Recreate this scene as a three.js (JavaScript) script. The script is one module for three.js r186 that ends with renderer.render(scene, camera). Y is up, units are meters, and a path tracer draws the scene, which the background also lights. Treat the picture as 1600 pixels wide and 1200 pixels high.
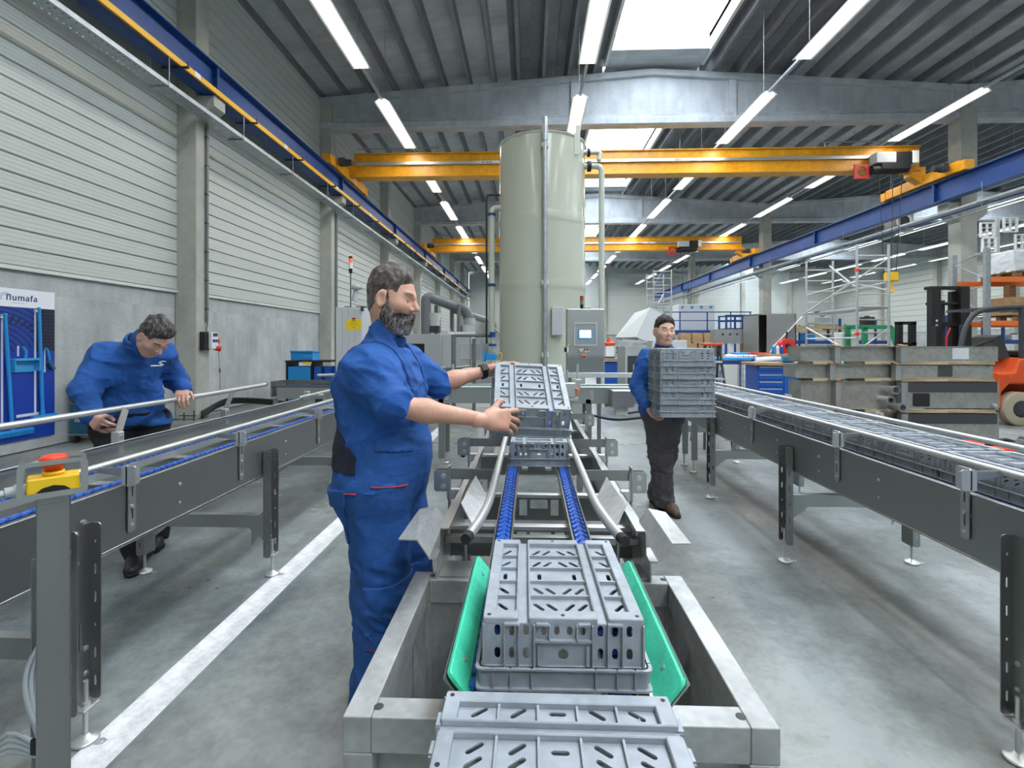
import * as THREE from 'three';
import { RoundedBoxGeometry } from 'three/addons/geometries/RoundedBoxGeometry.js';
import { mergeGeometries, mergeVertices, toCreasedNormals } from 'three/addons/utils/BufferGeometryUtils.js';
import { ConvexGeometry } from 'three/addons/geometries/ConvexGeometry.js';
import { RectAreaLightUniformsLib } from 'three/addons/lights/RectAreaLightUniformsLib.js';

// ------------------------------------------------------------------ camera, sky, exposure
const scene = new THREE.Scene();
const camera = new THREE.PerspectiveCamera(2 * Math.atan(600 / 767) * 180 / Math.PI, 4 / 3, 0.05, 400);
camera.position.set(0, 1.5, 0);
camera.rotation.y = 2.1 * Math.PI / 180;
camera.setViewOffset(1600, 1200, 0, 63, 1600, 1200);      // shift lens: verticals stay upright
scene.add(camera);
const SKY = 30.0, LAMP = 42, EXPOSURE = 0.52;
{ // a bright overcast sky, a little brighter overhead
  const w = 64, h = 32, d = new Float32Array(w * h * 4);
  for (let j = 0; j < h; j++) for (let i = 0; i < w; i++) {
    const up = Math.max(0, Math.sin((j + 0.5 - h / 2) / h * Math.PI)), k = (j * w + i) * 4, s = 0.62 + 0.38 * up;
    d[k] = 0.86 * s; d[k + 1] = 0.95 * s; d[k + 2] = 1.08 * s; d[k + 3] = 1;
  }
  const t = new THREE.DataTexture(d, w, h, THREE.RGBAFormat, THREE.FloatType);
  t.mapping = THREE.EquirectangularReflectionMapping; t.magFilter = t.minFilter = THREE.LinearFilter; t.needsUpdate = true;
  scene.background = t; scene.backgroundIntensity = SKY;
}
const renderer = new THREE.WebGLRenderer({ antialias: true });
renderer.toneMapping = THREE.LinearToneMapping;
renderer.toneMappingExposure = EXPOSURE;
renderer.shadowMap.enabled = true;
RectAreaLightUniformsLib.init();

// ------------------------------------------------------------------ helpers
function rng(seed) { let s = seed >>> 0; return () => { s = (s + 0x6D2B79F5) | 0; let t = Math.imul(s ^ (s >>> 15), 1 | s); t = (t + Math.imul(t ^ (t >>> 7), 61 | t)) ^ t; return ((t ^ (t >>> 14)) >>> 0) / 4294967296; }; }
const R = d => d * Math.PI / 180;
const V = (x, y, z) => new THREE.Vector3(x, y, z);
const lerp = (a, b, t) => a + (b - a) * t;
const clamp = (x, a = 0, b = 1) => Math.min(b, Math.max(a, x));
const sstep = (a, b, x) => { const t = clamp((x - a) / (b - a)); return t * t * (3 - 2 * t); };
// tileable value noise
function noiseGrid(n, seed) { const r = rng(seed), g = new Float32Array(n * n); for (let i = 0; i < n * n; i++) g[i] = r(); return g; }
function tileNoise(g, n, u, v) {
  const x = ((u % 1) + 1) % 1 * n, y = ((v % 1) + 1) % 1 * n, x0 = Math.floor(x), y0 = Math.floor(y);
  let fx = x - x0, fy = y - y0; fx = fx * fx * (3 - 2 * fx); fy = fy * fy * (3 - 2 * fy);
  const a = g[(y0 % n) * n + x0 % n], b = g[(y0 % n) * n + (x0 + 1) % n], c = g[((y0 + 1) % n) * n + x0 % n], d = g[((y0 + 1) % n) * n + (x0 + 1) % n];
  return lerp(lerp(a, b, fx), lerp(c, d, fx), fy);
}
function fbmTex(size, seed, octaves, fn, srgb = true) { // octaves: [cellsU, cellsV, weight]
  const gs = octaves.map((o, i) => { const n = Math.max(o[0], o[1]); return [noiseGrid(n, seed + i * 17), n, o]; });
  const d = new Uint8Array(size * size * 4), W = octaves.reduce((a, o) => a + o[2], 0);
  for (let j = 0; j < size; j++) for (let i = 0; i < size; i++) {
    let s = 0; const u = i / size, v = j / size, layers = [];
    for (const [g, n, o] of gs) { const t = tileNoise(g, n, u * o[0] / n, v * o[1] / n); layers.push(t); s += t * o[2]; }
    const c = fn(s / W, u, v, layers), k = (j * size + i) * 4;
    d[k] = clamp(c[0]) * 255; d[k + 1] = clamp(c[1]) * 255; d[k + 2] = clamp(c[2]) * 255; d[k + 3] = 255;
  }
  const t = new THREE.DataTexture(d, size, size); t.wrapS = t.wrapT = THREE.RepeatWrapping; t.magFilter = THREE.LinearFilter; t.minFilter = THREE.LinearMipmapLinearFilter; t.generateMipmaps = true;
  if (srgb) t.colorSpace = THREE.SRGBColorSpace; t.needsUpdate = true; return t;
}
const rep = (t, u, v) => { const c = t.clone(); c.repeat.set(u, v); c.needsUpdate = true; return c; };
const hex = h => new THREE.Color(h);

// geometry collector: parts are merged into one mesh per named part
function boxUV(g) {
  const p = g.attributes.position, n = g.attributes.normal, uv = new Float32Array(p.count * 2);
  for (let i = 0; i < p.count; i += 3) {
    let ax = 0, ay = 0, az = 0;
    for (let k = 0; k < 3; k++) { ax += Math.abs(n.getX(i + k)); ay += Math.abs(n.getY(i + k)); az += Math.abs(n.getZ(i + k)); }
    for (let k = 0; k < 3; k++) {
      const q = i + k, x = p.getX(q), y = p.getY(q), z = p.getZ(q);
      if (ay >= ax && ay >= az) { uv[q * 2] = z; uv[q * 2 + 1] = x; } else if (ax >= az) { uv[q * 2] = z; uv[q * 2 + 1] = y; } else { uv[q * 2] = x; uv[q * 2 + 1] = y; }
    }
  }
  g.setAttribute('uv', new THREE.BufferAttribute(uv, 2)); return g;
}
const M4 = new THREE.Matrix4(), Q = new THREE.Quaternion();
function place(g, x, y, z, rx = 0, ry = 0, rz = 0) { Q.setFromEuler(new THREE.Euler(rx, ry, rz)); M4.compose(V(x, y, z), Q, V(1, 1, 1)); g.applyMatrix4(M4); return g; }
function basisAlong(p0, p1, upHint) { // z axis along p0->p1
  const z = p1.clone().sub(p0).normalize(); let up = upHint || (Math.abs(z.y) > 0.95 ? V(1, 0, 0) : V(0, 1, 0));
  const x = new THREE.Vector3().crossVectors(up, z).normalize(), y = new THREE.Vector3().crossVectors(z, x);
  return new THREE.Matrix4().makeBasis(x, y, z);
}
class P {
  constructor() { this.g = []; }
  add(g) { g = g.index ? g.toNonIndexed() : g; for (const k of Object.keys(g.attributes)) if (k !== 'position' && k !== 'normal') g.deleteAttribute(k); this.g.push(g); return this; }
  box(w, h, l, x, y, z, b = 0, rx = 0, ry = 0, rz = 0) { return this.add(place(b ? new RoundedBoxGeometry(w, h, l, 1, b) : new THREE.BoxGeometry(w, h, l), x, y, z, rx, ry, rz)); }
  span(x0, x1, y0, y1, z0, z1, b = 0) { return this.box(Math.abs(x1 - x0), Math.abs(y1 - y0), Math.abs(z1 - z0), (x0 + x1) / 2, (y0 + y1) / 2, (z0 + z1) / 2, b); }
  cone(a, b, r0, r1, seg = 12, open = false) {
    a = V(...a); b = V(...b); const L = a.distanceTo(b), g = new THREE.CylinderGeometry(r1, r0, L, seg, 1, open); g.rotateX(Math.PI / 2); g.translate(0, 0, L / 2);
    g.applyMatrix4(basisAlong(a, b).setPosition(a)); return this.add(g);
  }
  bar(a, b, r, seg = 10) { return this.cone(a, b, r, r, seg); }
  beam(a, b, w, h, bev = 0, up) { a = V(...a); b = V(...b); const L = a.distanceTo(b), g = bev ? new RoundedBoxGeometry(w, h, L, 1, bev) : new THREE.BoxGeometry(w, h, L); g.translate(0, 0, L / 2); g.applyMatrix4(basisAlong(a, b, up).setPosition(a)); return this.add(g); }
  tube(pts, r, seg = 24, rs = 8, tension = 0.5) { const c = new THREE.CatmullRomCurve3(pts.map(p => V(...p)), false, 'catmullrom', tension); const g = new THREE.TubeGeometry(c, seg, r, rs); this.add(g);
    this.add(place(new THREE.SphereGeometry(r, rs, 4), ...pts[0])); return this.add(place(new THREE.SphereGeometry(r, rs, 4), ...pts[pts.length - 1])); }
  pipe(pts, r, bend = 0.08, rs = 12) { // straight runs with rounded elbows
    const P3 = pts.map(p => V(...p)), path = new THREE.CurvePath(); let cur = P3[0];
    for (let i = 1; i < P3.length - 1; i++) { const a = P3[i].clone().add(P3[i - 1].clone().sub(P3[i]).setLength(bend)), b = P3[i].clone().add(P3[i + 1].clone().sub(P3[i]).setLength(bend));
      this.bar(cur.toArray(), a.toArray(), r, rs); this.add(new THREE.TubeGeometry(new THREE.QuadraticBezierCurve3(a, P3[i], b), 6, r, rs)); cur = b; }
    return this.bar(cur.toArray(), P3[P3.length - 1].toArray(), r, rs);
  }
  sph(r, x, y, z, sx = 1, sy = 1, sz = 1, seg = 14) { const g = new THREE.SphereGeometry(r, seg, seg * 0.7 | 0); g.scale(sx, sy, sz); return this.add(place(g, x, y, z)); }
  lathe(pts, x = 0, y = 0, z = 0, seg = 20, rx = 0, rz = 0) { return this.add(place(new THREE.LatheGeometry(pts.map(p => new THREE.Vector2(...p)), seg), x, y, z, rx, 0, rz)); }
  // extrude outline (xy) by depth along z; m: placement
  ext(pts, depth, m = [0, 0, 0], holes = [], bevel = 0) {
    const s = pts instanceof THREE.Shape ? pts : new THREE.Shape(pts.map(p => new THREE.Vector2(...p)));
    for (const h of holes) s.holes.push(h instanceof THREE.Path ? h : new THREE.Path(h.map(p => new THREE.Vector2(...p))));
    const g = new THREE.ExtrudeGeometry(s, { depth: depth - 2 * bevel, bevelEnabled: bevel > 0, bevelThickness: bevel, bevelSize: bevel, bevelOffset: -bevel, bevelSegments: 1, curveSegments: 4 });
    if (bevel) g.translate(0, 0, bevel); return this.add(place(g, ...m));
  }
  geo() { return boxUV(mergeGeometries(this.g, false)); }
  mesh(name, mat, parent, extra) { const o = new THREE.Mesh(this.geo(), mat); return put(o, name, parent, extra); }
}
const slot = (cx, cy, L, w, ang = 0, seg = 3) => { // rounded slot outline
  const pts = [], r = w / 2, hl = L / 2 - r, c = Math.cos(ang), s = Math.sin(ang);
  for (let e = 0; e < 2; e++) for (let k = 0; k <= seg; k++) { const t = -Math.PI / 2 + Math.PI * k / seg + e * Math.PI, x = (e ? -hl : hl) + r * Math.cos(t), y = r * Math.sin(t); pts.push([cx + x * c - y * s, cy + x * s + y * c]); }
  return pts;
};
const circ = (cx, cy, r, n = 10) => Array.from({ length: n }, (_, k) => [cx + r * Math.cos(k / n * 2 * Math.PI), cy + r * Math.sin(k / n * 2 * Math.PI)]);
const rect = (x0, x1, y0, y1) => [[x0, y0], [x1, y0], [x1, y1], [x0, y1]];
const rrect = (x0, x1, y0, y1, r, n = 3) => { const o = []; for (const [cx, cy, a] of [[x1 - r, y0 + r, -90], [x1 - r, y1 - r, 0], [x0 + r, y1 - r, 90], [x0 + r, y0 + r, 180]]) for (let k = 0; k <= n; k++) { const t = R(a + 90 * k / n); o.push([cx + r * Math.cos(t), cy + r * Math.sin(t)]); } return o; };

// naming
const used = new Map();
function numbered(name) { const k = used.get(name) || 0; used.set(name, k + 1); return k ? `${name}_${String(k).padStart(3, '0')}` : name; }
function put(o, name, parent = scene, extra) {
  o.name = parent === scene ? numbered(name) : name; o.castShadow = o.receiveShadow = true;
  if (extra) Object.assign(o.userData, extra); parent.add(o); return o;
}
function thing(name, label, category, [x, y, z] = [0, 0, 0], ry = 0, group) {
  const o = new THREE.Group(); o.name = numbered(name); o.position.set(x, y, z); o.rotation.y = ry;
  o.userData = { label, category }; if (group) o.userData.group = group; scene.add(o); return o;
}
const L = (label, category, group) => group ? { label, category, group } : { label, category };
const ST = { kind: 'structure' };
function copyOf(src, [x, y, z], ry, label, group) { const r = src.clone(); r.name = numbered(src.name.replace(/_\d{3}$/, '')); r.position.set(x, y, z); if (ry !== undefined) r.rotation.y = ry; r.userData = { ...src.userData, label }; if (group) r.userData.group = group; scene.add(r); return r; }
const inst = (geo, mat, name, parent, pos, rot, extra) => { const m = new THREE.Mesh(geo, mat); m.position.set(...pos); if (rot) m.rotation.set(...rot); return put(m, name, parent, extra); };

// ------------------------------------------------------------------ materials
const T = {};
T.conc = fbmTex(512, 11, [[3, 3, 3], [8, 8, 2], [24, 24, 1.2], [90, 90, 0.8], [200, 200, 0.6]], s => { const v = 0.88 + (s - 0.5) * 0.34; return [v, v, v * 0.995]; });
T.concB = fbmTex(256, 12, [[30, 30, 1], [90, 90, 1]], s => [s, s, s], false);
T.cast = fbmTex(512, 21, [[4, 3, 2.5], [24, 3, 1], [14, 10, 1.2], [100, 100, 1]], s => { const v = 0.90 + (s - 0.5) * 0.32; return [v, v, v]; });
T.brush = fbmTex(256, 31, [[2, 120, 2], [4, 250, 2], [3, 3, 1]], s => { const v = 0.85 + (s - 0.5) * 0.22; return [v, v, v]; }, false);
T.rough = fbmTex(256, 41, [[4, 4, 2], [16, 16, 1], [60, 60, 1]], s => { const v = 0.8 + (s - 0.5) * 0.35; return [v, v, v]; }, false);
T.weave = (() => { const n = 128, d = new Uint8Array(n * n * 4), r = rng(5); for (let j = 0; j < n; j++) for (let i = 0; i < n; i++) { const k = (j * n + i) * 4, v = 128 + 70 * Math.sin((i + j) / n * 2 * Math.PI * 16) + 40 * Math.sin(i / n * 2 * Math.PI * 32) + (r() - 0.5) * 60; d[k] = d[k + 1] = d[k + 2] = clamp(v, 0, 255); d[k + 3] = 255; } const t = new THREE.DataTexture(d, n, n); t.wrapS = t.wrapT = THREE.RepeatWrapping; t.magFilter = THREE.LinearFilter; t.needsUpdate = true; return t; })();
T.cloth = fbmTex(256, 51, [[6, 6, 2], [20, 20, 1.4], [90, 90, 1.6]], s => { const v = 0.92 + (s - 0.5) * 0.26; return [v, v, v]; });
T.dirty = fbmTex(512, 61, [[4, 4, 2], [12, 12, 2], [40, 40, 1.5], [130, 130, 1]], s => { const v = 0.92 + (s - 0.5) * 0.3; return [v, v, v]; });
T.floor = fbmTex(1024, 71, [[2, 2, 2.2], [5, 5, 2.2], [13, 13, 1.8], [40, 40, 1.3], [140, 140, 0.9], [400, 400, 0.8]], (s, u, v, l) => { let b = 0.85 + (s - 0.5) * 1.05; if (l[3] > 0.86) b -= (l[3] - 0.86) * 0.5; const w = (l[1] - 0.5) * 0.035; return [b + w, b + 0.004, b - w * 1.2]; });
T.floorR = fbmTex(512, 81, [[4, 4, 2], [11, 11, 2], [50, 50, 1]], s => { const v = 0.62 + (s - 0.5) * 0.7; return [v, v, v]; }, false);
T.wood = fbmTex(256, 91, [[2, 30, 2], [4, 90, 2], [5, 5, 1]], s => { const v = 0.8 + (s - 0.5) * 0.7; return [v, v * 0.97, v * 0.93]; });
const std = (color, rough, metal = 0, o = {}) => new THREE.MeshStandardMaterial({ color: hex(color), roughness: rough, metalness: metal, ...o });
const M = {
  floor: std(0x929998, 0.62, 0, { map: rep(T.floor, 1 / 7, 1 / 7), roughnessMap: rep(T.floorR, 1 / 3, 1 / 3), bumpMap: rep(T.concB, 1, 1), bumpScale: 0.0006 }),
  cast: std(0xcdd3d6, 0.85, 0, { map: rep(T.cast, 1 / 3, 1 / 3), bumpMap: rep(T.concB, 1, 1), bumpScale: 0.001 }),
  wallConc: std(0xc0c6c6, 0.8, 0, { map: rep(T.cast, 1 / 2.2, 1 / 2.2), bumpMap: rep(T.concB, 1, 1), bumpScale: 0.001 }),
  column: std(0xc2c5bc, 0.8, 0, { map: rep(T.conc, 1 / 4, 1 / 4), bumpMap: rep(T.concB, 1, 1), bumpScale: 0.0008 }),
  roofSlab: std(0x858b8f, 0.88, 0, { map: rep(T.cast, 1 / 4, 1 / 4) }),
  clad: std(0xc2c9c4, 0.36, 0.0),
  trim: std(0xcfd4d0, 0.5, 0.1),
  steel: std(0xb6b9b8, 0.46, 0.93, { roughnessMap: rep(T.brush, 1.2, 3) }),
  steelDark: std(0x9a9c9b, 0.44, 0.95, { roughnessMap: rep(T.brush, 1.2, 3) }),
  steelBright: std(0xd6d9d9, 0.5, 0.9, { roughnessMap: rep(T.brush, 1.5, 3) }),
  steelMatt: std(0xc6c9c7, 0.8, 0.75, { roughnessMap: rep(T.rough, 1, 1), map: rep(T.cloth, 0.7, 0.7) }),
  zinc: std(0xb9c2c6, 0.48, 0.8, { map: rep(T.dirty, 3, 3) }),
  alu: std(0xd5d9da, 0.38, 0.9),
  black: std(0x17181a, 0.55), rubber: std(0x232323, 0.8), darkGrey: std(0x3a3d40, 0.6),
  crate: std(0xa6afb7, 0.42, 0, { map: rep(T.cloth, 0.7, 0.7), bumpMap: rep(T.concB, 6, 6), bumpScale: 0.0003 }),
  blueChain: std(0x245fc4, 0.42), green: std(0x4fe0b4, 0.36, 0, { map: rep(T.cloth, 2, 2) }),
  railBlue: std(0x1b4c94, 0.42, 0, { map: rep(T.dirty, 0.6, 0.6) }), craneYellow: std(0xf5ac20, 0.36, 0, { map: rep(T.dirty, 0.5, 0.5) }), condYellow: std(0xf0b81e, 0.45),
  tank: std(0xb9beae, 0.14, 0), tankPipe: std(0xc0c6bb, 0.3),
  white: std(0xe9ecec, 0.5), greyPaint: std(0xb9bec1, 0.5), greyPipe: std(0x6d7376, 0.42), cabinet: std(0xc9cecf, 0.5),
  benchBlue: std(0x1d58b4, 0.45), darkBlue: std(0x123f7a, 0.5), lightBlue: std(0x3d9bd8, 0.45), cyanBlue: std(0x1f8fd6, 0.45),
  red: std(0xc8281e, 0.4), orangeRed: std(0xe2481f, 0.4), yellow: std(0xf0c41c, 0.45), orange: std(0xe8742a, 0.5), forkOrange: std(0xe85a22, 0.42, 0, { map: rep(T.dirty, 1.5, 1.5) }),
  greenPaint: std(0x2f9b6b, 0.45), frameSteel: std(0xb2b3ac, 0.6, 0.75, { roughnessMap: rep(T.rough, 1, 1), map: rep(T.cloth, 1.2, 1.2) }), wood: std(0xd6c5a3, 0.75, 0, { map: rep(T.wood, 1, 3) }), cardboard: std(0xb8956b, 0.85, 0, { map: rep(T.dirty, 2, 2) }), palletWood: std(0x9c7c58, 0.85, 0, { map: rep(T.wood, 2, 5) }),
  line: std(0xf0f2f1, 0.55, 0, { map: rep(T.cloth, 3, 3) }), cable: std(0xaab3b6, 0.5), plasticWhite: std(0xe5e7e2, 0.5),
  film: std(0xdfe6e8, 0.2), teal: std(0x25607c, 0.5),
};
// ------------------------------------------------------------------ the hall
const BAY = 6.6, C0 = 3.05;                           // wall columns every 6.6 m, roof beams every second one
const XL = -7.0, XC = 13.85, XR = 34.5, ZB = 9.5, ZF = -56.6;   // left wall, row of inner columns, right wall, back wall behind the camera, far wall
const roofY = x => x < XC ? 10.42 - Math.abs(x - 4.0) * 0.068 : 10.42 - Math.abs(x - 24.2) * 0.068;  // top of the roof beams
{ // floor slab with slow changes of tone in the cement
  const g = new THREE.PlaneGeometry(XR - XL + 0.6, ZB - ZF + 0.4, 90, 130); g.rotateX(-Math.PI / 2); g.translate((XL + XR) / 2, 0, (ZB + ZF) / 2);
  const ng = noiseGrid(32, 7), p = g.attributes.position, col = new Float32Array(p.count * 3), uv = g.attributes.uv;
  for (let i = 0; i < p.count; i++) { const x = p.getX(i), z = p.getZ(i); uv.setXY(i, x, z);
    const n = tileNoise(ng, 32, x / 60, z / 60) * 0.6 + tileNoise(ng, 32, x / 23, z / 31) * 0.4, v = 0.90 + (n - 0.5) * 0.26; col[i * 3] = v * (1 + (n - 0.5) * 0.03); col[i * 3 + 1] = v; col[i * 3 + 2] = v * (1 - (n - 0.5) * 0.04); }
  g.setAttribute('color', new THREE.BufferAttribute(col, 3));
  M.floor.vertexColors = true;
  put(new THREE.Mesh(g, M.floor), 'floor', scene, ST);
  new P().span(XL - 0.3, XR + 0.3, -0.25, -0.012, ZB + 0.2, ZF - 0.2).mesh('floor_base', M.cast, scene, ST);
}
// painted floor marking
new P().span(-1.655, -1.50, 0.0006, 0.0026, -0.9, -9.6).mesh('floor_marking', M.line, scene, { ...L('long white painted line on the concrete floor beside the left conveyor', 'floor line') });
// ---- left wall: concrete plinth panels, cladding cassettes, columns
const wallL = new THREE.Group(); wallL.name = 'wall_left'; wallL.userData = ST; scene.add(wallL);
const bays = []; for (let k = -2; k < 8; k++) bays.push([-(C0 + k * BAY + 0.2), -(C0 + (k + 1) * BAY - 0.2)]);
const profile = (h, deep) => { // horizontal cassette: section in (depth, height), joint recessed
  const o = [[-0.1, 0.004], [0.0, 0.004], [deep, 0.016]]; for (let i = 1; i < 4; i++) { const y = h * i / 4; o.push([deep, y - 0.006], [deep - 0.004, y], [deep, y + 0.006]); } o.push([deep, h - 0.016], [0, h - 0.004], [-0.1, h - 0.004]); return o; };
function cladGeo(h, len, deep = 0.028) { const g = new P(); g.ext(profile(h, deep), len); const q = g.geo(); return q; }
const panelH = 0.25, cladY0 = 2.56, cladN = 29;
const cladG = cladGeo(panelH, BAY - 0.4);
const cladTones = [0, 1, 2].map(k => { const m = M.clad.clone(); m.color.multiplyScalar([1, 0.975, 0.95][k]); return m; });
const rc = rng(3);
bays.forEach(([z0, z1], b) => {
  new P().span(XL - 0.2, XL, 0.012, 2.5, z0 - 0.012, z1 + 0.012, 0.008).mesh('concrete_panel', M.wallConc, wallL);
  new P().span(XL - 0.1, XL + 0.06, 2.5, 2.555, z0, z1, 0.006).mesh('sill_flashing', M.trim, wallL);
  if (b >= 2 && b <= 5) for (let i = 0; i < cladN; i++) inst(cladG, cladTones[rc() * 3 | 0], 'cladding_panel', wallL, [XL, cladY0 + i * panelH, z1]);
  else { const g = new P(); for (let i = 0; i < cladN; i++) g.add(place(cladG.clone(), XL, cladY0 + i * panelH, z1)); g.mesh('cladding_panels', M.clad, wallL, { kind: 'stuff' }); }
});
new P().span(XL - 0.35, XL - 0.1, -0.2, 11.4, ZB, ZF).mesh('outer_skin', M.clad, wallL);
for (let k = -2; k <= 8; k++) { const z = -(C0 + k * BAY);
  if (k < 8) new P().box(0.44, 9.62, 0.4, XL + 0.2, 4.81, z, 0.02).mesh('concrete_column', M.column, scene, { ...ST });
}
// far, right and back walls
const wallSet = (name, parts) => { const g = new THREE.Group(); g.name = name; g.userData = ST; scene.add(g); parts(g); };
wallSet('wall_far', g => {
  new P().span(XL, XR, 0, 2.5, ZF, ZF - 0.2).mesh('concrete_panel', M.wallConc, g);
  const c = new P(); for (let i = 0; i < 14; i++) { const q = cladGeo(0.5, XR - XL, 0.04); c.add(place(q, XL, 2.52 + i * 0.5, ZF, 0, Math.PI / 2, 0)); }
  const geo = c.geo(); geo.computeBoundingBox(); const m = new THREE.Mesh(geo, M.clad); put(m, 'cladding_panels', g, { kind: 'stuff' });
  new P().span(XL - 0.3, XR + 0.3, -0.2, 11.4, ZF - 0.2, ZF - 0.4).mesh('outer_skin', M.clad, g);
  for (const x of [-2, 3.2, 8.5, 18.8, 24, 29.2]) new P().box(0.4, 9.6, 0.4, x, 4.8, ZF + 0.2, 0.02).mesh('wall_column', M.column, g);
});
wallSet('wall_right', g => {
  new P().span(XR, XR + 0.2, 0, 2.5, ZB, ZF).mesh('concrete_panel', M.wallConc, g);
  const c = new P(); for (let i = 0; i < 14; i++) { const q = cladGeo(0.5, ZB - ZF, 0.04); q.rotateY(Math.PI); c.add(place(q, XR, 2.52 + i * 0.5, ZB)); } c.mesh('cladding_panels', M.clad, g, { kind: 'stuff' });
  new P().span(XR + 0.15, XR + 0.35, -0.2, 11.4, ZB, ZF).mesh('outer_skin', M.clad, g);
  for (let k = 0; k < 8; k++) new P().box(0.4, 9.6, 0.4, XR - 0.2, 4.8, -(C0 + k * BAY), 0.02).mesh('wall_column', M.column, g);
});
new P().span(XL - 0.3, XR + 0.3, 0, 11.4, ZB + 0.25, ZB).mesh('wall_back', M.clad, scene, ST);
// inner columns between the two halls (every second bay) with crane corbels
for (let k = -2; k < 8; k += 1) { const z = -(C0 + k * BAY); if (k % 2) if (k < 1 || k > 1) { continue; }
  const g = new THREE.Group(); g.name = numbered('concrete_column'); g.userData = ST; g.position.set(XC, 0, z); if (k === 1) { continue; } scene.add(g);
  new P().box(0.5, 9.0, 0.5, 0, 4.5, 0, 0.02).mesh('shaft', M.column, g);
  new P().ext([[-0.25, 5.35], [-0.25, 5.98], [-0.62, 5.98], [-0.62, 5.62]], 0.4, [0, 0, -0.2], [], 0.015).mesh('corbel', M.column, g);
  new P().ext([[0.25, 5.35], [0.62, 5.62], [0.62, 5.98], [0.25, 5.98]], 0.4, [0, 0, -0.2], [], 0.015).mesh('corbel', M.column, g);
}
// roof beams: gabled concrete I girders across both halls
function roofBeam(xa, xb, z) {
  const g = new THREE.Group(); g.name = numbered('roof_beam'); g.userData = ST; scene.add(g); const xm = xa < 0 ? 4.0 : 24.2, yb = 8.63;
  const top = x => roofY(Math.min(Math.max(x, xa), xb));
  new P().ext([[xa, yb + 0.26], [xb, yb + 0.26], [xb, top(xb) - 0.18], [xm, top(xm) - 0.18], [xa, top(xa) - 0.18]], 0.16, [0, 0, z - 0.08]).mesh('web', M.cast, g);
  new P().ext([[xa, yb], [xb, yb], [xb, yb + 0.22], [xa, yb + 0.22]], 0.42, [0, 0, z - 0.21], [], 0.02).ext([[xa, yb + 0.2], [xb, yb + 0.2], [xb, yb + 0.28], [xa, yb + 0.28]], 0.24, [0, 0, z - 0.12], [], 0.03).mesh('bottom_flange', M.cast, g);
  new P().ext([[xa, top(xa) - 0.2], [xm, top(xm) - 0.2], [xb, top(xb) - 0.2], [xb, top(xb)], [xm, top(xm)], [xa, top(xa)]], 0.42, [0, 0, z - 0.21], [], 0.015).mesh('top_flange', M.cast, g);
  for (const x of [xa + 0.2, xm - 2.55, xm + 2.55, xb - 0.2]) new P().span(x - 0.12, x + 0.12, yb + 0.2, top(x) - 0.18, z - 0.15, z + 0.15, 0.01).mesh('stiffener', M.cast, g);
}
const beamZ = []; for (let k = -2; k <= 8; k += 2) beamZ.push(-(C0 + k * BAY));   // 10.15, -3.05, -16.25, ...
for (const z of beamZ) if (z < ZB && z > ZF + 1) { roofBeam(XL + 0.02, XC, z); roofBeam(XC + 0.01, XR - 0.3, z); }
// ceiling: ribbed concrete slabs side by side on the beams, skylight strip along the ridge
const ceil = new THREE.Group(); ceil.name = 'ceiling'; ceil.userData = ST; scene.add(ceil);
const SLABW = 1.64, skyHalf = 1.5;
function slabGeo(len, w = SLABW) { // two ribs under a plate, origin on the beam top
  const g = new P(), h = 0.44; g.ext([[-w / 2 + 0.006, h], [-w / 2 + 0.006, h - 0.02], [-w / 4 - 0.10, h - 0.05], [-w / 4 - 0.05, 0.0], [-w / 4 + 0.05, 0.0], [-w / 4 + 0.10, h - 0.05], [w / 4 - 0.10, h - 0.05], [w / 4 - 0.05, 0], [w / 4 + 0.05, 0], [w / 4 + 0.10, h - 0.05], [w / 2 - 0.006, h - 0.02], [w / 2 - 0.006, h], [w / 2 - 0.006, h + 0.08], [-w / 2 + 0.006, h + 0.08]], len); return g.geo(); }
const slabCache = new Map();
const slabTones = [0, 1, 2].map(k => { const m = M.roofSlab.clone(); m.color.multiplyScalar([1, 0.9, 1.06][k]); return m; });
const rs = rng(9);
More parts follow.
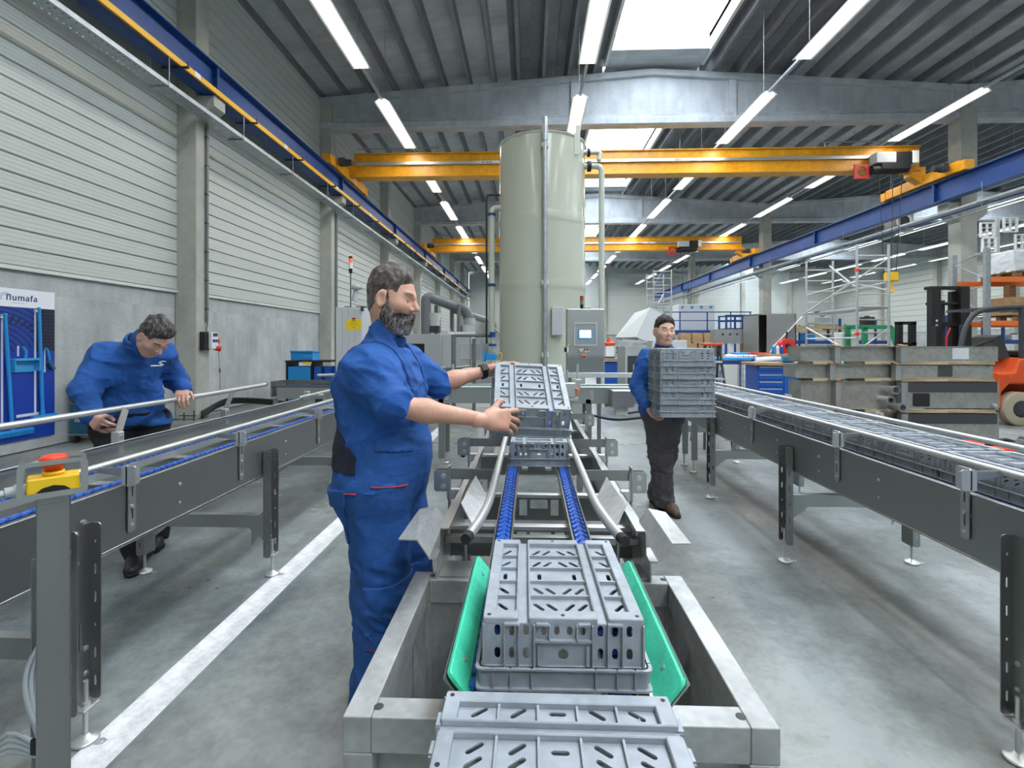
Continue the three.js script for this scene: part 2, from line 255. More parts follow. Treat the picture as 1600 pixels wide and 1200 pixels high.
function roofHall(xa, xb, xm) {
  beamZ.forEach((zb, i) => {
    const z0 = Math.min(zb, ZB), z1 = i + 1 < beamZ.length ? Math.max(beamZ[i + 1], ZF - 0.2) : ZF - 0.2; if (z0 - z1 < 1) return; const len = z0 - z1;
    const key = len.toFixed(2); if (!slabCache.has(key)) slabCache.set(key, slabGeo(len)); const geo = slabCache.get(key);
    for (const side of [-1, 1]) for (let k = 0; k < 9; k++) {
      const x = xm + side * (skyHalf + SLABW / 2 + k * SLABW); if (x < xa - 0.4 || x > xb + 0.4) continue;
      const m = inst(geo, slabTones[rs() * 3 | 0], 'roof_slab', ceil, [x, roofY(clamp(x, xa, xb)) + 0.012, z1], [0, 0, -side * 0.068]);
    }
    // solid plates at both ends of the skylight strip, concrete kerb around the opening
    const yr = 10.42 + 0.10, e = 1.05;
    new P().span(xm - skyHalf, xm + skyHalf, yr, yr + 0.16, z0, z0 - e, 0.01).mesh('ridge_plate', M.cast, ceil);
    new P().span(xm - skyHalf, xm + skyHalf, yr, yr + 0.16, z1 + e, z1, 0.01).mesh('ridge_plate', M.cast, ceil);
    const k = new P(), yt = yr + 0.5; for (const s of [-1, 1]) k.span(xm + s * skyHalf, xm + s * (skyHalf + 0.1), yr - 0.05, yt, z0 - 0.22, z1 + 0.22, 0.01);
    k.span(xm - skyHalf + 0.004, xm + skyHalf - 0.004, yr + 0.161, yt, z0 - e + 0.02, z0 - e + 0.1, 0.01).span(xm - skyHalf + 0.004, xm + skyHalf - 0.004, yr + 0.161, yt, z1 + e - 0.02, z1 + e - 0.1, 0.01); k.mesh('skylight_kerb', M.trim, ceil);
    // arched glazing in bays
    const n = 8, dz = (len - 2 * e) / n;
    for (let q = 0; q < n; q++) {
      const a = new THREE.CylinderGeometry(2.2, 2.2, dz - 0.04, 12, 1, true, -0.75, 1.5); a.rotateX(-Math.PI / 2); a.scale(1, 1, 1); a.computeBoundingBox();
      a.translate(xm, yt - 2.2 * Math.cos(0.75) + 0.0, z0 - e - dz * (q + 0.5)); put(new THREE.Mesh(a, paneMat), 'skylight_pane', ceil);
    }
    const fr = new P(); for (let q = 0; q <= n; q++) { const zz = z0 - e - dz * q, pts = []; for (let t = -6; t <= 6; t++) { const an = t / 6 * 0.75; pts.push([xm + 2.2 * Math.sin(an), yt - 2.2 * Math.cos(0.75) + 2.2 * Math.cos(an), zz]); } for (let t = 0; t < 12; t++) fr.beam(pts[t], pts[t + 1], 0.05, 0.04); } fr.mesh('glazing_bar', M.alu, ceil);
  });
  new P().ext([[xa - 0.4, roofY(xa) + 0.1], [xm - skyHalf, roofY(xm - skyHalf) + 0.55], [xm - skyHalf, roofY(xm - skyHalf) + 0.7], [xa - 0.4, roofY(xa) + 0.7]], ZB - ZF + 0.4, [0, 0, ZF - 0.2]).mesh('roof_deck', M.cast, ceil);
  new P().ext([[xb + 0.4, roofY(xb - 0.01) + 0.1], [xb + 0.4, roofY(xb - 0.01) + 0.7], [xm + skyHalf, roofY(xm + skyHalf) + 0.7], [xm + skyHalf, roofY(xm + skyHalf) + 0.55]], ZB - ZF + 0.4, [0, 0, ZF - 0.2]).mesh('roof_deck', M.cast, ceil);
}
const paneMat = new THREE.MeshPhysicalMaterial({ color: hex(0xffffff), roughness: 0.05, transmission: 1, thickness: 0, ior: 1.2, side: THREE.DoubleSide });
roofHall(XL, XC, 4.0); roofHall(XC, XR, 24.2);

// ------------------------------------------------------------------ lamps: rows of ceiling battens, each a glowing mesh and an area light
const lampMat = new THREE.MeshStandardMaterial({ color: hex(0xffffff), emissive: hex(0xfff8e8), emissiveIntensity: 3.2, roughness: 0.4 });
const lampBody = std(0xdfe3e4, 0.4, 0.2);
const lampLen = 3.2, lampPitch = 4.75, lampY = 8.0;
const bodyG = new P().ext([[-0.15, 0.0], [-0.155, 0.02], [-0.06, 0.11], [0.06, 0.11], [0.155, 0.02], [0.15, 0.0], [0.05, 0.085], [-0.05, 0.085]].map(([x, y]) => [x * 1.4, y]), lampLen, [0, 0, -lampLen / 2]).geo();
const tubeG = new P().box(0.33, 0.02, lampLen - 0.06, 0, 0.012, 0, 0.009).geo();
const railG = new P().box(0.07, 0.07, lampPitch - lampLen, 0, 0.08, -lampPitch / 2, 0.008).geo();
const rodG = new P().bar([0, 0.1, 0], [0, 2.4, 0], 0.006, 5).geo();
const rowWord = x => x < 0 ? 'the leftmost row' : x < 3 ? 'the row above the centre' : x < 8 ? 'the row right of the skylight' : x < 13 ? 'the row by the inner columns' : 'the next hall beyond the columns';
const ord = ['nearest', 'second', 'third', 'fourth', 'fifth', 'sixth', 'seventh', 'eighth', 'ninth', 'tenth', 'eleventh', 'twelfth', 'thirteenth'];
for (const x of [-3.98, 1.33, 6.24, 11.66, 17.2, 22.2, 27.2, 31.6]) for (let k = x > 13 ? 0 : -3; k < 10; k++) {
  const d0 = 8.3 + k * lampPitch, z = -(d0 + lampLen / 2); if (z < ZF + 2) continue;
  const vis = k >= 0 && x < 13, row = x < 18 ? 'the first row beyond the columns' : x < 23 ? 'the second row beyond the columns' : x < 28 ? 'the third row beyond the columns' : 'the row along the far right wall';
  const o = thing('ceiling_lamp', vis ? `long fluorescent ceiling lamp, ${ord[k]} in ${rowWord(x)}` : x > 13 ? `fluorescent ceiling lamp in the next hall, ${ord[k]} in ${row}` : `fluorescent ceiling lamp, ${ord[-k - 1]} behind the viewpoint in ${rowWord(x)}`, 'lamp', [x, lampY, z], 0, vis ? 'ceiling lamps in the main hall' : x > 13 ? 'ceiling lamps in the next hall' : 'ceiling lamps overhead');
  inst(bodyG, lampBody, 'reflector', o, [0, 0, 0]); inst(tubeG, lampMat, 'fluorescent_tube', o, [0, 0, 0]); inst(railG, M.zinc, 'mounting_rail', o, [0, 0, 0]); for (const q of [-1.3, 1.3]) inst(rodG, M.zinc, 'suspension_rod', o, [0, 0, q]);
  const l = new THREE.RectAreaLight(hex(0xfff9f0), LAMP * 0.8, 0.33, lampLen - 0.06); l.position.set(x, lampY - 0.004, z); l.rotation.x = -Math.PI / 2; l.name = 'lamp_light'; scene.add(l);
}

// ------------------------------------------------------------------ crane runways, cranes
function runway(x, y0, name, label, flip) {
  const o = thing(name, label, 'crane rail', [x, y0, 0]); const z0 = -0.5, z1 = -52;
  const s = new P(); s.span(-0.15, 0.15, 0, 0.025, z0, z1).span(-0.15, 0.15, 0.62, 0.645, z0, z1).span(-0.008, 0.008, 0.02, 0.63, z0, z1); s.mesh('girder', M.railBlue, o);
  new P().span(-0.03, 0.03, 0.645, 0.70, z0, z1).mesh('rail_head', M.steelDark, o);
  for (let k = 0; k < 8; k++) { const z = -(C0 + k * BAY); const j = new P(); j.span(-0.12, 0.12, 0.03, 0.62, z - 0.035, z + 0.035); j.mesh('splice_plate', M.railBlue, o);
    const b = new P(); for (let i = 0; i < 5; i++) for (const q of [-0.05, 0.05]) b.bar([flip * 0.08, 0.1 + i * 0.11, z - 0.045], [flip * 0.08, 0.1 + i * 0.11, z + 0.06], 0.018, 6); b.mesh('splice_bolts', M.steelDark, o, { kind: 'stuff' }); }
  return o;
}
const runL = runway(-6.38, 6.42, 'crane_runway', 'blue steel crane runway beam along the left wall columns', 1);
runway(13.05, 5.98, 'crane_runway', 'blue steel crane runway beam on the right row of columns', -1);
{ // brackets on the left columns
  for (let k = -1; k < 8; k++) { const z = -(C0 + k * BAY); new P().ext([[0, 0], [0.36, 0.24], [0.36, 0.45], [0, 0.45]], 0.36, [XL + 0.41, 5.96, z - 0.18], [], 0.012).mesh('column_corbel', M.column, scene, { ...ST }); }
  const o = thing('conductor_rail', 'yellow plastic conductor rail running under the left crane runway', 'conductor rail', [-6.2, 6.44, 0]);
  new P().span(-0.03, 0.03, -0.02, 0.09, -0.5, -50, 0.01).mesh('rail_cover', M.condYellow, o); new P().span(-0.012, 0.012, -0.032, -0.018, -0.5, -50).mesh('base_strip', M.palletWood, o);
  for (let k = 0; k < 15; k++) { const z = -(2.3 + k * 3.3); new P().box(0.075, 0.1, 0.16, 0, 0.042, z, 0.008).mesh('joint_sleeve', M.white, o); }
  for (let k = 0; k < 24; k++) { const z = -(2.2 + k * 2.2 - 0.3); new P().box(0.5, 0.03, 0.04, -0.1, -0.035, z).bar([0.13, -0.03, z], [0.13, 0.06, z], 0.012, 6).mesh('rail_support', M.darkGrey, o); }
}
{ // perforated cable tray with hangers
  const o = thing('cable_tray', 'galvanised perforated cable tray hanging below the left crane runway', 'cable tray', [-6.35, 5.93, 0]);
  for (let k = 0; k < 9; k++) { const z0 = -(0.4 + k * 5.6), len = 5.59; const holes = []; if (k < 4) for (let i = 0; i < 56; i++) for (let j = 0; j < 3; j++) holes.push(slot(0.05 + 0.1 * i, 0.06 + j * 0.09, 0.05, 0.02, 0, 1));
    const g = new P(); g.ext(rect(0, len, 0, 0.3), 0.003, [0, 0, 0], holes); const q = g.geo(); q.rotateX(Math.PI / 2); q.rotateY(Math.PI / 2); q.translate(-0.15, 0, z0); 
    q.computeBoundingBox(); q.translate(0.15 - q.boundingBox.max.x, 0, 0);
    put(new THREE.Mesh(q, M.zinc), 'tray_floor', o);
    new P().span(0.147, 0.15, 0, 0.07, z0, z0 - len).span(-0.15, -0.147, 0, 0.07, z0, z0 - len).span(0.14, 0.15, 0.07, 0.075, z0, z0 - len).mesh('tray_side', M.zinc, o); }
  for (let k = 0; k < 22; k++) { const z = -(1.6 + k * 2.2); new P().box(0.36, 0.03, 0.03, 0, -0.02, z).bar([0.165, -0.02, z], [0.165, 0.48, z], 0.007, 5).bar([-0.165, -0.02, z], [-0.165, 0.48, z], 0.007, 5).mesh('hanger', M.zinc, o); }
  for (let k = 0; k < 3; k++) new P().tube([[-0.08 + 0.06 * k, 0.03, -1], [-0.09 + 0.07 * k, 0.03, -12], [-0.08 + 0.06 * k, 0.03, -26], [-0.08 + 0.06 * k, 0.03, -44]], 0.014, 40, 6).mesh('tray_cable', M.black, o);
}
{ // pipes and trays along the right row of columns
  const o = thing('cable_tray', 'thin cable tray and pipes below the right crane runway', 'cable tray', [12.55, 5.42, 0]);
  new P().span(-0.12, 0.12, 0, 0.06, -3, -50).mesh('tray_floor', M.zinc, o); new P().bar([0, -0.22, -3], [0, -0.22, -50], 0.03, 8).mesh('water_pipe', M.zinc, o); new P().bar([0.2, 0.0, -3], [0.2, 0.0, -50], 0.025, 8).mesh('blue_pipe', M.railBlue, o);
  for (let k = 0; k < 16; k++) { const z = -(5 + k * 3.0); new P().box(0.5, 0.03, 0.04, 0, -0.02, z).bar([-0.1, -0.25, z], [-0.1, 0.56, z], 0.008, 5).mesh('hanger', M.zinc, o); }
}
function crane(z, label, txt, hoistX) {
  const xa = -6.0, xb = 12.75, y = 7.16, o = thing('bridge_crane', label, 'crane', [0, y, z]);
  const s = new P(); s.span(xa, xb, 0.78, 0.82, -0.2, 0.2).span(xa, xb, 0.02, 0.8, -0.14, 0.14).span(xa, xb, 0, 0.03, -0.24, 0.24).mesh('girder', M.craneYellow, o);
  new P().span(xa + 0.1, xb - 0.1, 0.4, 0.5, 0.145, 0.23, 0.008).mesh('festoon_rail', M.alu, o);
  for (const [x, yy, h] of [[-6.3, -0.05, 0.32], [12.95, -0.48, 0.32]]) { // end carriages on the runways
    const e = new P(); e.box(0.26, h, 3.0, x, yy + h / 2, 0, 0.02).mesh('end_carriage', M.craneYellow, o);
    new P().box(0.3, 0.3, 0.25, x, yy + 0.12, 1.62, 0.02).mesh('buffer_block', M.craneYellow, o); new P().box(0.3, 0.3, 0.25, x, yy + 0.12, -1.62, 0.02).mesh('buffer_block', M.craneYellow, o);
    const sgn = x < 0 ? 1 : -1; new P().ext([[0, 0], [0.5, 0.3], [0.5, 0.6], [0, 0.62]], 0.3, [x, yy, sgn > 0 ? -0.15 : 0.15, 0, sgn > 0 ? 0 : Math.PI, 0], [], 0.01).mesh('end_bracket', M.craneYellow, o);
    new P().bar([x + sgn * 0.2, yy + 0.18, 1.2], [x + sgn * 0.62, yy + 0.18, 1.2], 0.1, 12).box(0.2, 0.24, 0.2, x + sgn * 0.3, yy + 0.2, 1.2, 0.02).mesh('travel_motor', M.darkGrey, o); }
  new P().bar([xb - 3.2, 1.0, 0.1], [xb - 0.1, 1.0, 0.1], 0.02, 6).bar([xb - 3, 0.8, 0.1], [xb - 3, 1, 0.1], 0.015, 6).bar([xb - 1, 0.8, 0.1], [xb - 1, 1, 0.1], 0.015, 6).bar([xa + 0.1, 1.0, 0.1], [xa + 2.9, 1.0, 0.1], 0.02, 6).bar([xa + 2.7, 0.8, 0.1], [xa + 2.7, 1, 0.1], 0.015, 6).mesh('cable_mast', M.zinc, o);
  // hoist trolley
  const h = new P(); h.box(0.62, 0.34, 0.36, hoistX - 0.42, 0.3, 0.42, 0.02).mesh('hoist_drive', M.greyPaint, o);
  new P().box(0.75, 0.4, 0.3, hoistX + 0.1, 0.3, 0.4, 0.03).box(0.9, 0.2, 0.6, hoistX - 0.1, 0.02, 0.3, 0.02).bar([hoistX - 0.8, -0.06, 0.42], [hoistX + 0.35, 0.0, 0.42], 0.15, 14).mesh('rope_drum', M.black, o);
  new P().box(0.2, 0.4, 0.3, hoistX + 0.52, 0.32, 0.42, 0.02).mesh('control_box', M.white, o);
  new P().ext(rect(-0.24, 0.24, -0.24, 0.24), 0.06, [hoistX - 1.05, -0.08, 0.34], [circ(0, 0, 0.16)], 0.01).mesh('fan_cover', M.red, o);
  const ropes = new P(); for (const dx of [-0.55, -0.1, 0.2]) ropes.bar([hoistX + dx, 0, 0.42], [hoistX + dx * 0.5 - 0.1, -3.4, 0.42], 0.012, 5); ropes.mesh('hoist_rope', M.darkGrey, o, { kind: 'stuff' });
  const hook = new P(); hook.box(0.4, 0.3, 0.16, hoistX - 0.15, -3.5, 0.42, 0.04).tube([[hoistX - 0.15, -3.65, 0.42], [hoistX - 0.15, -3.8, 0.42], [hoistX - 0.05, -3.93, 0.42], [hoistX - 0.2, -4.0, 0.42], [hoistX - 0.28, -3.88, 0.42]], 0.03, 16, 8).mesh('hook_block', M.yellow, o);
  for (const [t, x] of txt) { const c = document.createElement('canvas'); c.width = 256; c.height = 32; const q = c.getContext('2d'); q.fillStyle = '#d3d6d6'; q.fillRect(0, 0, 256, 32); q.fillStyle = '#1c1d22'; q.font = 'bold 26px sans-serif'; q.textAlign = 'center'; q.fillText(t, 128, 26);
    const tx = new THREE.CanvasTexture(c); tx.colorSpace = THREE.SRGBColorSpace; const m = new THREE.Mesh(new THREE.PlaneGeometry(0.8, 0.1), new THREE.MeshStandardMaterial({ map: tx, roughness: 0.5 })); m.position.set(x, 0.45, 0.2315); put(m, 'lettering_plate', o); }
}
crane(-16.7, 'orange yellow overhead bridge crane, the nearer of the two', [['KL 10124', -1.45], ['5.0 t', 4.9]], 11.8);
crane(-30.2, 'orange yellow overhead bridge crane, the farther one behind the tank', [['5.0 t', 7.2]], 9.6);
// ------------------------------------------------------------------ grey plastic crates, standing upside down
const CW = 0.33, CL = 0.415, CH = 0.14, FW = 0.36, FL = 0.445, FY = 0.044;
function makeCrate(label, group) {
  const o = thing('plastic_crate', label, 'crate', [0, 0, 0], 0, group), hw = CW / 2, hl = CL / 2, y0 = CH - 0.012;
  const bx = [[-hw, -0.28 * CW], [-0.215 * CW, 0.215 * CW], [0.28 * CW, hw]], ly = hl - 0.03, rowL = 2 * ly / 5;
  const slots = [], up = R(52), dn = R(128);
  for (let r = 0; r < 5; r++) { const y = ly - rowL * (r + 0.5), f = r < 2 ? 0 : 1;
    const s = (x, a, l = 0.036) => slots.push(slot(x, y, l, 0.0098, a));
    if (r === 2) { for (const x of [-0.385, -0.13, 0.13, 0.385]) s(x * CW, Math.PI / 2, 0.032); continue; }
    s(-0.385 * CW, f ? dn : up); s(0.385 * CW, f ? up : dn);
    for (const [x, d] of [[-0.145, 0], [-0.06, 0], [0.06, 1], [0.145, 1]]) s(x * CW, (d ^ f) ? dn : up); }
  const p = new P(); p.ext(rect(-hw + 0.002, hw - 0.002, -hl + 0.002, hl - 0.002), 0.003, [0, y0 - 0.003, 0, -Math.PI / 2, 0, 0], slots); p.mesh('base_panel', M.crate, o);
  bx.forEach(([a, b], i) => { const f = new P(), outL = i === 0 ? 0.026 : 0.005, outR = i === 2 ? 0.026 : 0.005;
    f.ext(rrect(a, b, -hl, hl, 0.004, 2), 0.013, [0, y0 - 0.001, 0, -Math.PI / 2, 0, 0], [rect(a + outL, b - outR, -hl + 0.03, hl - 0.028)], 0.0018);
    for (let r = 1; r < 5; r++) f.box(b - a - outL - outR + 0.002, 0.008, 0.0045, (a + outL + b - outR) / 2, y0 + 0.004, -(ly - rowL * r));
    f.mesh('raised_frame', M.crate, o);
    const h = new P(); for (const z of [-hl + 0.012, hl - 0.012]) h.bar([i === 1 ? 0 : i ? b - 0.012 : a + 0.012, CH - 0.0005, z], [i === 1 ? 0 : i ? b - 0.012 : a + 0.012, CH + 0.0004, z], 0.0045, 8); h.mesh('peg_hole', M.black, o, { kind: 'stuff' }); });
  // end walls
  for (const s of [1, -1]) { const e = new P(), hs = [], W = CW, yt = y0, z = s * (hl - 0.002);
    for (const u of [-0.41, -0.32, -0.23, 0.23, 0.32, 0.41]) { hs.push(slot(u * W, 0.114, 0.024, 0.012, Math.PI / 2), slot(u * W, 0.068, 0.024, 0.012, Math.PI / 2)); }
    for (const u of [-0.12, -0.04, 0.04, 0.12]) hs.push(slot(u * W, 0.114, 0.02, 0.0115, Math.PI / 2)); hs.push(circ(0, 0.066, 0.011, 12));
    e.ext(rect(-hw, hw, FY - 0.002, yt), 0.0025, [0, 0, z - 0.00125], hs);
    const zo = z + s * 0.005; for (const u of [-0.365, -0.275, -0.18, 0.18, 0.275, 0.365]) e.box(0.003, yt - FY, 0.010, u * W, (yt + FY) / 2, zo);
    for (const u of [-0.32, 0.32]) e.box(0.09 * W, 0.004, 0.01, u * W, 0.1295, zo);
    e.box(0.36 * W, 0.004, 0.010, 0, 0.096, zo); for (const u of [-0.085, 0.085]) e.box(0.003, 0.032, 0.01, u * W, 0.112, zo); for (const u of [-0.15, 0.15]) e.box(0.006, 0.04, 0.007, u * W, 0.066, zo);
    for (const u of [-0.13, 0.13]) e.box(0.075 * W, 0.004, 0.01, u * W, 0.1295, zo);
    for (const u of [-1, 1]) e.box(0.004, yt - FY, 0.012, u * (hw - 0.002), (yt + FY) / 2, zo - s * 0.004);
    e.mesh('end_wall', M.crate, o); }
  // long walls with slots and an arrow cut out
  for (const s of [1, -1]) { const e = new P(), hs = [], W = CL, x = s * (hw - 0.002);
    for (const q of [-1, 1]) { for (const u of [0.39, 0.275]) for (let r = 0; r < 3; r++) hs.push(slot(q * u * W, 0.062 + r * 0.019, 0.026, 0.0068, q > 0 ? R(32) : R(148))); for (const u of [0.40, 0.29, 0.13]) hs.push(slot(q * u * W, 0.1195, 0.024, 0.0066, q > 0 ? R(32) : R(148))); hs.push(slot(q * 0.07 * W, 0.104, 0.022, 0.0066, q > 0 ? R(32) : R(148))); }
    hs.push(rect(-0.005, 0.042, 0.0785, 0.0855), [[-0.014, 0.073], [-0.014, 0.091], [-0.034, 0.082]]);
    e.ext(rect(-hl, hl, FY - 0.002, y0), 0.0025, [x - 0.00125, 0, 0, 0, Math.PI / 2, 0], hs);
    const xo = x + s * 0.003; for (const u of [-0.46, -0.215, -0.165, 0.165, 0.215, 0.46]) e.box(0.007, 0.063, 0.003, xo, FY + 0.032, u * W);
    for (const q of [-1, 1]) e.box(0.007, 0.003, 0.245 * W, xo, FY + 0.063, q * 0.3375 * W); e.box(0.007, 0.003, 0.33 * W, xo, 0.066, 0);
    e.mesh('side_wall', M.crate, o); }
  // stepped lower rim
  const r = new P(), fw = FW / 2, fl = FL / 2;
  r.ext(rrect(-fw, fw, -fl, fl, 0.012), 0.0035, [0, FY - 0.0035, 0, -Math.PI / 2, 0, 0], [rect(-hw + 0.004, hw - 0.004, -hl + 0.004, hl - 0.004)]);
  r.ext(rrect(-fw, fw, -fl, fl, 0.012), 0.004, [0, 0, 0, -Math.PI / 2, 0, 0], [rrect(-fw + 0.012, fw - 0.012, -fl + 0.012, fl - 0.012, 0.006)]);
  const fi = 0.007; r.ext(rrect(-fw + fi, fw - fi, -fl + fi, fl - fi, 0.01), FY, [0, 0, 0, -Math.PI / 2, 0, 0], [rrect(-fw + fi + 0.003, fw - fi - 0.003, -fl + fi + 0.003, fl - fi - 0.003, 0.008)]);
  for (const q of [-1, 1]) { for (const u of [-0.4, -0.3, -0.18, 0.18, 0.3, 0.4]) r.box(0.003, FY, 0.007, u * FW, FY / 2, q * (fl - 0.0045)); for (const u of [-0.44, -0.3, -0.17, 0.17, 0.3, 0.44]) r.box(0.007, FY, 0.003, q * (fw - 0.0045), FY / 2, u * FL); }
  r.mesh('stacking_rim', M.crate, o); return o;
}
const crate0 = makeCrate('grey plastic crate lying upside down between the green guide plates');
crate0.position.set(0.066, 0.795, -1.215);
crate0.rotation.set(R(-0.6), R(0.6), 0);
const crateA = copyOf(crate0, [0.05, 0.70, -0.765], R(90), 'grey plastic crate turned crosswise, nearest to the camera in front of the steel box'); crateA.rotation.set(0, R(90), 0);
const crateC = copyOf(crate0, [0.052, 0.792, -3.05], 0, 'grey plastic crate standing on the blue chains below the held crate'); crateC.rotation.set(0, 0, 0);
// the crate held tilted in the bearded man's hands
const held = copyOf(crate0, [0.0, 0, 0], 0, 'grey plastic crate held tilted in both hands of the bearded man');
held.rotation.set(R(25), R(3), R(-3), 'YXZ'); { const t = V(0, CH, 0).applyEuler(held.rotation); held.position.set(0.002 - t.x, 1.315 - t.y, -2.27 - t.z); }
// row of crates along the right conveyor
const RX = 2.18, wordN = ['nearest', 'second', 'third', 'fourth', 'fifth', 'sixth', 'seventh', 'eighth', 'ninth', 'tenth'];
for (let k = 1; k <= 10; k++) { const c = copyOf(crate0, [RX, 0.837, -(2.06 + 0.21 + (k - 1) * 0.448)], 0, `grey plastic crate on the right conveyor, ${wordN[k - 1]} in the long row from the camera`, 'crates in a row on the right conveyor'); c.rotation.set(0, 0, 0); }
// stack carried by the young man, topmost last
const stackPos = [1.225, 0.925, -4.05], stackN = ['bottom', 'second from below', 'middle', 'second from above', 'topmost'];
for (let k = 0; k < 5; k++) { const c = copyOf(crate0, [stackPos[0], stackPos[1] + k * 0.0995, stackPos[2]], 0, `grey plastic crate in the stack carried by the young man, the ${stackN[k]} one`, 'stack of crates in the arms of the young man'); c.rotation.set(0, R(k % 2 ? -88 : 92), 0); }

// ------------------------------------------------------------------ chain links
function linkGeo(w, p) { const h = w / 2, s = new THREE.Shape(); // crescent: rounded nose fits the notch of the next
  s.moveTo(-h, 0); s.lineTo(-h, p * 0.52); s.lineTo(-h * 0.52, p * 0.62); s.lineTo(-h * 0.34, p * 1.12); s.quadraticCurveTo(0, p * 1.34, h * 0.34, p * 1.12); s.lineTo(h * 0.52, p * 0.62); s.lineTo(h, p * 0.52); s.lineTo(h, 0); s.lineTo(h * 0.62, -p * 0.16); s.lineTo(h * 0.46, p * 0.3); s.quadraticCurveTo(0, p * 0.46, -h * 0.46, p * 0.3); s.lineTo(-h * 0.62, -p * 0.16); s.lineTo(-h, 0);
  const g = new P(); g.ext(s, 0.011, [0, -0.011, 0, -Math.PI / 2, 0, 0], [], 0.0018); g.box(w * 0.6, 0.012, p * 0.5, 0, -0.016, -p * 0.3); return g.geo(); }
const LP = 0.0445, linkG = linkGeo(0.05, LP), linkTones = [0, 1].map(k => { const m = M.blueChain.clone(); m.color.multiplyScalar(k ? 0.88 : 1); return m; });
function chainStrand(parent, x, y, d0, d1, max = 999) {
  const n = Math.min(max, Math.floor((d1 - d0) / LP)); for (let i = 0; i < n; i++) inst(linkG, linkTones[i % 2], 'chain_link', parent, [x, y, -(d0 + i * LP)]);
  if (d0 + n * LP < d1 - 0.1) { const g = new P(); for (let i = n; i < (d1 - d0) / LP; i++) g.add(place(linkG.clone(), x, y, -(d0 + i * LP))); g.mesh('far_chain_links', M.blueChain, parent, { kind: 'stuff' }); }
}
const boltG = (() => { const g = new P(); g.add(place(new THREE.CylinderGeometry(0.009, 0.009, 0.007, 6), 0, 0, 0, 0, 0, Math.PI / 2)); g.add(place(new THREE.CylinderGeometry(0.013, 0.013, 0.002, 12), -0.003, 0, 0, 0, 0, Math.PI / 2)); return g.geo(); })(); // axis x
const bolt = (parent, x, y, z, s = 1, dir = 1) => { const m = inst(boltG, M.steelBright, 'bolt', parent, [x, y, z]); m.scale.set(s * dir, s, s); if (dir < 0) m.rotation.y = Math.PI, m.scale.x = s; return m; };
// ------------------------------------------------------------------ adjustable leg: channel with slotted flanges and a levelling foot (x = outward direction s)
function makeLeg(parent, x, z, s, top, bottom = 0.13, mat = M.steelDark) {
  const h = top - bottom, hs = []; for (let i = 0; i < 6; i++) { hs.push(slot(0.024, 0.07 + i * (h - 0.12) / 5.2, i % 3 === 2 ? 0.014 : 0.04, 0.008, Math.PI / 2)); }
  const c = new P(), w = 0.1, f = 0.046;
  c.box(0.004, h, w, 0, bottom + h / 2, 0);
  const fl = sh => { const q = rrect(0, f, 0, h, 0.016); return q; };
  for (const q of [-1, 1]) c.ext(fl(), 0.004, [0, bottom, q * w / 2 - 0.002, 0, s > 0 ? 0 : Math.PI, 0].map((v, i) => i === 2 && s < 0 ? q * w / 2 + 0.002 : v), hs.map(a => a));
  const o = c.mesh('leg', mat, parent); o.position.set(x + s * 0.006, 0, z);
  const ft = new P(); ft.lathe([[0, 0], [0.042, 0], [0.045, 0.006], [0.04, 0.014], [0.018, 0.02], [0.012, 0.03], [0, 0.031]], 0, 0.0, 0, 18).ext(slot(0.055, 0, 0.05, 0.03), 0.004, [0, 0, 0, -Math.PI / 2, 0, 0], [circ(0.063, 0, 0.006, 8)]);
  const F = ft.mesh('levelling_foot', M.steelBright, o); F.position.set(s * 0.03, 0.0005, 0.0);
  const rd = new P(); rd.bar([0, 0.02, 0], [0, bottom + 0.1, 0], 0.0085, 10).box(0.05, 0.008, 0.07, 0, bottom + 0.004, 0, 0.002).bar([0, bottom + 0.008, 0], [0, bottom + 0.022, 0], 0.015, 6); const rod = rd.mesh('threaded_rod', M.steelBright, o); rod.position.set(s * 0.03, 0, 0);
  const rows = [h * 0.96, h * 0.80]; for (const y of rows) bolt(o, s * 0.006, bottom + y, 0.012, 1, s); for (const y of [h * 0.3, h * 0.16]) bolt(o, s * 0.006, bottom + y, -0.03, 0.8, s);
  return o;
}
// side rail bracket: slotted strap on the side panel, clamp block and a tapered arm to the guide tube
function railBracket(parent, x, z, s, y, tx, ty) { // s outward
  const hs = [slot(0, 0.05, 0.06, 0.008, Math.PI / 2), slot(0, -0.045, 0.06, 0.008, Math.PI / 2)];
  const g = new P(); g.ext(rrect(-0.02, 0.02, -0.13, 0.1, 0.012), 0.005, [x + (s > 0 ? 0.004 : -0.009), y - 0.1, z, 0, Math.PI / 2, 0], hs); const o = g.mesh('slotted_strap', M.steel, parent);
  new P().ext(rrect(-0.035, 0.035, -0.045, 0.05, 0.01), 0.006, [x + (s > 0 ? 0.009 : -0.015), y + 0.015, z, 0, Math.PI / 2, 0]).ext(rrect(-0.03, 0.03, -0.04, 0.045, 0.008), 0.005, [x + s * 0.02, y + 0.015, z + (0.03), 0, 0, 0]).mesh('clamp_block', M.steelBright, o);
  const a = V(x + s * 0.03, y + 0.03, z + 0.02), b = V(tx, ty - 0.008, z + 0.01), len = a.distanceTo(b), arm = new P(); arm.ext([[0, -0.024], [len, -0.01], [len, 0.012], [0, 0.022]], 0.005); const ag = arm.geo(); ag.applyMatrix4(new THREE.Matrix4().makeBasis(b.clone().sub(a).normalize(), V(0, 1, 0), V(0, 0, Math.sign(b.x - a.x)))); ag.translate(a.x, a.y, a.z); put(new THREE.Mesh(ag, M.steel), 'arm', o);
  bolt(o, x + s * 0.016, y + 0.035, z - 0.01, 1, s); bolt(o, x + s * 0.016, y - 0.005, z - 0.01, 1, s); bolt(o, x + s * 0.01, y - 0.12, z, 0.9, s); bolt(o, x + s * 0.01, y - 0.2, z, 0.9, s); return o;
}
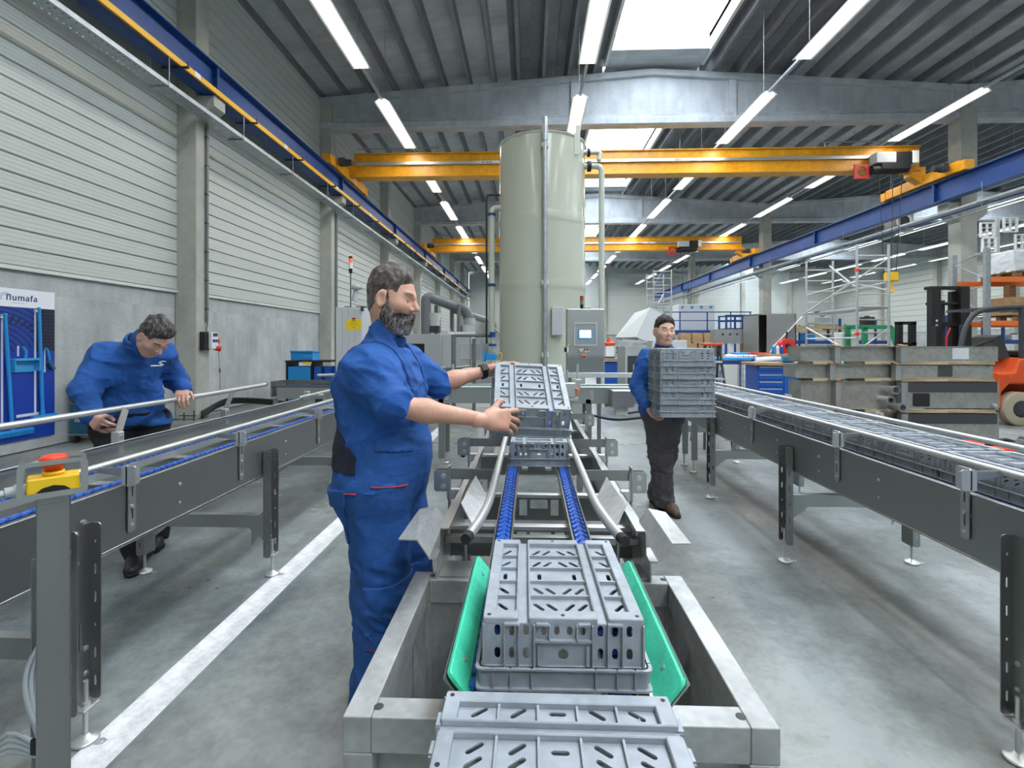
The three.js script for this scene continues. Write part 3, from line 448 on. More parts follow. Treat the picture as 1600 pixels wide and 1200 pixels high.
function sideConveyor(name, label, xc, d0, d1, yTop, yBot, chainY, aisle, legs, beamY) { // aisle: +1 when the aisle side is at higher x
  const o = thing(name, label, 'conveyor', [xc, 0, 0]), hw = 0.39, z0 = -d0, z1 = -d1;
  for (const s of [-1, 1]) { const p = new P(); p.span(s * hw, s * (hw - 0.004), yBot, yTop, z0, z1).span(s * hw, s * (hw - 0.03), yTop - 0.004, yTop, z0, z1).span(s * (hw - 0.026), s * (hw - 0.03), yTop - 0.02, yTop, z0, z1).span(s * hw, s * (hw - 0.03), yBot, yBot + 0.004, z0, z1).bar([s * (hw - 0.002), yTop - 0.002, z0], [s * (hw - 0.002), yTop - 0.002, z1], 0.005, 8).bar([s * (hw - 0.002), yBot + 0.002, z0], [s * (hw - 0.002), yBot + 0.002, z1], 0.005, 8); p.mesh('side_panel', s === aisle ? M.steelDark : M.steel, o); }
  for (const s of [-1, 1]) { chainStrand(o, s * 0.145, chainY, d0 + 0.05, d1 - 0.1, 70); new P().span(s * 0.145 - 0.034, s * 0.145 - 0.029, chainY - 0.045, chainY - 0.008, z0, z1).span(s * 0.145 + 0.029, s * 0.145 + 0.034, chainY - 0.045, chainY - 0.008, z0, z1).span(s * 0.145 - 0.03, s * 0.145 + 0.03, chainY - 0.05, chainY - 0.043, z0, z1).mesh('chain_track', M.steelBright, o); }
  for (let d = d0 + 0.3; d < d1; d += 0.58) new P().box(2 * hw - 0.012, 0.05, 0.04, 0, chainY - 0.09, -d, 0.004).box(2 * hw - 0.012, 0.012, 0.06, 0, chainY - 0.055, -d, 0.003).mesh('cross_member', M.steel, o);
  for (let d = d0 + 0.35, i = 0; d < d1; d += 0.52, i++) { bolt(o, aisle * (hw + 0.002), yTop - 0.09, -d, i % 2 ? 1.1 : 0.7, aisle); bolt(o, aisle * (hw + 0.002), yTop - 0.18, -d, 0.55, aisle); }
  for (const d of legs) { for (const s of [-1, 1]) makeLeg(o, s * hw, -d, s, yTop - (s === aisle ? 0.095 : 0.2), 0.13);
    const by = beamY, bz = -d - 0.02; new P().box(2 * hw - 0.02, 0.085, 0.045, 0, by, bz, 0.004).ext([[0, 0], [0.12, 0.1], [0.12, 0.0], [0, -0.16]].map(q => q), 0.004, [hw - 0.1, by - 0.0, bz + 0.02]).mesh('cross_beam', M.steel, o);
    for (const s of [-1, 1]) new P().ext(s > 0 ? [[0, -0.042], [0.11, -0.13], [0.11, 0.04], [0, 0.04]] : [[0, -0.042], [-0.11, -0.13], [-0.11, 0.04], [0, 0.04]], 0.006, [s * (hw - 0.115), by, bz + 0.022]).mesh('gusset', M.steel, o); }
  return o;
}
const convR = sideConveyor('chain_conveyor', 'long steel chain conveyor on the right with a row of grey crates', RX, 1.2, 6.9, 0.89, 0.63, 0.833, -1, [1.83, 3.45, 4.85, 6.3], 0.42);
const convL = sideConveyor('chain_conveyor', 'long empty steel chain conveyor on the left with the stooping man behind it', -2.1, 0.95, 5.6, 0.905, 0.655, 0.845, 1, [1.79, 3.13, 4.75], 0.345);
{ // guide tubes of the right conveyor
  const t = new P(); t.tube([[-0.26, 0.98, -1.2], [-0.26, 0.98, -3], [-0.26, 0.98, -5], [-0.26, 0.98, -6.8]], 0.016, 12, 12); t.mesh('guide_tube', M.steelBright, convR);
  new P().tube([[0.24, 0.985, -1.2], [0.24, 0.985, -3], [0.24, 0.985, -5], [0.24, 0.985, -6.8]], 0.016, 12, 12).mesh('guide_tube', M.steelBright, convR);
  for (const d of [2.08, 2.92, 4.02, 5.3]) { railBracket(convR, -0.39, -d, -1, 0.93, -0.262, 0.98); railBracket(convR, 0.39, -d + 0.25, 1, 0.93, 0.242, 0.985); }
  // left conveyor: near tube and the raised far tube the man leans on
  new P().tube([[0.25, 0.97, -1.0], [0.25, 0.97, -2.5], [0.25, 0.97, -4.0], [0.25, 0.975, -5.4]], 0.016, 12, 12).mesh('guide_tube', M.steelBright, convL);
  new P().tube([[-0.5, 1.09, -0.95], [-0.5, 1.09, -2.5], [-0.5, 1.09, -3.8], [-0.5, 1.1, -4.74]], 0.019, 12, 12).mesh('raised_guide_tube', M.steelBright, convL);
  new P().sph(0.021, -0.5, 1.1, -4.74).mesh('end_cap', M.rubber, convL);
  for (const d of [2.04, 2.84, 3.9, 4.9]) railBracket(convL, 0.39, -d, 1, 0.925, 0.255, 0.965);
  for (const [d, dz] of [[2.9, 0.14], [3.95, 0.22], [1.6, 0.2]]) { const b = new P(); b.beam([-0.415, 0.93, -d], [-0.48, 1.085, -d - dz], 0.045, 0.006, 0, V(1, 0, 0.3)).mesh('rail_arm', M.steelDark, convL); new P().box(0.05, 0.13, 0.045, -0.41, 0.9, -d, 0.006).mesh('clamp_block', M.steelBright, convL); bolt(convL, -0.38, 0.94, -d, 1, 1); }
  new P().box(0.24, 0.004, 0.2, 0.14, 0.885, -1.35, 0, 0.05, 0, 0.06).mesh('cover_plate', M.steel, convL);
  // clamp clutch at far end of tubes
  new P().tube([[-0.18, 0.965, -4.8], [-0.18, 0.965, -5.5]], 0.016, 6, 10).mesh('guide_tube', M.steelBright, convL); new P().box(0.05, 0.1, 0.05, -0.3, 0.94, -5.2, 0.006).box(0.2, 0.02, 0.05, -0.22, 0.95, -5.2, 0.004).mesh('clamp_block', M.steelBright, convL);
  new P().tube([[0.385, 0.648, -1.9], [0.36, 0.635, -2.6], [0.37, 0.642, -3.4], [0.36, 0.64, -4.4]], 0.005, 24, 6).mesh('hanging_cable', M.cable, convL);
}
// ------------------------------------------------------------------ centre conveyor
const CX = 0.045, conv = thing('chain_conveyor', 'open steel chain conveyor in the centre with two blue chains and bent guide tubes', 'conveyor', [CX, 0, 0]);
{
  const hw = 0.39, y = 0.80, z0 = -1.85, z1 = -5.35;
  for (const s of [-1, 1]) { new P().span(s * hw, s * (hw - 0.004), 0.56, y, z0, z1).span(s * hw, s * (hw - 0.038), y - 0.004, y, z0, z1).span(s * (hw - 0.034), s * (hw - 0.038), y - 0.02, y, z0, z1).span(s * hw, s * (hw - 0.03), 0.56, 0.564, z0, z1).mesh('side_panel', M.steel, conv);
    chainStrand(conv, s * 0.145, 0.79, 1.02, 5.3); new P().span(s * 0.145 - 0.0345, s * 0.145 - 0.029, 0.735, 0.785, -1.02, z1).span(s * 0.145 + 0.029, s * 0.145 + 0.0345, 0.735, 0.785, -1.02, z1).span(s * 0.145 - 0.03, s * 0.145 + 0.03, 0.735, 0.745, -1.02, z1).mesh('chain_track', M.steelDark, conv); }
  for (const d of [2.05, 2.48, 3.36, 4.3, 5.1]) { // cross member with window cut outs
    new P().box(2 * hw - 0.01, 0.02, 0.035, 0, 0.735, -d, 0.005).mesh('cross_bar', M.steelBright, conv);
    new P().ext(rect(-hw + 0.006, hw - 0.006, 0.6, 0.725), 0.005, [0, 0, -d - 0.03], [rect(-0.1, -0.06, 0.625, 0.705), rect(-0.045, 0.045, 0.66, 0.705), rect(0.06, 0.1, 0.625, 0.705)]).mesh('cross_plate', M.steelDark, conv); }
  new P().box(2 * hw - 0.01, 0.03, 0.03, 0, 0.72, -1.96, 0.004).mesh('cross_bar', M.steelDark, conv);
  for (const s of [-1, 1]) for (const [d, yy] of [[2.0, 0.7], [2.9, 0.7], [3.15, 0.64], [2.2, 0.64]]) { bolt(conv, s * (hw - 0.008), yy, -d, 1, -s); }
  // guide tubes with outward bent ends and black caps
  const tx = 0.2;
  for (const s of [-1, 1]) { const p = new P(); p.tube([[s * tx, 0.9, -5.2], [s * tx, 0.9, -3.6], [s * tx, 0.9, -2.4], [s * tx, 0.9, -1.95], [s * (tx + 0.004), 0.9, -1.8], [s * (tx + 0.019), 0.9, -1.64], [s * (tx + 0.038), 0.9, -1.52]], 0.0165, 60, 14); p.mesh('guide_tube', M.steelBright, conv);
    new P().cone([s * (tx + 0.036), 0.9, -1.53], [s * (tx + 0.0425), 0.9, -1.498], 0.0178, 0.0165, 14).mesh('end_cap', M.rubber, conv);
    for (const d of [2.33, 3.08, 4.2]) { const X = s * 0.46, z = -d; const b = new P(); // arm from the outer clamp to the tube
      b.ext(s > 0 ? [[0, -0.03], [0, 0.018], [0.27, 0.022], [0.285, 0.012], [0.23, -0.03]] : [[0, -0.03], [0, 0.018], [-0.27, 0.022], [-0.285, 0.012], [-0.23, -0.03]], 0.005, [s * (tx + 0.012), 0.885, z]); const arm = b.mesh('rail_arm', M.steelDark, conv);
      new P().ext(rrect(X - 0.04, X + 0.04, 0.80, 0.9, 0.012), 0.005, [0, 0, z + 0.012]).span(X - s * 0.03 - 0.004, X - s * 0.03 + 0.004, 0.70, 0.92, z - 0.03, z + 0.02, 0.003).mesh('clamp_plate', M.steel, arm);
      for (const q of [0.825, 0.872]) { const m = inst(boltG, M.steelBright, 'bolt', arm, [X + 0.004, q, z + 0.021], [0, -Math.PI / 2, 0]); } 
      new P().box(0.06, 0.05, 0.03, X - s * 0.05, 0.785, z, 0.004).mesh('clamp_foot', M.steelBright, arm); } }
  // bent deflector plates at the infeed, two on the tubes and two on the frame
  const plate = (pts, mat = M.steelMatt, t = 0.004) => { // convex polygons sharing edges, given thickness
    const g = new P(); for (const f of pts) { const a = f.map(q => V(...q)), n = new THREE.Vector3().crossVectors(a[1].clone().sub(a[0]), a[2].clone().sub(a[0])).normalize().multiplyScalar(t / 2), pos = [];
      const tri = (p, q, r) => pos.push(p.x, p.y, p.z, q.x, q.y, q.z, r.x, r.y, r.z), A = a.map(v => v.clone().add(n)), B = a.map(v => v.clone().sub(n));
      for (let i = 1; i < a.length - 1; i++) { tri(A[0], A[i], A[i + 1]); tri(B[0], B[i + 1], B[i]); } for (let i = 0; i < a.length; i++) { const j = (i + 1) % a.length; tri(A[i], B[i], B[j]); tri(A[i], B[j], A[j]); }
      const b = new THREE.BufferGeometry(); b.setAttribute('position', new THREE.Float32BufferAttribute(pos, 3)); b.computeVertexNormals(); g.add(b); } return g; };
  for (const s of [-1, 1]) {
    plate([[[s * 0.204, 0.9, -1.88], [s * 0.222, 0.9, -1.57], [s * 0.285, 0.945, -1.70], [s * 0.272, 0.95, -2.04]]]).mesh('deflector_plate', M.steelMatt, conv);
    const e = 0.0; plate([[[s * 0.385, 0.78, -1.64], [s * 0.385, 0.803, -1.95], [s * 0.42, 0.85, -1.95], [s * 0.425, 0.838, -1.64]], [[s * 0.425, 0.838, -1.64], [s * 0.42, 0.85, -1.95], [s * 0.485, 0.84, -1.94], [s * 0.505, 0.815, -1.70]]]).mesh('bent_deflector_plate', M.steelMatt, conv);
    new P().bar([s * 0.3, 0.64, -1.94], [s * 0.3, 0.72, -1.94], 0.007, 8).mesh('support_stud', M.steelDark, conv);
    new P().ext(s > 0 ? [[0, 0], [0.006, 0], [0.006, 0.07], [0.03, 0.07], [0.03, 0.076], [0, 0.076]] : [[0, 0], [-0.006, 0], [-0.006, 0.07], [-0.03, 0.07], [-0.03, 0.076], [0, 0.076]], 0.12, [s * 0.385, 0.642, -1.90]).box(0.12, 0.006, 0.12, s * 0.32, 0.645, -1.86).mesh('mounting_bracket', M.steelBright, conv);
  }
  for (const s of [-1, 1]) { for (const d of [2.9, 4.6]) makeLeg(conv, s * hw, -d, s, 0.72, 0.13); }
  for (const d of [2.9, 4.6]) new P().box(2 * hw - 0.02, 0.07, 0.05, 0, 0.3, -d - 0.03, 0.004).mesh('cross_beam', M.steel, conv);
  new P().box(0.028, 0.12, 0.06, -0.47, 0.84, -3.12, 0.006).bar([-0.49, 0.86, -3.1], [-0.455, 0.86, -3.1], 0.018, 10).mesh('sensor', M.darkGrey, conv);
}
{ // welded stainless box with thick rim at the infeed
  const o = thing('infeed_box', 'open stainless steel box with a broad welded rim under the crates', 'steel box', [0.064, 0, -1.48]);
  const X = 0.497, Z = 0.362, t = 0.066, h = 0.64;
  for (const s of [-1, 1]) { new P().span(s * X, s * (X - t), h - 0.085, h, -Z, Z, 0.004).mesh('rim_side', M.steelMatt, o); new P().span(-X + t, X - t, h - 0.085, h, s * Z, s * (Z - t), 0.004).mesh('rim_end', M.steelMatt, o);
    new P().span(s * (X - 0.05), s * (X - 0.054), 0.12, h - 0.08, -Z + 0.05, Z - 0.05).mesh('side_wall', M.steelMatt, o); new P().span(-X + 0.05, X - 0.05, 0.12, h - 0.08, s * (Z - 0.05), s * (Z - 0.054)).mesh('end_wall', M.steelMatt, o);
    for (const q of [-1, 1]) { new P().span(s * X, s * (X - 0.07), 0.0, h - 0.085, q * Z, q * (Z - 0.07), 0.004).mesh('corner_post', M.steelMatt, o); new P().lathe([[0, 0], [0.0115, 0], [0.0115, 0.0008], [0.009, 0.0016], [0, 0.0018]], s * (X - 0.075), h, q * (Z - 0.033), 14).mesh('plug', M.darkGrey, o); } }
  new P().span(-X + 0.06, X - 0.06, 0.115, 0.12, -Z + 0.055, Z - 0.055).mesh('bottom_plate', M.steelMatt, o);
  for (const s of [-1, 1]) new P().ext([[0, 0.12], [0.12, 0.12], [0.0, 0.53]], 0.004, [s * (X - 0.056), 0, -0.1, 0, s < 0 ? 0 : Math.PI, 0]).mesh('stiffener', M.steelMatt, o);
  // support frame for the chains inside the box
  for (const s of [-1, 1]) { new P().span(s * 0.135 - 0.018, s * 0.135 + 0.018, 0.66, 0.73, -0.28, 0.4, 0.003).span(s * 0.135 - 0.015, s * 0.135 + 0.015, 0.12, 0.67, -0.25, -0.2).span(s * 0.135 - 0.015, s * 0.135 + 0.015, 0.12, 0.67, 0.2, 0.25).mesh('chain_support', M.steelDark, o); }
}
{ // green guide plates on steel backing
  for (const s of [-1, 1]) { const o = thing('guide_plate', s < 0 ? 'bright green slanted plastic guide plate left of the near crate' : 'bright green slanted plastic guide plate right of the near crate', 'guide plate', [0.068, 0, 0]);
    const g = new P(); g.ext(rrect(-0.28, 0.28, 0, 0.082, 0.012, 3), 0.011, [0, 0, 0], [], 0.002); const q = g.geo(); q.rotateY(Math.PI / 2); // length along z, width up
    const m = new THREE.Mesh(q, M.green); put(m, 'plastic_plate', o); const ang = s * R(-38); m.rotation.z = ang; m.position.set(s * 0.19, 0.757, -1.28);
    const b = new P(); b.box(0.004, 0.08, 0.56, 0, 0.04, 0); const bm = b.mesh('steel_backing', M.steel, o); bm.rotation.z = ang; bm.position.set(s * 0.192 + (s > 0 ? 0.012 : -0.004), 0.752, -1.28);
    new P().span(s * 0.182 - 0.003, s * 0.182 + 0.003, 0.66, 0.775, -1.0, -1.5).mesh('edge_strip', M.steelBright, o);
    for (const z of [0.2, -0.2]) { const k = inst(boltG, M.steelBright, 'bolt', m, [s > 0 ? 0.0005 : 0.0115, 0.05, z], [0, s > 0 ? Math.PI : 0, 0]); k.scale.setScalar(0.7); } }
  const st = thing('infeed_stand', 'low stainless stand under the crosswise crate at the front', 'stand', [0.05, 0, -0.765]);
  for (const s of [-1, 1]) { new P().span(s * 0.19, s * 0.15, 0.66, 0.6985, -0.13, 0.13, 0.004).mesh('support_rail', M.steel, st); for (const q of [-1, 1]) new P().span(s * 0.19, s * 0.15, 0, 0.66, q * 0.13, q * 0.09, 0.004).mesh('leg', M.steel, st); }
}
{ // emergency stop on a post, left foreground
  const o = thing('emergency_stop_post', 'yellow emergency stop box with red mushroom button on a grey steel post', 'emergency stop', [-1.457, 0.018, -1.45], R(45));
  new P().box(0.078, 1.04, 0.05, 0, 0.50, 0, 0.004).span(-0.03, 0.03, 0.05, 1.0, 0.024, 0.027).mesh('post', M.steelDark, o); new P().box(0.16, 0.008, 0.14, 0, -0.0138, 0, 0.002).mesh('foot_plate', M.steelDark, o);
  new P().box(0.15, 0.006, 0.11, 0, 1.028, 0, 0.002).mesh('carrier_plate', M.steel, o);
  for (const z of [-0.055, 0.055]) new P().ext(rrect(-0.078, 0.078, 1.025, 1.135, 0.018), 0.004, [0, 0, z - 0.002], [rrect(-0.064, 0.064, 1.042, 1.122, 0.01)]).mesh('guard_frame', M.steel, o);
  new P().box(0.118, 0.048, 0.078, 0, 1.058, 0, 0.006).mesh('box', M.yellow, o); new P().ext([[-0.045, 1.034], [0.045, 1.034], [0.025, 1.052], [0, 1.058], [-0.025, 1.052]], 0.004, [0, 0, 0.0375]).mesh('box_inlay', M.black, o);
  new P().lathe([[0, 1.082], [0.026, 1.082], [0.026, 1.094], [0.0, 1.094]], 0, 0, 0, 20).mesh('button_collar', M.yellow, o);
  new P().lathe([[0, 1.09], [0.022, 1.092], [0.022, 1.108], [0.032, 1.112], [0.034, 1.12], [0.033, 1.135], [0.026, 1.142], [0, 1.144]], 0, 0, 0, 24).mesh('mushroom_button', M.orangeRed, o);
  new P().cone([-0.058, 1.05, 0.01], [-0.105, 1.05, 0.02], 0.017, 0.015, 12).bar([-0.07, 1.05, 0.012], [-0.085, 1.05, 0.016], 0.02, 8).mesh('cable_gland', M.cable, o);
  new P().tube([[-0.1, 1.05, 0.02], [-0.15, 1.03, 0.04], [-0.19, 0.93, 0.06], [-0.18, 0.6, 0.05], [-0.13, 0.35, 0.05], [-0.12, 0.22, 0.05], [-0.17, 0.2, 0.06], [-0.2, 0.3, 0.03]], 0.008, 50, 8).mesh('cable', M.cable, o);
  const c = thing('cable_coil', 'grey cables coiled and tied beside the emergency stop post', 'cable', [-1.60, 0, -1.5]);
  for (let k = 0; k < 4; k++) new P().tube([[0.05, 0.62 + k * 0.02, -0.08], [0.0, 0.45, -0.02 * k], [0.07, 0.25, 0.02], [0.1, 0.08 + 0.02 * k, 0.0], [0.02, 0.02 + k * 0.012, 0.04], [-0.09, 0.05, 0.03 * k], [-0.14, 0.14, 0.02], [-0.06, 0.2 + k * 0.02, 0], [0.06, 0.2 + 0.01 * k, 0.01]], 0.007, 40, 7).mesh('cable_loop', M.cable, c);
  new P().box(0.05, 0.05, 0.012, 0.06, 0.235, 0.015, 0.004).mesh('cable_tie', M.black, c);
  const b = thing('bent_bracket', 'tall narrow bent steel bracket strip beside the emergency stop post', 'bracket', [-1.56, 0, -1.56]);
  new P().ext(rrect(-0.05, 0.0, 0, 0.8, 0.012), 0.005, [0, 0, 0], [circ(-0.03, 0.77, 0.006, 8), circ(-0.03, 0.65, 0.006, 8)]).span(-0.055, -0.05, 0, 0.8, 0, 0.03).mesh('strip', M.steel, b);
}
// ------------------------------------------------------------------ people: distance fields meshed with surface nets
const smin = (a, b, k) => { const h = Math.max(k - Math.abs(a - b), 0) / k; return Math.min(a, b) - h * h * k * 0.25; };
const smax = (a, b, k) => -smin(-a, -b, k);
const N3 = (() => { const r = rng(77), n = 32, g = new Float32Array(n * n * n); for (let i = 0; i < g.length; i++) g[i] = r(); const at = (x, y, z) => g[((z & 31) * 32 + (y & 31)) * 32 + (x & 31)];
  return (x, y, z) => { const X = Math.floor(x), Y = Math.floor(y), Z = Math.floor(z); let u = x - X, v = y - Y, w = z - Z; u = u * u * (3 - 2 * u); v = v * v * (3 - 2 * v); w = w * w * (3 - 2 * w);
    return lerp(lerp(lerp(at(X, Y, Z), at(X + 1, Y, Z), u), lerp(at(X, Y + 1, Z), at(X + 1, Y + 1, Z), u), v), lerp(lerp(at(X, Y, Z + 1), at(X + 1, Y, Z + 1), u), lerp(at(X, Y + 1, Z + 1), at(X + 1, Y + 1, Z + 1), u), v), w); }; })();
const capD = (x, y, z, c) => { const px = x - c[0], py = y - c[1], pz = z - c[2]; let h = (px * c[8] + py * c[9] + pz * c[10]) * c[11]; h = h < 0 ? 0 : h > 1 ? 1 : h; const qx = px - c[8] * h, qy = py - c[9] * h, qz = pz - c[10] * h; return Math.sqrt(qx * qx + qy * qy + qz * qz) - (c[6] + (c[7] - c[6]) * h); };
const cap = (a, b, ra, rb = ra, k = 0.04) => { const dx = b[0] - a[0], dy = b[1] - a[1], dz = b[2] - a[2]; return { c: [a[0], a[1], a[2], b[0], b[1], b[2], ra, rb, dx, dy, dz, 1 / Math.max(1e-9, dx * dx + dy * dy + dz * dz)], k }; };
const ell = (c, r, k = 0.03, turn = 0) => ({ e: [...c, ...r, Math.cos(turn), Math.sin(turn)], k });
const ellD = (x, y, z, e) => { let px = x - e[0], py = y - e[1], pz = z - e[2]; const qx = px * e[6] - pz * e[7], qz = px * e[7] + pz * e[6]; const a = qx / e[3], b = py / e[4], c = qz / e[5], k0 = Math.sqrt(a * a + b * b + c * c), a2 = a / e[3], b2 = b / e[4], c2 = c / e[5], k1 = Math.sqrt(a2 * a2 + b2 * b2 + c2 * c2); return k1 < 1e-9 ? -Math.min(e[3], e[4], e[5]) : k0 * (k0 - 1) / k1; };
const field = prims => (x, y, z) => { let d = 1e3; for (const p of prims) { const q = p.c ? capD(x, y, z, p.c) : ellD(x, y, z, p.e); d = smin(d, q, p.k); } return d; };
function bounds(prims, m) { const lo = [1e9, 1e9, 1e9], hi = [-1e9, -1e9, -1e9]; for (const p of prims) for (let i = 0; i < 3; i++) { if (p.c) { const r = Math.max(p.c[6], p.c[7]); lo[i] = Math.min(lo[i], p.c[i] - r, p.c[i + 3] - r); hi[i] = Math.max(hi[i], p.c[i] + r, p.c[i + 3] + r); } else { const r = Math.max(p.e[3], p.e[4], p.e[5]); lo[i] = Math.min(lo[i], p.e[i] - r); hi[i] = Math.max(hi[i], p.e[i] + r); } } return [lo.map(v => v - m), hi.map(v => v + m)]; }
function meshField(f, [lo, hi], h, colorFn) {
  const nx = Math.ceil((hi[0] - lo[0]) / h) + 2, ny = Math.ceil((hi[1] - lo[1]) / h) + 2, nz = Math.ceil((hi[2] - lo[2]) / h) + 2, F = new Float32Array(nx * ny * nz), id = (i, j, k) => (k * ny + j) * nx + i;
  // coarse pass: only cells near the surface get the fine samples
  const B = 4; for (let k = 0; k < nz; k += B) for (let j = 0; j < ny; j += B) for (let i = 0; i < nx; i += B) {
    const c = f(lo[0] + (i + 1.5) * h, lo[1] + (j + 1.5) * h, lo[2] + (k + 1.5) * h), far = Math.abs(c) > B * h * 1.6 + 0.02;
    for (let c2 = k; c2 < Math.min(k + B, nz); c2++) for (let b = j; b < Math.min(j + B, ny); b++) for (let a = i; a < Math.min(i + B, nx); a++) F[id(a, b, c2)] = far ? c : f(lo[0] + a * h, lo[1] + b * h, lo[2] + c2 * h); }
  const vid = new Int32Array(nx * ny * nz).fill(-1), pos = [], idx = [];
  for (let k = 0; k < nz - 1; k++) for (let j = 0; j < ny - 1; j++) for (let i = 0; i < nx - 1; i++) {
    let sx = 0, sy = 0, sz = 0, n = 0; const v = []; let neg = 0; for (let q = 0; q < 8; q++) { const t = F[id(i + (q & 1), j + (q >> 1 & 1), k + (q >> 2))]; v.push(t); if (t < 0) neg++; }
    if (neg === 0 || neg === 8) continue;
    for (let q = 0; q < 8; q++) for (const b of [1, 2, 4]) if (!(q & b) && (v[q] < 0) !== (v[q | b] < 0)) { const t = v[q] / (v[q] - v[q | b]); sx += (q & 1) + (b === 1 ? t : 0); sy += (q >> 1 & 1) + (b === 2 ? t : 0); sz += (q >> 2) + (b === 4 ? t : 0); n++; }
    vid[id(i, j, k)] = pos.length / 3; pos.push(lo[0] + (i + sx / n) * h, lo[1] + (j + sy / n) * h, lo[2] + (k + sz / n) * h); }
  const quad = (a, b, c, d, flip) => { if (a < 0 || b < 0 || c < 0 || d < 0) return; flip ? idx.push(a, c, b, a, d, c) : idx.push(a, b, c, a, c, d); };
  for (let k = 1; k < nz - 1; k++) for (let j = 1; j < ny - 1; j++) for (let i = 1; i < nx - 1; i++) { const s = F[id(i, j, k)] < 0;
    if (s !== F[id(i + 1, j, k)] < 0) quad(vid[id(i, j - 1, k - 1)], vid[id(i, j, k - 1)], vid[id(i, j, k)], vid[id(i, j - 1, k)], !s);
    if (s !== F[id(i, j + 1, k)] < 0) quad(vid[id(i - 1, j, k - 1)], vid[id(i - 1, j, k)], vid[id(i, j, k)], vid[id(i, j, k - 1)], !s);
    if (s !== F[id(i, j, k + 1)] < 0) quad(vid[id(i - 1, j - 1, k)], vid[id(i, j - 1, k)], vid[id(i, j, k)], vid[id(i - 1, j, k)], !s); }
  const g = new THREE.BufferGeometry(); g.setAttribute('position', new THREE.Float32BufferAttribute(pos, 3)); g.setIndex(idx); g.computeVertexNormals();
  if (colorFn) { const c = new Float32Array(pos.length); for (let i = 0; i < pos.length; i += 3) { const q = colorFn(pos[i], pos[i + 1], pos[i + 2]); c[i] = q[0]; c[i + 1] = q[1]; c[i + 2] = q[2]; } g.setAttribute('color', new THREE.BufferAttribute(c, 3)); }
  const uv = new Float32Array(pos.length / 3 * 2); for (let i = 0; i < pos.length / 3; i++) { uv[i * 2] = pos[i * 3] + pos[i * 3 + 2]; uv[i * 2 + 1] = pos[i * 3 + 1]; } g.setAttribute('uv', new THREE.BufferAttribute(uv, 2));
  return g;
}
const mergeI = gs => mergeGeometries(gs, false);
const lin = h => { const c = hex(h); return [c.r, c.g, c.b]; }, mixc = (a, b, t) => a.map((v, i) => lerp(v, b[i], t));

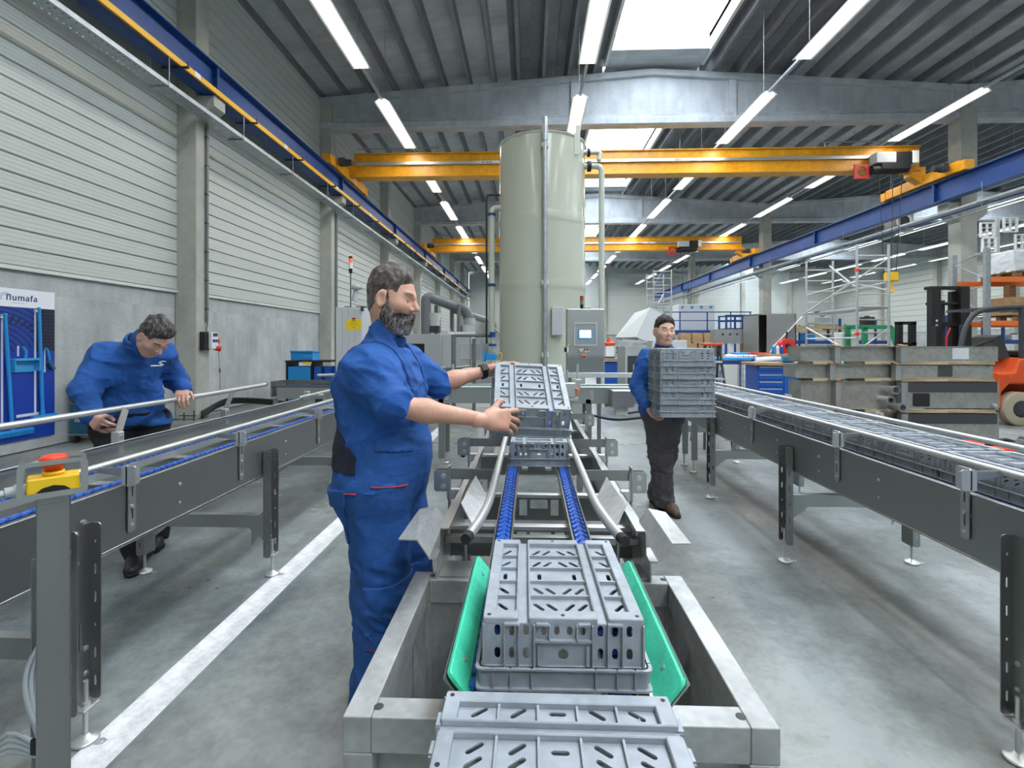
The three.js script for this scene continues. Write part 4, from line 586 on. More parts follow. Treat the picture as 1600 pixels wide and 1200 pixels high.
// ---- heads, in their own frame: y up, z forward, metres
function headFields(o) {
  const skin = [ell([0, 0.03, -0.012], [0.074, 0.094, 0.098], 0.01), ell([0, -0.035, 0.022], [0.060, 0.076, 0.070], 0.05), ell([0, -0.098, 0.058], [0.028 * o.jaw, 0.022, 0.024], 0.045),
    cap([0.05 * o.jaw, -0.075, 0.01], [0.022, -0.105, 0.055], 0.016, 0.014, 0.04), cap([-0.05 * o.jaw, -0.075, 0.01], [-0.022, -0.105, 0.055], 0.016, 0.014, 0.04),
    ell([0.045, -0.022, 0.058], [0.02, 0.018, 0.02], 0.03), ell([-0.045, -0.022, 0.058], [0.02, 0.018, 0.02], 0.03),
    cap([-0.036, 0.027, 0.074], [0, 0.021, 0.086], 0.009, 0.010, 0.018), cap([0.036, 0.027, 0.074], [0, 0.021, 0.086], 0.009, 0.010, 0.018),
    cap([0, 0.014, 0.090], [0, -0.024, 0.117], 0.0075, 0.0115, 0.012), ell([0.0125, -0.031, 0.098], [0.0085, 0.0075, 0.011], 0.008), ell([-0.0125, -0.031, 0.098], [0.0085, 0.0075, 0.011], 0.008),
    cap([-0.021, -0.067, 0.083], [0, -0.063, 0.094], 0.0055, 0.007, 0.010), cap([0.021, -0.067, 0.083], [0, -0.063, 0.094], 0.0055, 0.007, 0.010), cap([-0.016, -0.0755, 0.084], [0.016, -0.0755, 0.084], 0.0075, 0.0075, 0.008),
    cap([0, -0.05, -0.03], [o.neck[0], o.neck[1], o.neck[2]], 0.056, 0.062, 0.03)];
  const f0 = field(skin);
  const f = (x, y, z) => { const ax = Math.abs(x); let d = f0(x, y, z);
    d = smax(d, -(Math.hypot(ax - 0.031, (y - 0.003) * 1.25, z - 0.102) - 0.0185), 0.014);     // eye sockets
    d = smin(d, Math.hypot(ax - 0.031, y - 0.002, z - 0.0735) - 0.0125, 0.0025);                // eyeballs
    d = smin(d, capD(ax, y, z, lidU) , 0.004); d = smin(d, capD(ax, y, z, lidL), 0.004);
    d = smax(d, -(capD(ax, y, z, mouth)), 0.004);
    const e = smax(ellD(ax, y, z, ear), -ellD(ax, y, z, earDent), 0.006); return smin(d, e, 0.010); };
  const lidU = cap([0.019, 0.008, 0.0815], [0.044, 0.008, 0.0775], 0.0048, 0.0042).c, lidL = cap([0.02, -0.007, 0.0815], [0.043, -0.006, 0.078], 0.004, 0.0038).c, mouth = cap([0, -0.0705, 0.098], [0.022, -0.0715, 0.086], 0.0022, 0.0015).c;
  const ear = ell([0.079, -0.010, -0.008], [0.012, 0.036, 0.021], 0, R(-28)).e, earDent = ell([0.0905, -0.006, -0.003], [0.0105, 0.026, 0.0125], 0, R(-24)).e;
  const base = lin(o.skin), lip = lin(o.lip || 0xb5746a), red = mixc(base, lin(0xb0503f), 0.33), brow = lin(o.brow), white = lin(0xc2bab2), iris = lin(0x4a4038);
  const color = (x, y, z) => { const ax = Math.abs(x); let c = base; const n = N3(x * 90, y * 90, z * 90);
    c = mixc(c, red, 0.5 * sstep(0.03, 0.0, Math.hypot(ax - 0.05, y + 0.03, z - 0.065)) + 0.55 * sstep(0.022, 0.004, Math.hypot(ax, y + 0.026, z - 0.11)) + 0.35 * sstep(0.03, 0.005, Math.hypot(ax - 0.082, y + 0.006, z + 0.004)));
    c = c.map(v => v * (0.93 + 0.14 * n));
    if (o.stubble) c = mixc(c, lin(0x6d5a50), o.stubble * sstep(-0.045, -0.075, y) * sstep(-0.03, 0.02, z) * (0.6 + 0.6 * N3(x * 400, y * 400, z * 400)));
    const lipd = Math.min(Math.hypot(Math.max(0, ax - 0.016), (y + 0.0665) * 1.3, (z - 0.096) * 0.5), Math.hypot(Math.max(0, ax - 0.014), (y + 0.0765) * 1.2, (z - 0.092) * 0.5)); c = mixc(c, lip, sstep(0.011, 0.005, lipd) * (o.lipMix ?? 0.8));
    if (z > 0.05) { const by = 0.0305 - Math.abs(ax - 0.032) * 0.14; c = mixc(c, brow, 0.85 * sstep(0.0085, 0.0035, Math.abs(y - by)) * sstep(0.012, 0.018, ax) * sstep(0.054, 0.046, ax)); }
    const er = Math.hypot(ax - 0.031, y - 0.002, z - 0.0735); if (er < 0.0141 && z > 0.079 && Math.abs(y + 0.001) < 0.0034) { c = white; if (Math.hypot(ax - 0.031, y - 0.001) < 0.0068) c = iris; if (Math.hypot(ax - 0.031, y - 0.001) < 0.0026) c = [0.01, 0.01, 0.01]; }
    return c; };
  const line = (pts, t) => { for (let i = 1; i < pts.length; i++) if (t <= pts[i][0]) return lerp(pts[i - 1][1], pts[i][1], clamp((t - pts[i - 1][0]) / (pts[i][0] - pts[i - 1][0]))); return pts[pts.length - 1][1]; };
  const hl = o.hairline, th = o.hairT;
  const hair = (x, y, z) => { const t = line(th, y) * lerp(1, 0.3, sstep(0.045, 0.09, z)) * lerp(0.1, 1, sstep(0, 0.04, y - line(hl, z - 0.014))), w = N3(x * 55 + 3, y * 30, z * 26) - 0.5, w2 = N3(x * 210, y * 120, z * 100) - 0.5;
    const e = ellD(x, y, z, [0, 0.03, -0.012, 0.0755 + t * 0.7, 0.095 + t, 0.0995 + t * 0.8, 1, 0]) - w * o.wave * sstep(-0.005, 0.03, y - line(hl, z - 0.014)) - w2 * 0.0032;
    const lower = ellD(x, y, z, [0, -0.03, -0.035, 0.066 + t * 0.4, 0.07, 0.062, 1, 0]) - w2 * 0.003; const shell = smin(e, o.nape ? lower : 1, 0.02);
    return Math.max(shell, (line(hl, z - 0.014) - y) * 0.7 + w2 * 0.006 , -(Math.hypot(Math.abs(x) - 0.084, (y + 0.010) * 0.85, z + 0.004) - 0.032)); };
  const beard = o.beard && ((x, y, z) => { const ax = Math.abs(x), w = N3(x * 70, y * 45, z * 70) - 0.5, w2 = N3(x * 260, y * 150, z * 260) - 0.5;
    let d = f0(x, y, z) - lerp(0.0035, 0.010, sstep(0.0, -0.06, y)) * lerp(0.6, 1, sstep(-0.01, 0.03, z)); d = smin(d, ellD(x, y, z, [0, -0.100, 0.045, 0.058, 0.045, 0.054, 1, 0]), 0.03); d -= w * 0.010 + w2 * 0.006;
    const top = line([[-0.02, 0.03], [0.014, 0.03], [0.026, -0.012], [0.035, -0.042], [0.06, -0.052], [0.085, -0.045], [0.11, -0.046]], z), lip = Math.hypot(Math.max(0, ax - 0.014), (y + 0.0735) * 1.2) - 0.0062;
    return Math.max(d, (y - top) * 0.8 + w2 * 0.005, -(z - 0.008 - y * 0.15), z > 0.082 ? -(lip + 0.0025) : -1, -0.138 - y, Math.abs(x) > 0.02 && z < 0.01 ? (-0.095 - y) : -1); });
  return { f, color, hair, beard };
}
const skinMat = new THREE.MeshPhysicalMaterial({ color: 0xffffff, vertexColors: true, roughness: 0.48, bumpMap: rep(T.concB, 22, 22), bumpScale: 0.0004, sheen: 0.15 });
const hairTex = fbmTex(256, 301, [[60, 6, 2], [160, 12, 2], [8, 8, 1]], s => { const v = 0.8 + (s - 0.5) * 0.9; return [v, v, v]; });
const hairMat = c => std(c, 0.6, 0, { map: rep(hairTex, 9, 9), bumpMap: rep(hairTex, 9, 9), bumpScale: 0.002, vertexColors: true });
const fabric = (c, o = {}) => new THREE.MeshPhysicalMaterial({ color: hex(c), roughness: 0.82, sheen: 0.15, sheenRoughness: 0.6, sheenColor: hex(c).multiplyScalar(0.8), map: rep(T.cloth, 2.2, 2.2), bumpMap: rep(T.concB, 9, 9), bumpScale: 0.0012, ...o });

// ---- hands: list of capsules. dir: wrist to knuckles, palm: the way the palm faces, side: +1/-1 puts the thumb on cross(dir, palm)
function handPrims(w, dir, palm, side, curls, thumb, size = 1, spread = 0.1, splay = []) {
  const D = V(...dir).normalize(), Nn = V(...palm); Nn.addScaledVector(D, -Nn.dot(D)).normalize(); const S = new THREE.Vector3().crossVectors(D, Nn).multiplyScalar(side).normalize(), W = V(...w), out = [], at = (a, b, c) => W.clone().addScaledVector(D, a * size).addScaledVector(S, b * size).addScaledVector(Nn, c * size);
  const k = 0.014 * size, A = v => v.toArray(), mc = [[0.094, 0.031], [0.098, 0.010], [0.092, -0.011], [0.083, -0.030]], len = [[0.044, 0.027, 0.021], [0.049, 0.031, 0.022], [0.045, 0.029, 0.021], [0.035, 0.021, 0.018]], rad = [0.0098, 0.0100, 0.0094, 0.0082];
  out.push(cap(A(at(-0.04, 0, 0)), A(at(0.012, 0, 0)), 0.027 * size, 0.024 * size, 0.02));
  mc.forEach(([a, b], i) => { out.push(cap(A(at(0.01, b * 0.55, 0)), A(at(a * 0.97, b, 0)), 0.0165 * size, 0.0120 * size, 0.018 * size)); });
  out.push(cap(A(at(0.02, 0.022, 0.008)), A(at(0.055, 0.026, 0.008)), 0.017 * size, 0.012 * size, 0.02)); out.push(cap(A(at(0.02, -0.02, 0.006)), A(at(0.065, -0.026, 0.005)), 0.0145 * size, 0.011 * size, 0.02));
  mc.forEach(([a, b], i) => { let p = at(a, b, 0), ang = 0; const sp = splay[i] ?? (1.5 - i) * spread, d0 = D.clone().addScaledVector(S, Math.tan(sp)).normalize();
    for (let q = 0; q < 3; q++) { ang += curls[i][q]; const dd = d0.clone().multiplyScalar(Math.cos(ang)).addScaledVector(Nn, Math.sin(ang)), e = p.clone().addScaledVector(dd, len[i][q] * size); out.push(cap(A(p), A(e), rad[i] * size * (1 - 0.06 * q), rad[i] * size * (0.95 - 0.07 * q), q ? 0.004 : 0.008)); p = e; } });
  let p = at(0.022, 0.024, 0.01); const T1 = thumb.map(t => at(...t)); const rr = [0.0145, 0.0118, 0.0105, 0.009]; T1.forEach((e, i) => { out.push(cap(A(p), A(e), rr[i] * size, rr[i + 1] * size, i ? 0.005 : 0.016)); p = e; });
  return out;
}
function person(label, root, j) {
  const o = thing('person', label, 'person', root), loc = p => [p[0] - root[0], p[1] - root[1], p[2] - root[2]], J = {}; for (const k in j.joints) J[k] = loc(j.joints[k]);
  return { o, loc, J };
}
function headMatrix(pos, yaw, pitch, roll, s) { return new THREE.Matrix4().compose(V(...pos), new THREE.Quaternion().setFromEuler(new THREE.Euler(pitch, yaw, roll, 'YXZ')), V(s, s, s)); }
function addHead(P0, opt, pos, yaw, pitch, roll, s, neckBase) {
  const m = headMatrix(pos, yaw, pitch, roll, s), inv = m.clone().invert(), nb = V(...neckBase).applyMatrix4(inv); opt.neck = nb.toArray();
  const H = headFields(opt), ylo = Math.min(-0.13, nb.y - 0.02), bb = [[-0.105, ylo, Math.min(-0.125, nb.z - 0.07)], [0.105, 0.14, 0.13]];
  const skin = meshField(H.f, bb, 0.0036, H.color).applyMatrix4(m); P0.skin.push(skin);
  const hc = lin(opt.hairColor), gc = lin(opt.hairGrey); const hg = meshField(H.hair, [[-0.11, -0.11, -0.14], [0.11, 0.17, 0.12]], 0.0036, (x, y, z) => mixc(hc, gc, clamp((N3(x * 160, y * 40, z * 60) - 0.35) * 1.2 + opt.greySide * sstep(0.05, -0.02, y)))).applyMatrix4(m);
  put(new THREE.Mesh(hg, hairMat(0xffffff)), 'hair', P0.o);
  if (H.beard) { const bc = lin(opt.beardColor), bg = lin(opt.beardGrey); const g = meshField(H.beard, [[-0.09, -0.17, -0.03], [0.09, 0.05, 0.14]], 0.0033, (x, y, z) => mixc(bc, bg, clamp((N3(x * 190, y * 80, z * 190) - 0.45) * 1.6 + 0.6 * sstep(-0.07, -0.13, y) * sstep(0.03, 0.08, z)))).applyMatrix4(m); put(new THREE.Mesh(g, hairMat(0xffffff)), 'beard', P0.o); }
}
const skinCol = h => { const b = lin(h), r = mixc(b, lin(0xa8503f), 0.35); return (x, y, z) => { const n = N3(x * 60, y * 60, z * 60), m = N3(x * 18, y * 18, z * 18); return mixc(b, r, 0.35 * m + 0.25 * n).map(v => v * (0.9 + 0.2 * n)); }; };
const fold = (x, y, z, fx, fy, fz, amp) => { const n = N3(x * fx + 9 + 0.8 * Math.sin(y * 9), y * fy + 4 + 0.7 * Math.sin(x * 8 + z * 6), z * fz + 2), r = 1 - Math.abs(2 * n - 1); return amp * 1.05 * (r * r - 0.36); };
const patch = (f, test, off, bb, h, name, mat, parent) => put(new THREE.Mesh(meshField((x, y, z) => Math.max(f(x, y, z) - off, -(f(x, y, z) + 0.004), test(x, y, z)), bb, h), mat), name, parent);
const boxT = (c, h, turn = 0, tilt = 0) => (x, y, z) => { let px = x - c[0], py = y - c[1], pz = z - c[2]; const cs = Math.cos(turn), sn = Math.sin(turn), ct = Math.cos(tilt), stt = Math.sin(tilt); [px, pz] = [px * cs - pz * sn, px * sn + pz * cs]; [px, py] = [px * ct - py * stt, px * stt + py * ct]; return Math.max(Math.abs(px) - h[0], Math.abs(py) - h[1], Math.abs(pz) - h[2]); };
function shoe(parent, heel, toe, mat, soleMat) { // ankle above heel
  const a = V(...heel), b = V(...toe), d = b.clone().sub(a), L0 = d.length(); d.normalize(); const at = (t, y, s = 0) => [a.x + d.x * t * L0 - d.z * s, a.y + y + d.y * t * L0, a.z + d.z * t * L0 + d.x * s];
  const pr = [cap(at(0.12, 0.05), at(0.16, 0.12), 0.048, 0.05, 0.04), cap(at(0.1, 0.042), at(0.62, 0.042, -0.008), 0.042, 0.046, 0.03), cap(at(0.62, 0.042, -0.008), at(0.88, 0.032), 0.046, 0.034, 0.03), cap(at(0.25, 0.085), at(0.6, 0.05), 0.04, 0.03, 0.03)], f = field(pr);
  put(new THREE.Mesh(meshField((x, y, z) => Math.max(f(x, y, z), a.y + 0.022 - y), bounds(pr, 0.02), 0.007), mat), 'shoe', parent);
  put(new THREE.Mesh(meshField((x, y, z) => Math.max(f(x, a.y + 0.04, z) - 0.006, y - a.y - 0.026, a.y + 0.001 - y), bounds(pr, 0.03), 0.007), soleMat), 'shoe_sole', parent);
}
const bluKnit = fabric(0x215eae), bluWork = fabric(0x1f579f), navy = fabric(0x1b2338), blackTr = fabric(0x1c1e24), greyTr = fabric(0x5a565c), shoeBlack = std(0x1a1a1c, 0.5), shoeBrown = std(0x5a4632, 0.7), sole = std(0x141414, 0.8);

{ // ---- the bearded man lifting the crate
  const root = [-0.62, 0, -2.06], P0 = person('man with grey beard in blue work overalls lifting a grey crate with both hands', root, { joints: {} }); P0.skin = []; const Lc = P0.loc, o = P0.o;
  const hipR = Lc([-0.625, 0.93, -1.96]), hipL = Lc([-0.60, 0.93, -2.16]), waist = Lc([-0.62, 1.03, -2.06]), chest = Lc([-0.63, 1.28, -2.06]), shR = Lc([-0.625, 1.405, -1.885]), shL = Lc([-0.575, 1.415, -2.245]), elR = Lc([-0.525, 1.275, -1.815]), wrR = Lc([-0.178, 1.19, -1.985]), elL = Lc([-0.45, 1.305, -2.36]), wrL = Lc([-0.222, 1.362, -2.50]), neck = Lc([-0.625, 1.475, -2.06]);
  const knR = Lc([-0.60, 0.50, -1.97]), anR = Lc([-0.63, 0.10, -1.98]), knL = Lc([-0.555, 0.50, -2.16]), anL = Lc([-0.55, 0.10, -2.18]);
  const neckTop = Lc([-0.60, 1.555, -2.06]);
  const handR = handPrims(wrR, [0.80, -0.06, -0.55], [-0.25, -0.25, -0.93], 1, [[0.02, 0.05, 0.06], [0.3, 0.3, 0.2], [0.38, 0.35, 0.25], [0.42, 0.4, 0.3]], [[0.05, 0.05, 0.012], [0.075, 0.072, 0.02], [0.10, 0.078, 0.04]], 1.1, 0.12, [0.08, -0.22, -0.36, -0.5]);
  const handL = handPrims(wrL, [0.84, 0.16, -0.22], [0.2, -0.75, 0.6], -1, [[0.25, 0.3, 0.3], [0.25, 0.3, 0.3], [0.3, 0.35, 0.3], [0.35, 0.4, 0.3]], [[0.04, 0.04, 0.025], [0.065, 0.05, 0.045], [0.09, 0.05, 0.06]], 1.0, 0.08);
  const core = [cap(hipR, waist, 0.12, 0.13, 0.08), cap(hipL, waist, 0.12, 0.13, 0.08), cap(waist, chest, 0.13, 0.13, 0.1), cap([shR[0], shR[1] - 0.02, shR[2]], [shL[0], shL[1] - 0.02, shL[2]], 0.07, 0.07, 0.08), cap(neck, neckTop, 0.058, 0.056, 0.06),
    cap(hipR, knR, 0.085, 0.055, 0.04), cap(knR, anR, 0.055, 0.038, 0.03), cap(hipL, knL, 0.085, 0.055, 0.04), cap(knL, anL, 0.055, 0.038, 0.03),
    cap(shR, elR, 0.052, 0.042, 0.04), cap(shL, elL, 0.052, 0.042, 0.04)];
  const arms = [cap(elR, [lerp(elR[0], wrR[0], 0.35), lerp(elR[1], wrR[1], 0.35) - 0.004, lerp(elR[2], wrR[2], 0.35)], 0.042, 0.043, 0.03), cap([lerp(elR[0], wrR[0], 0.35), lerp(elR[1], wrR[1], 0.35) - 0.004, lerp(elR[2], wrR[2], 0.35)], wrR, 0.043, 0.027, 0.03), cap(elL, [lerp(elL[0], wrL[0], 0.35), lerp(elL[1], wrL[1], 0.35), lerp(elL[2], wrL[2], 0.35)], 0.042, 0.041, 0.03), cap([lerp(elL[0], wrL[0], 0.35), lerp(elL[1], wrL[1], 0.35), lerp(elL[2], wrL[2], 0.35)], wrL, 0.041, 0.027, 0.03)];
  const sc = skinCol(0xd3a48c);
  P0.skin.push(meshField(field([...core, ...arms]), bounds([...core, ...arms], 0.03), 0.011, sc));
  for (const h of [handR, handL]) P0.skin.push(meshField(field(h), bounds(h, 0.015), 0.003, sc));
  addHead(P0, { jaw: 1.05, skin: 0xd6a58d, brow: 0x5b4a42, hairColor: 0x5d5049, hairGrey: 0xa8a099, greySide: 0.4, lipMix: 0.5, hairline: [[-0.13, -0.085], [-0.08, -0.07], [-0.05, -0.03], [-0.03, 0.0], [0.0, 0.02], [0.02, -0.002], [0.034, -0.005], [0.036, 0.055], [0.06, 0.072], [0.09, 0.085]], hairT: [[-0.1, 0.003], [0.0, 0.004], [0.06, 0.009], [0.1, 0.017], [0.16, 0.021]], wave: 0.009, nape: true, beard: true, beardColor: 0x5a504a, beardGrey: 0xc9c4be }, Lc([-0.575, 1.69, -2.03]), R(80), R(12), 0, 1.02, neckTop);
  put(new THREE.Mesh(mergeI(P0.skin), skinMat), 'body', o);
  // sweater: torso and sleeves to the elbows
  const cuffR = [lerp(elR[0], wrR[0], 0.08), lerp(elR[1], wrR[1], 0.08), lerp(elR[2], wrR[2], 0.08)], cuffL = [lerp(elL[0], wrL[0], 0.06), lerp(elL[1], wrL[1], 0.06), lerp(elL[2], wrL[2], 0.06)];
  const swP = [cap([waist[0], waist[1] - 0.08, waist[2] + 0.05], [chest[0] + 0.01, chest[1], chest[2] + 0.06], 0.158, 0.148, 0.1), cap([waist[0], waist[1] - 0.08, waist[2] - 0.05], [chest[0] + 0.01, chest[1], chest[2] - 0.06], 0.158, 0.148, 0.1), cap([shR[0] - 0.015, shR[1] - 0.02, shR[2] - 0.02], [shL[0] - 0.02, shL[1] - 0.02, shL[2] + 0.02], 0.088, 0.088, 0.1), cap([chest[0] - 0.05, chest[1] + 0.05, chest[2]], [neck[0], neck[1] - 0.01, neck[2]], 0.13, 0.078, 0.08),
    cap(shR, elR, 0.080, 0.060, 0.06), cap(elR, cuffR, 0.060, 0.054, 0.03), cap(shL, elL, 0.080, 0.060, 0.06), cap(elL, cuffL, 0.060, 0.054, 0.03)];
  const swB = field(swP), coreF = field(core), swF0 = (x, y, z) => Math.min(swB(x, y, z), coreF(x, y, z) - 0.024), aR = V(elR[0] - shR[0], elR[1] - shR[1], elR[2] - shR[2]).normalize();
  const swF = (x, y, z) => { let d = swF0(x, y, z); const t = (x - shR[0]) * aR.x + (y - shR[1]) * aR.y + (z - shR[2]) * aR.z; // creases run round the sleeve
    const arm = sstep(-0.02, 0.1, t) * sstep(0.2, 0.05, Math.abs(z - elR[2])); d -= arm * 0.009 * (Math.pow(0.5 + 0.5 * Math.sin(t * 95 + 3 * N3(x * 14, y * 14, z * 14) + (y) * 20), 2) - 0.4) * sstep(0.05, 0.2, t); d -= fold(x, y, z, 7, 9, 7, 0.013) + fold(x + y, y, z, 17, 15, 17, 0.009);
    const eR = (x - elR[0]) * (cuffR[0] - elR[0]) + (y - elR[1]) * (cuffR[1] - elR[1]) + (z - elR[2]) * (cuffR[2] - elR[2]); return d; };
  const cutPlane = (p, q, x, y, z) => { const v = [q[0] - p[0], q[1] - p[1], q[2] - p[2]], l = Math.hypot(...v); return ((x - q[0]) * v[0] + (y - q[1]) * v[1] + (z - q[2]) * v[2]) / l; };
  const sweater = (x, y, z) => { let d = swF(x, y, z); const nR = Math.hypot(x - cuffR[0], y - cuffR[1], z - cuffR[2]) < 0.16 ? cutPlane(elR, wrR, x, y, z) + 0.265 : -1, nL = Math.hypot(x - cuffL[0], y - cuffL[1], z - cuffL[2]) < 0.14 ? cutPlane(elL, wrL, x, y, z) + 0.225 : -1; return Math.max(d, nR, nL, 0.93 - y, Math.hypot(x - neck[0] - 0.012, z - neck[2]) < 0.2 ? (y - neck[1] - 0.035) * 0.8 + (x - neck[0]) * 0.25 : -1); };
  put(new THREE.Mesh(meshField(sweater, bounds(swP, 0.03), 0.0075), bluKnit), 'sweater', o);
  // cuffs and collar
  for (const [e, w, f] of [[elR, wrR, 0.13], [elL, wrL, 0.13]]) { const a = V(...e), b = V(...w), c = a.clone().lerp(b, f), d = b.clone().sub(a).normalize(), t = new THREE.TorusGeometry(0.057, 0.008, 8, 28); t.scale(1, 1, 2.2); t.lookAt(d); t.translate(...c.toArray()); }
  { const g = new P(); const prof = [[0.073, -0.035], [0.081, 0.0], [0.079, 0.036], [0.073, 0.044], [0.066, 0.036], [0.066, 0.0], [0.062, -0.035]]; const l = new THREE.LatheGeometry(prof.map(p => new THREE.Vector2(...p)), 32); l.scale(1.02, 1, 0.96); g.add(place(l, neck[0] + 0.012, neck[1] + 0.035, neck[2], 0, 0, R(-20)));
    g.mesh('collar', bluWork, o); }
  // overalls
  const ovP = [cap(hipR, [waist[0], waist[1], waist[2] + 0.055], 0.145, 0.164, 0.08), cap(hipL, [waist[0], waist[1], waist[2] - 0.055], 0.145, 0.164, 0.08), cap([waist[0] + 0.01, waist[1], waist[2]], [chest[0] + 0.015, chest[1] - 0.02, chest[2]], 0.172, 0.165, 0.1), cap([hipR[0] - 0.05, hipR[1] - 0.02, hipR[2] - 0.02], [hipL[0] - 0.05, hipL[1] - 0.02, hipL[2] + 0.02], 0.115, 0.115, 0.06),
    cap(hipR, knR, 0.135, 0.104, 0.04), cap(knR, [anR[0], anR[1] - 0.03, anR[2]], 0.104, 0.095, 0.03), cap(hipL, knL, 0.135, 0.104, 0.04), cap(knL, [anL[0], anL[1] - 0.03, anL[2]], 0.104, 0.095, 0.03)];
  const ovF0 = field(ovP), ovF = (x, y, z) => ovF0(x, y, z) - fold(x, y, z, 8, 5, 8, 0.010) * sstep(1.05, 0.85, y) - fold(x, y * 1.4 + x * 0.6, z, 11, 15, 11, 0.012) * (sstep(0.22, 0.1, Math.abs(y - 0.50)) + sstep(0.14, 0.05, Math.abs(y - 0.12)) + 0.3) - fold(x, y, z, 30, 30, 30, 0.0022);
  const topLine = (x, z) => 1.15 + sstep(-0.05, 0.13, x) * 0.17 + sstep(0.0, -0.2, x) * 0.12;
  const overall = (x, y, z) => Math.max(ovF(x, y, z), (y - topLine(x, z)) * 0.7, 0.035 - y);
  put(new THREE.Mesh(meshField(overall, bounds(ovP, 0.03), 0.009), bluWork), 'overalls', o);
  // dark side panel, pockets, knee patch, seams, straps
  const rz = z => z - root[2];
  patch(overall, (x, y, z) => Math.max(Math.abs(x + 0.125) - 0.085, 1.0 - y, y - (1.145 - (x + 0.125) * 0.9), -z - 0.02), 0.006, [[-0.3, 0.95, -0.03], [0.02, 1.3, 0.3]], 0.006, 'side_panel', navy, o);
  patch(overall, boxT([0.10, 1.145, 0.17], [0.066, 0.062, 0.12], 0, R(6)), 0.006, [[-0.05, 1.03, 0], [0.22, 1.26, 0.3]], 0.005, 'hip_pocket', bluWork, o);
  patch(overall, boxT([-0.15, 0.82, 0.1], [0.07, 0.10, 0.16]), 0.006, [[-0.3, 0.68, -0.08], [0.0, 0.96, 0.3]], 0.006, 'back_pocket', bluWork, o);
  patch(overall, boxT([-0.15, 0.905, 0.1], [0.075, 0.032, 0.17], 0, R(-8)), 0.014, [[-0.3, 0.8, -0.08], [0.0, 1.0, 0.3]], 0.005, 'pocket_flap', bluWork, o);
  patch(overall, boxT([0.09, 0.44, 0.1], [0.11, 0.13, 0.2]), 0.006, [[-0.1, 0.28, -0.02], [0.25, 0.6, 0.3]], 0.006, 'knee_patch', bluWork, o);
  const stitch = std(0xa5323c, 0.8);
  patch(overall, boxT([-0.075, 0.935, 0.1], [0.05, 0.003, 0.2], 0, R(-4)), 0.0085, [[-0.3, 0.9, 0], [0.05, 0.97, 0.3]], 0.0035, 'seam_stitching', stitch, o);
  patch(overall, boxT([0.085, 0.957, 0.17], [0.06, 0.0026, 0.12], 0, R(6)), 0.0085, [[-0.03, 0.9, 0], [0.22, 1.0, 0.3]], 0.0035, 'seam_stitching', stitch, o);
  patch(overall, boxT([0.09, 0.315, 0.1], [0.10, 0.003, 0.2], 0, R(4)), 0.008, [[-0.1, 0.28, -0.02], [0.25, 0.35, 0.3]], 0.0035, 'seam_stitching', stitch, o);
  for (const s of [1, -1]) { const zz = s * 0.10; const strap = (x, y, z) => Math.abs(z - zz - (s > 0 ? 0.0 : 0)) - 0.024; patch(swF, (x, y, z) => Math.max(strap(x, y, z), 1.16 - y, y - 1.6, Math.hypot(x + 0.005, z) < 0.07 ? 1 : -1), 0.008, [[-0.3, 1.1, s > 0 ? 0.05 : -0.17], [0.3, 1.6, s > 0 ? 0.17 : -0.05]], 0.006, 'shoulder_strap', bluWork, o); }
  patch(swF, boxT([0.12, 1.22, 0.09], [0.1, 0.022, 0.014]), 0.008, [[0, 1.15, 0.05], [0.3, 1.3, 0.16]], 0.004, 'chest_emblem', M.white, o);
  // wrist watch on the far arm
  { const a = V(...elL), b = V(...wrL), d = b.clone().sub(a).normalize(), c = a.clone().lerp(b, 0.92), g = new P(), t = new THREE.CylinderGeometry(0.0345, 0.0345, 0.024, 24, 1, true), t2 = new THREE.CylinderGeometry(0.0375, 0.0375, 0.024, 24, 1, false); const m = new THREE.Matrix4().makeRotationFromQuaternion(new THREE.Quaternion().setFromUnitVectors(V(0, 1, 0), d)).setPosition(c); g.add(t2.applyMatrix4(m)); const f = new RoundedBoxGeometry(0.034, 0.036, 0.012, 2, 0.004); f.translate(0, 0, 0.040); f.applyMatrix4(m); g.add(f); g.mesh('wrist_watch', M.black, o); }
  shoe(o, Lc([-0.72, 0, -1.98]), Lc([-0.42, 0, -1.96]), shoeBlack, sole); shoe(o, Lc([-0.64, 0, -2.18]), Lc([-0.34, 0, -2.2]), shoeBlack, sole);
}
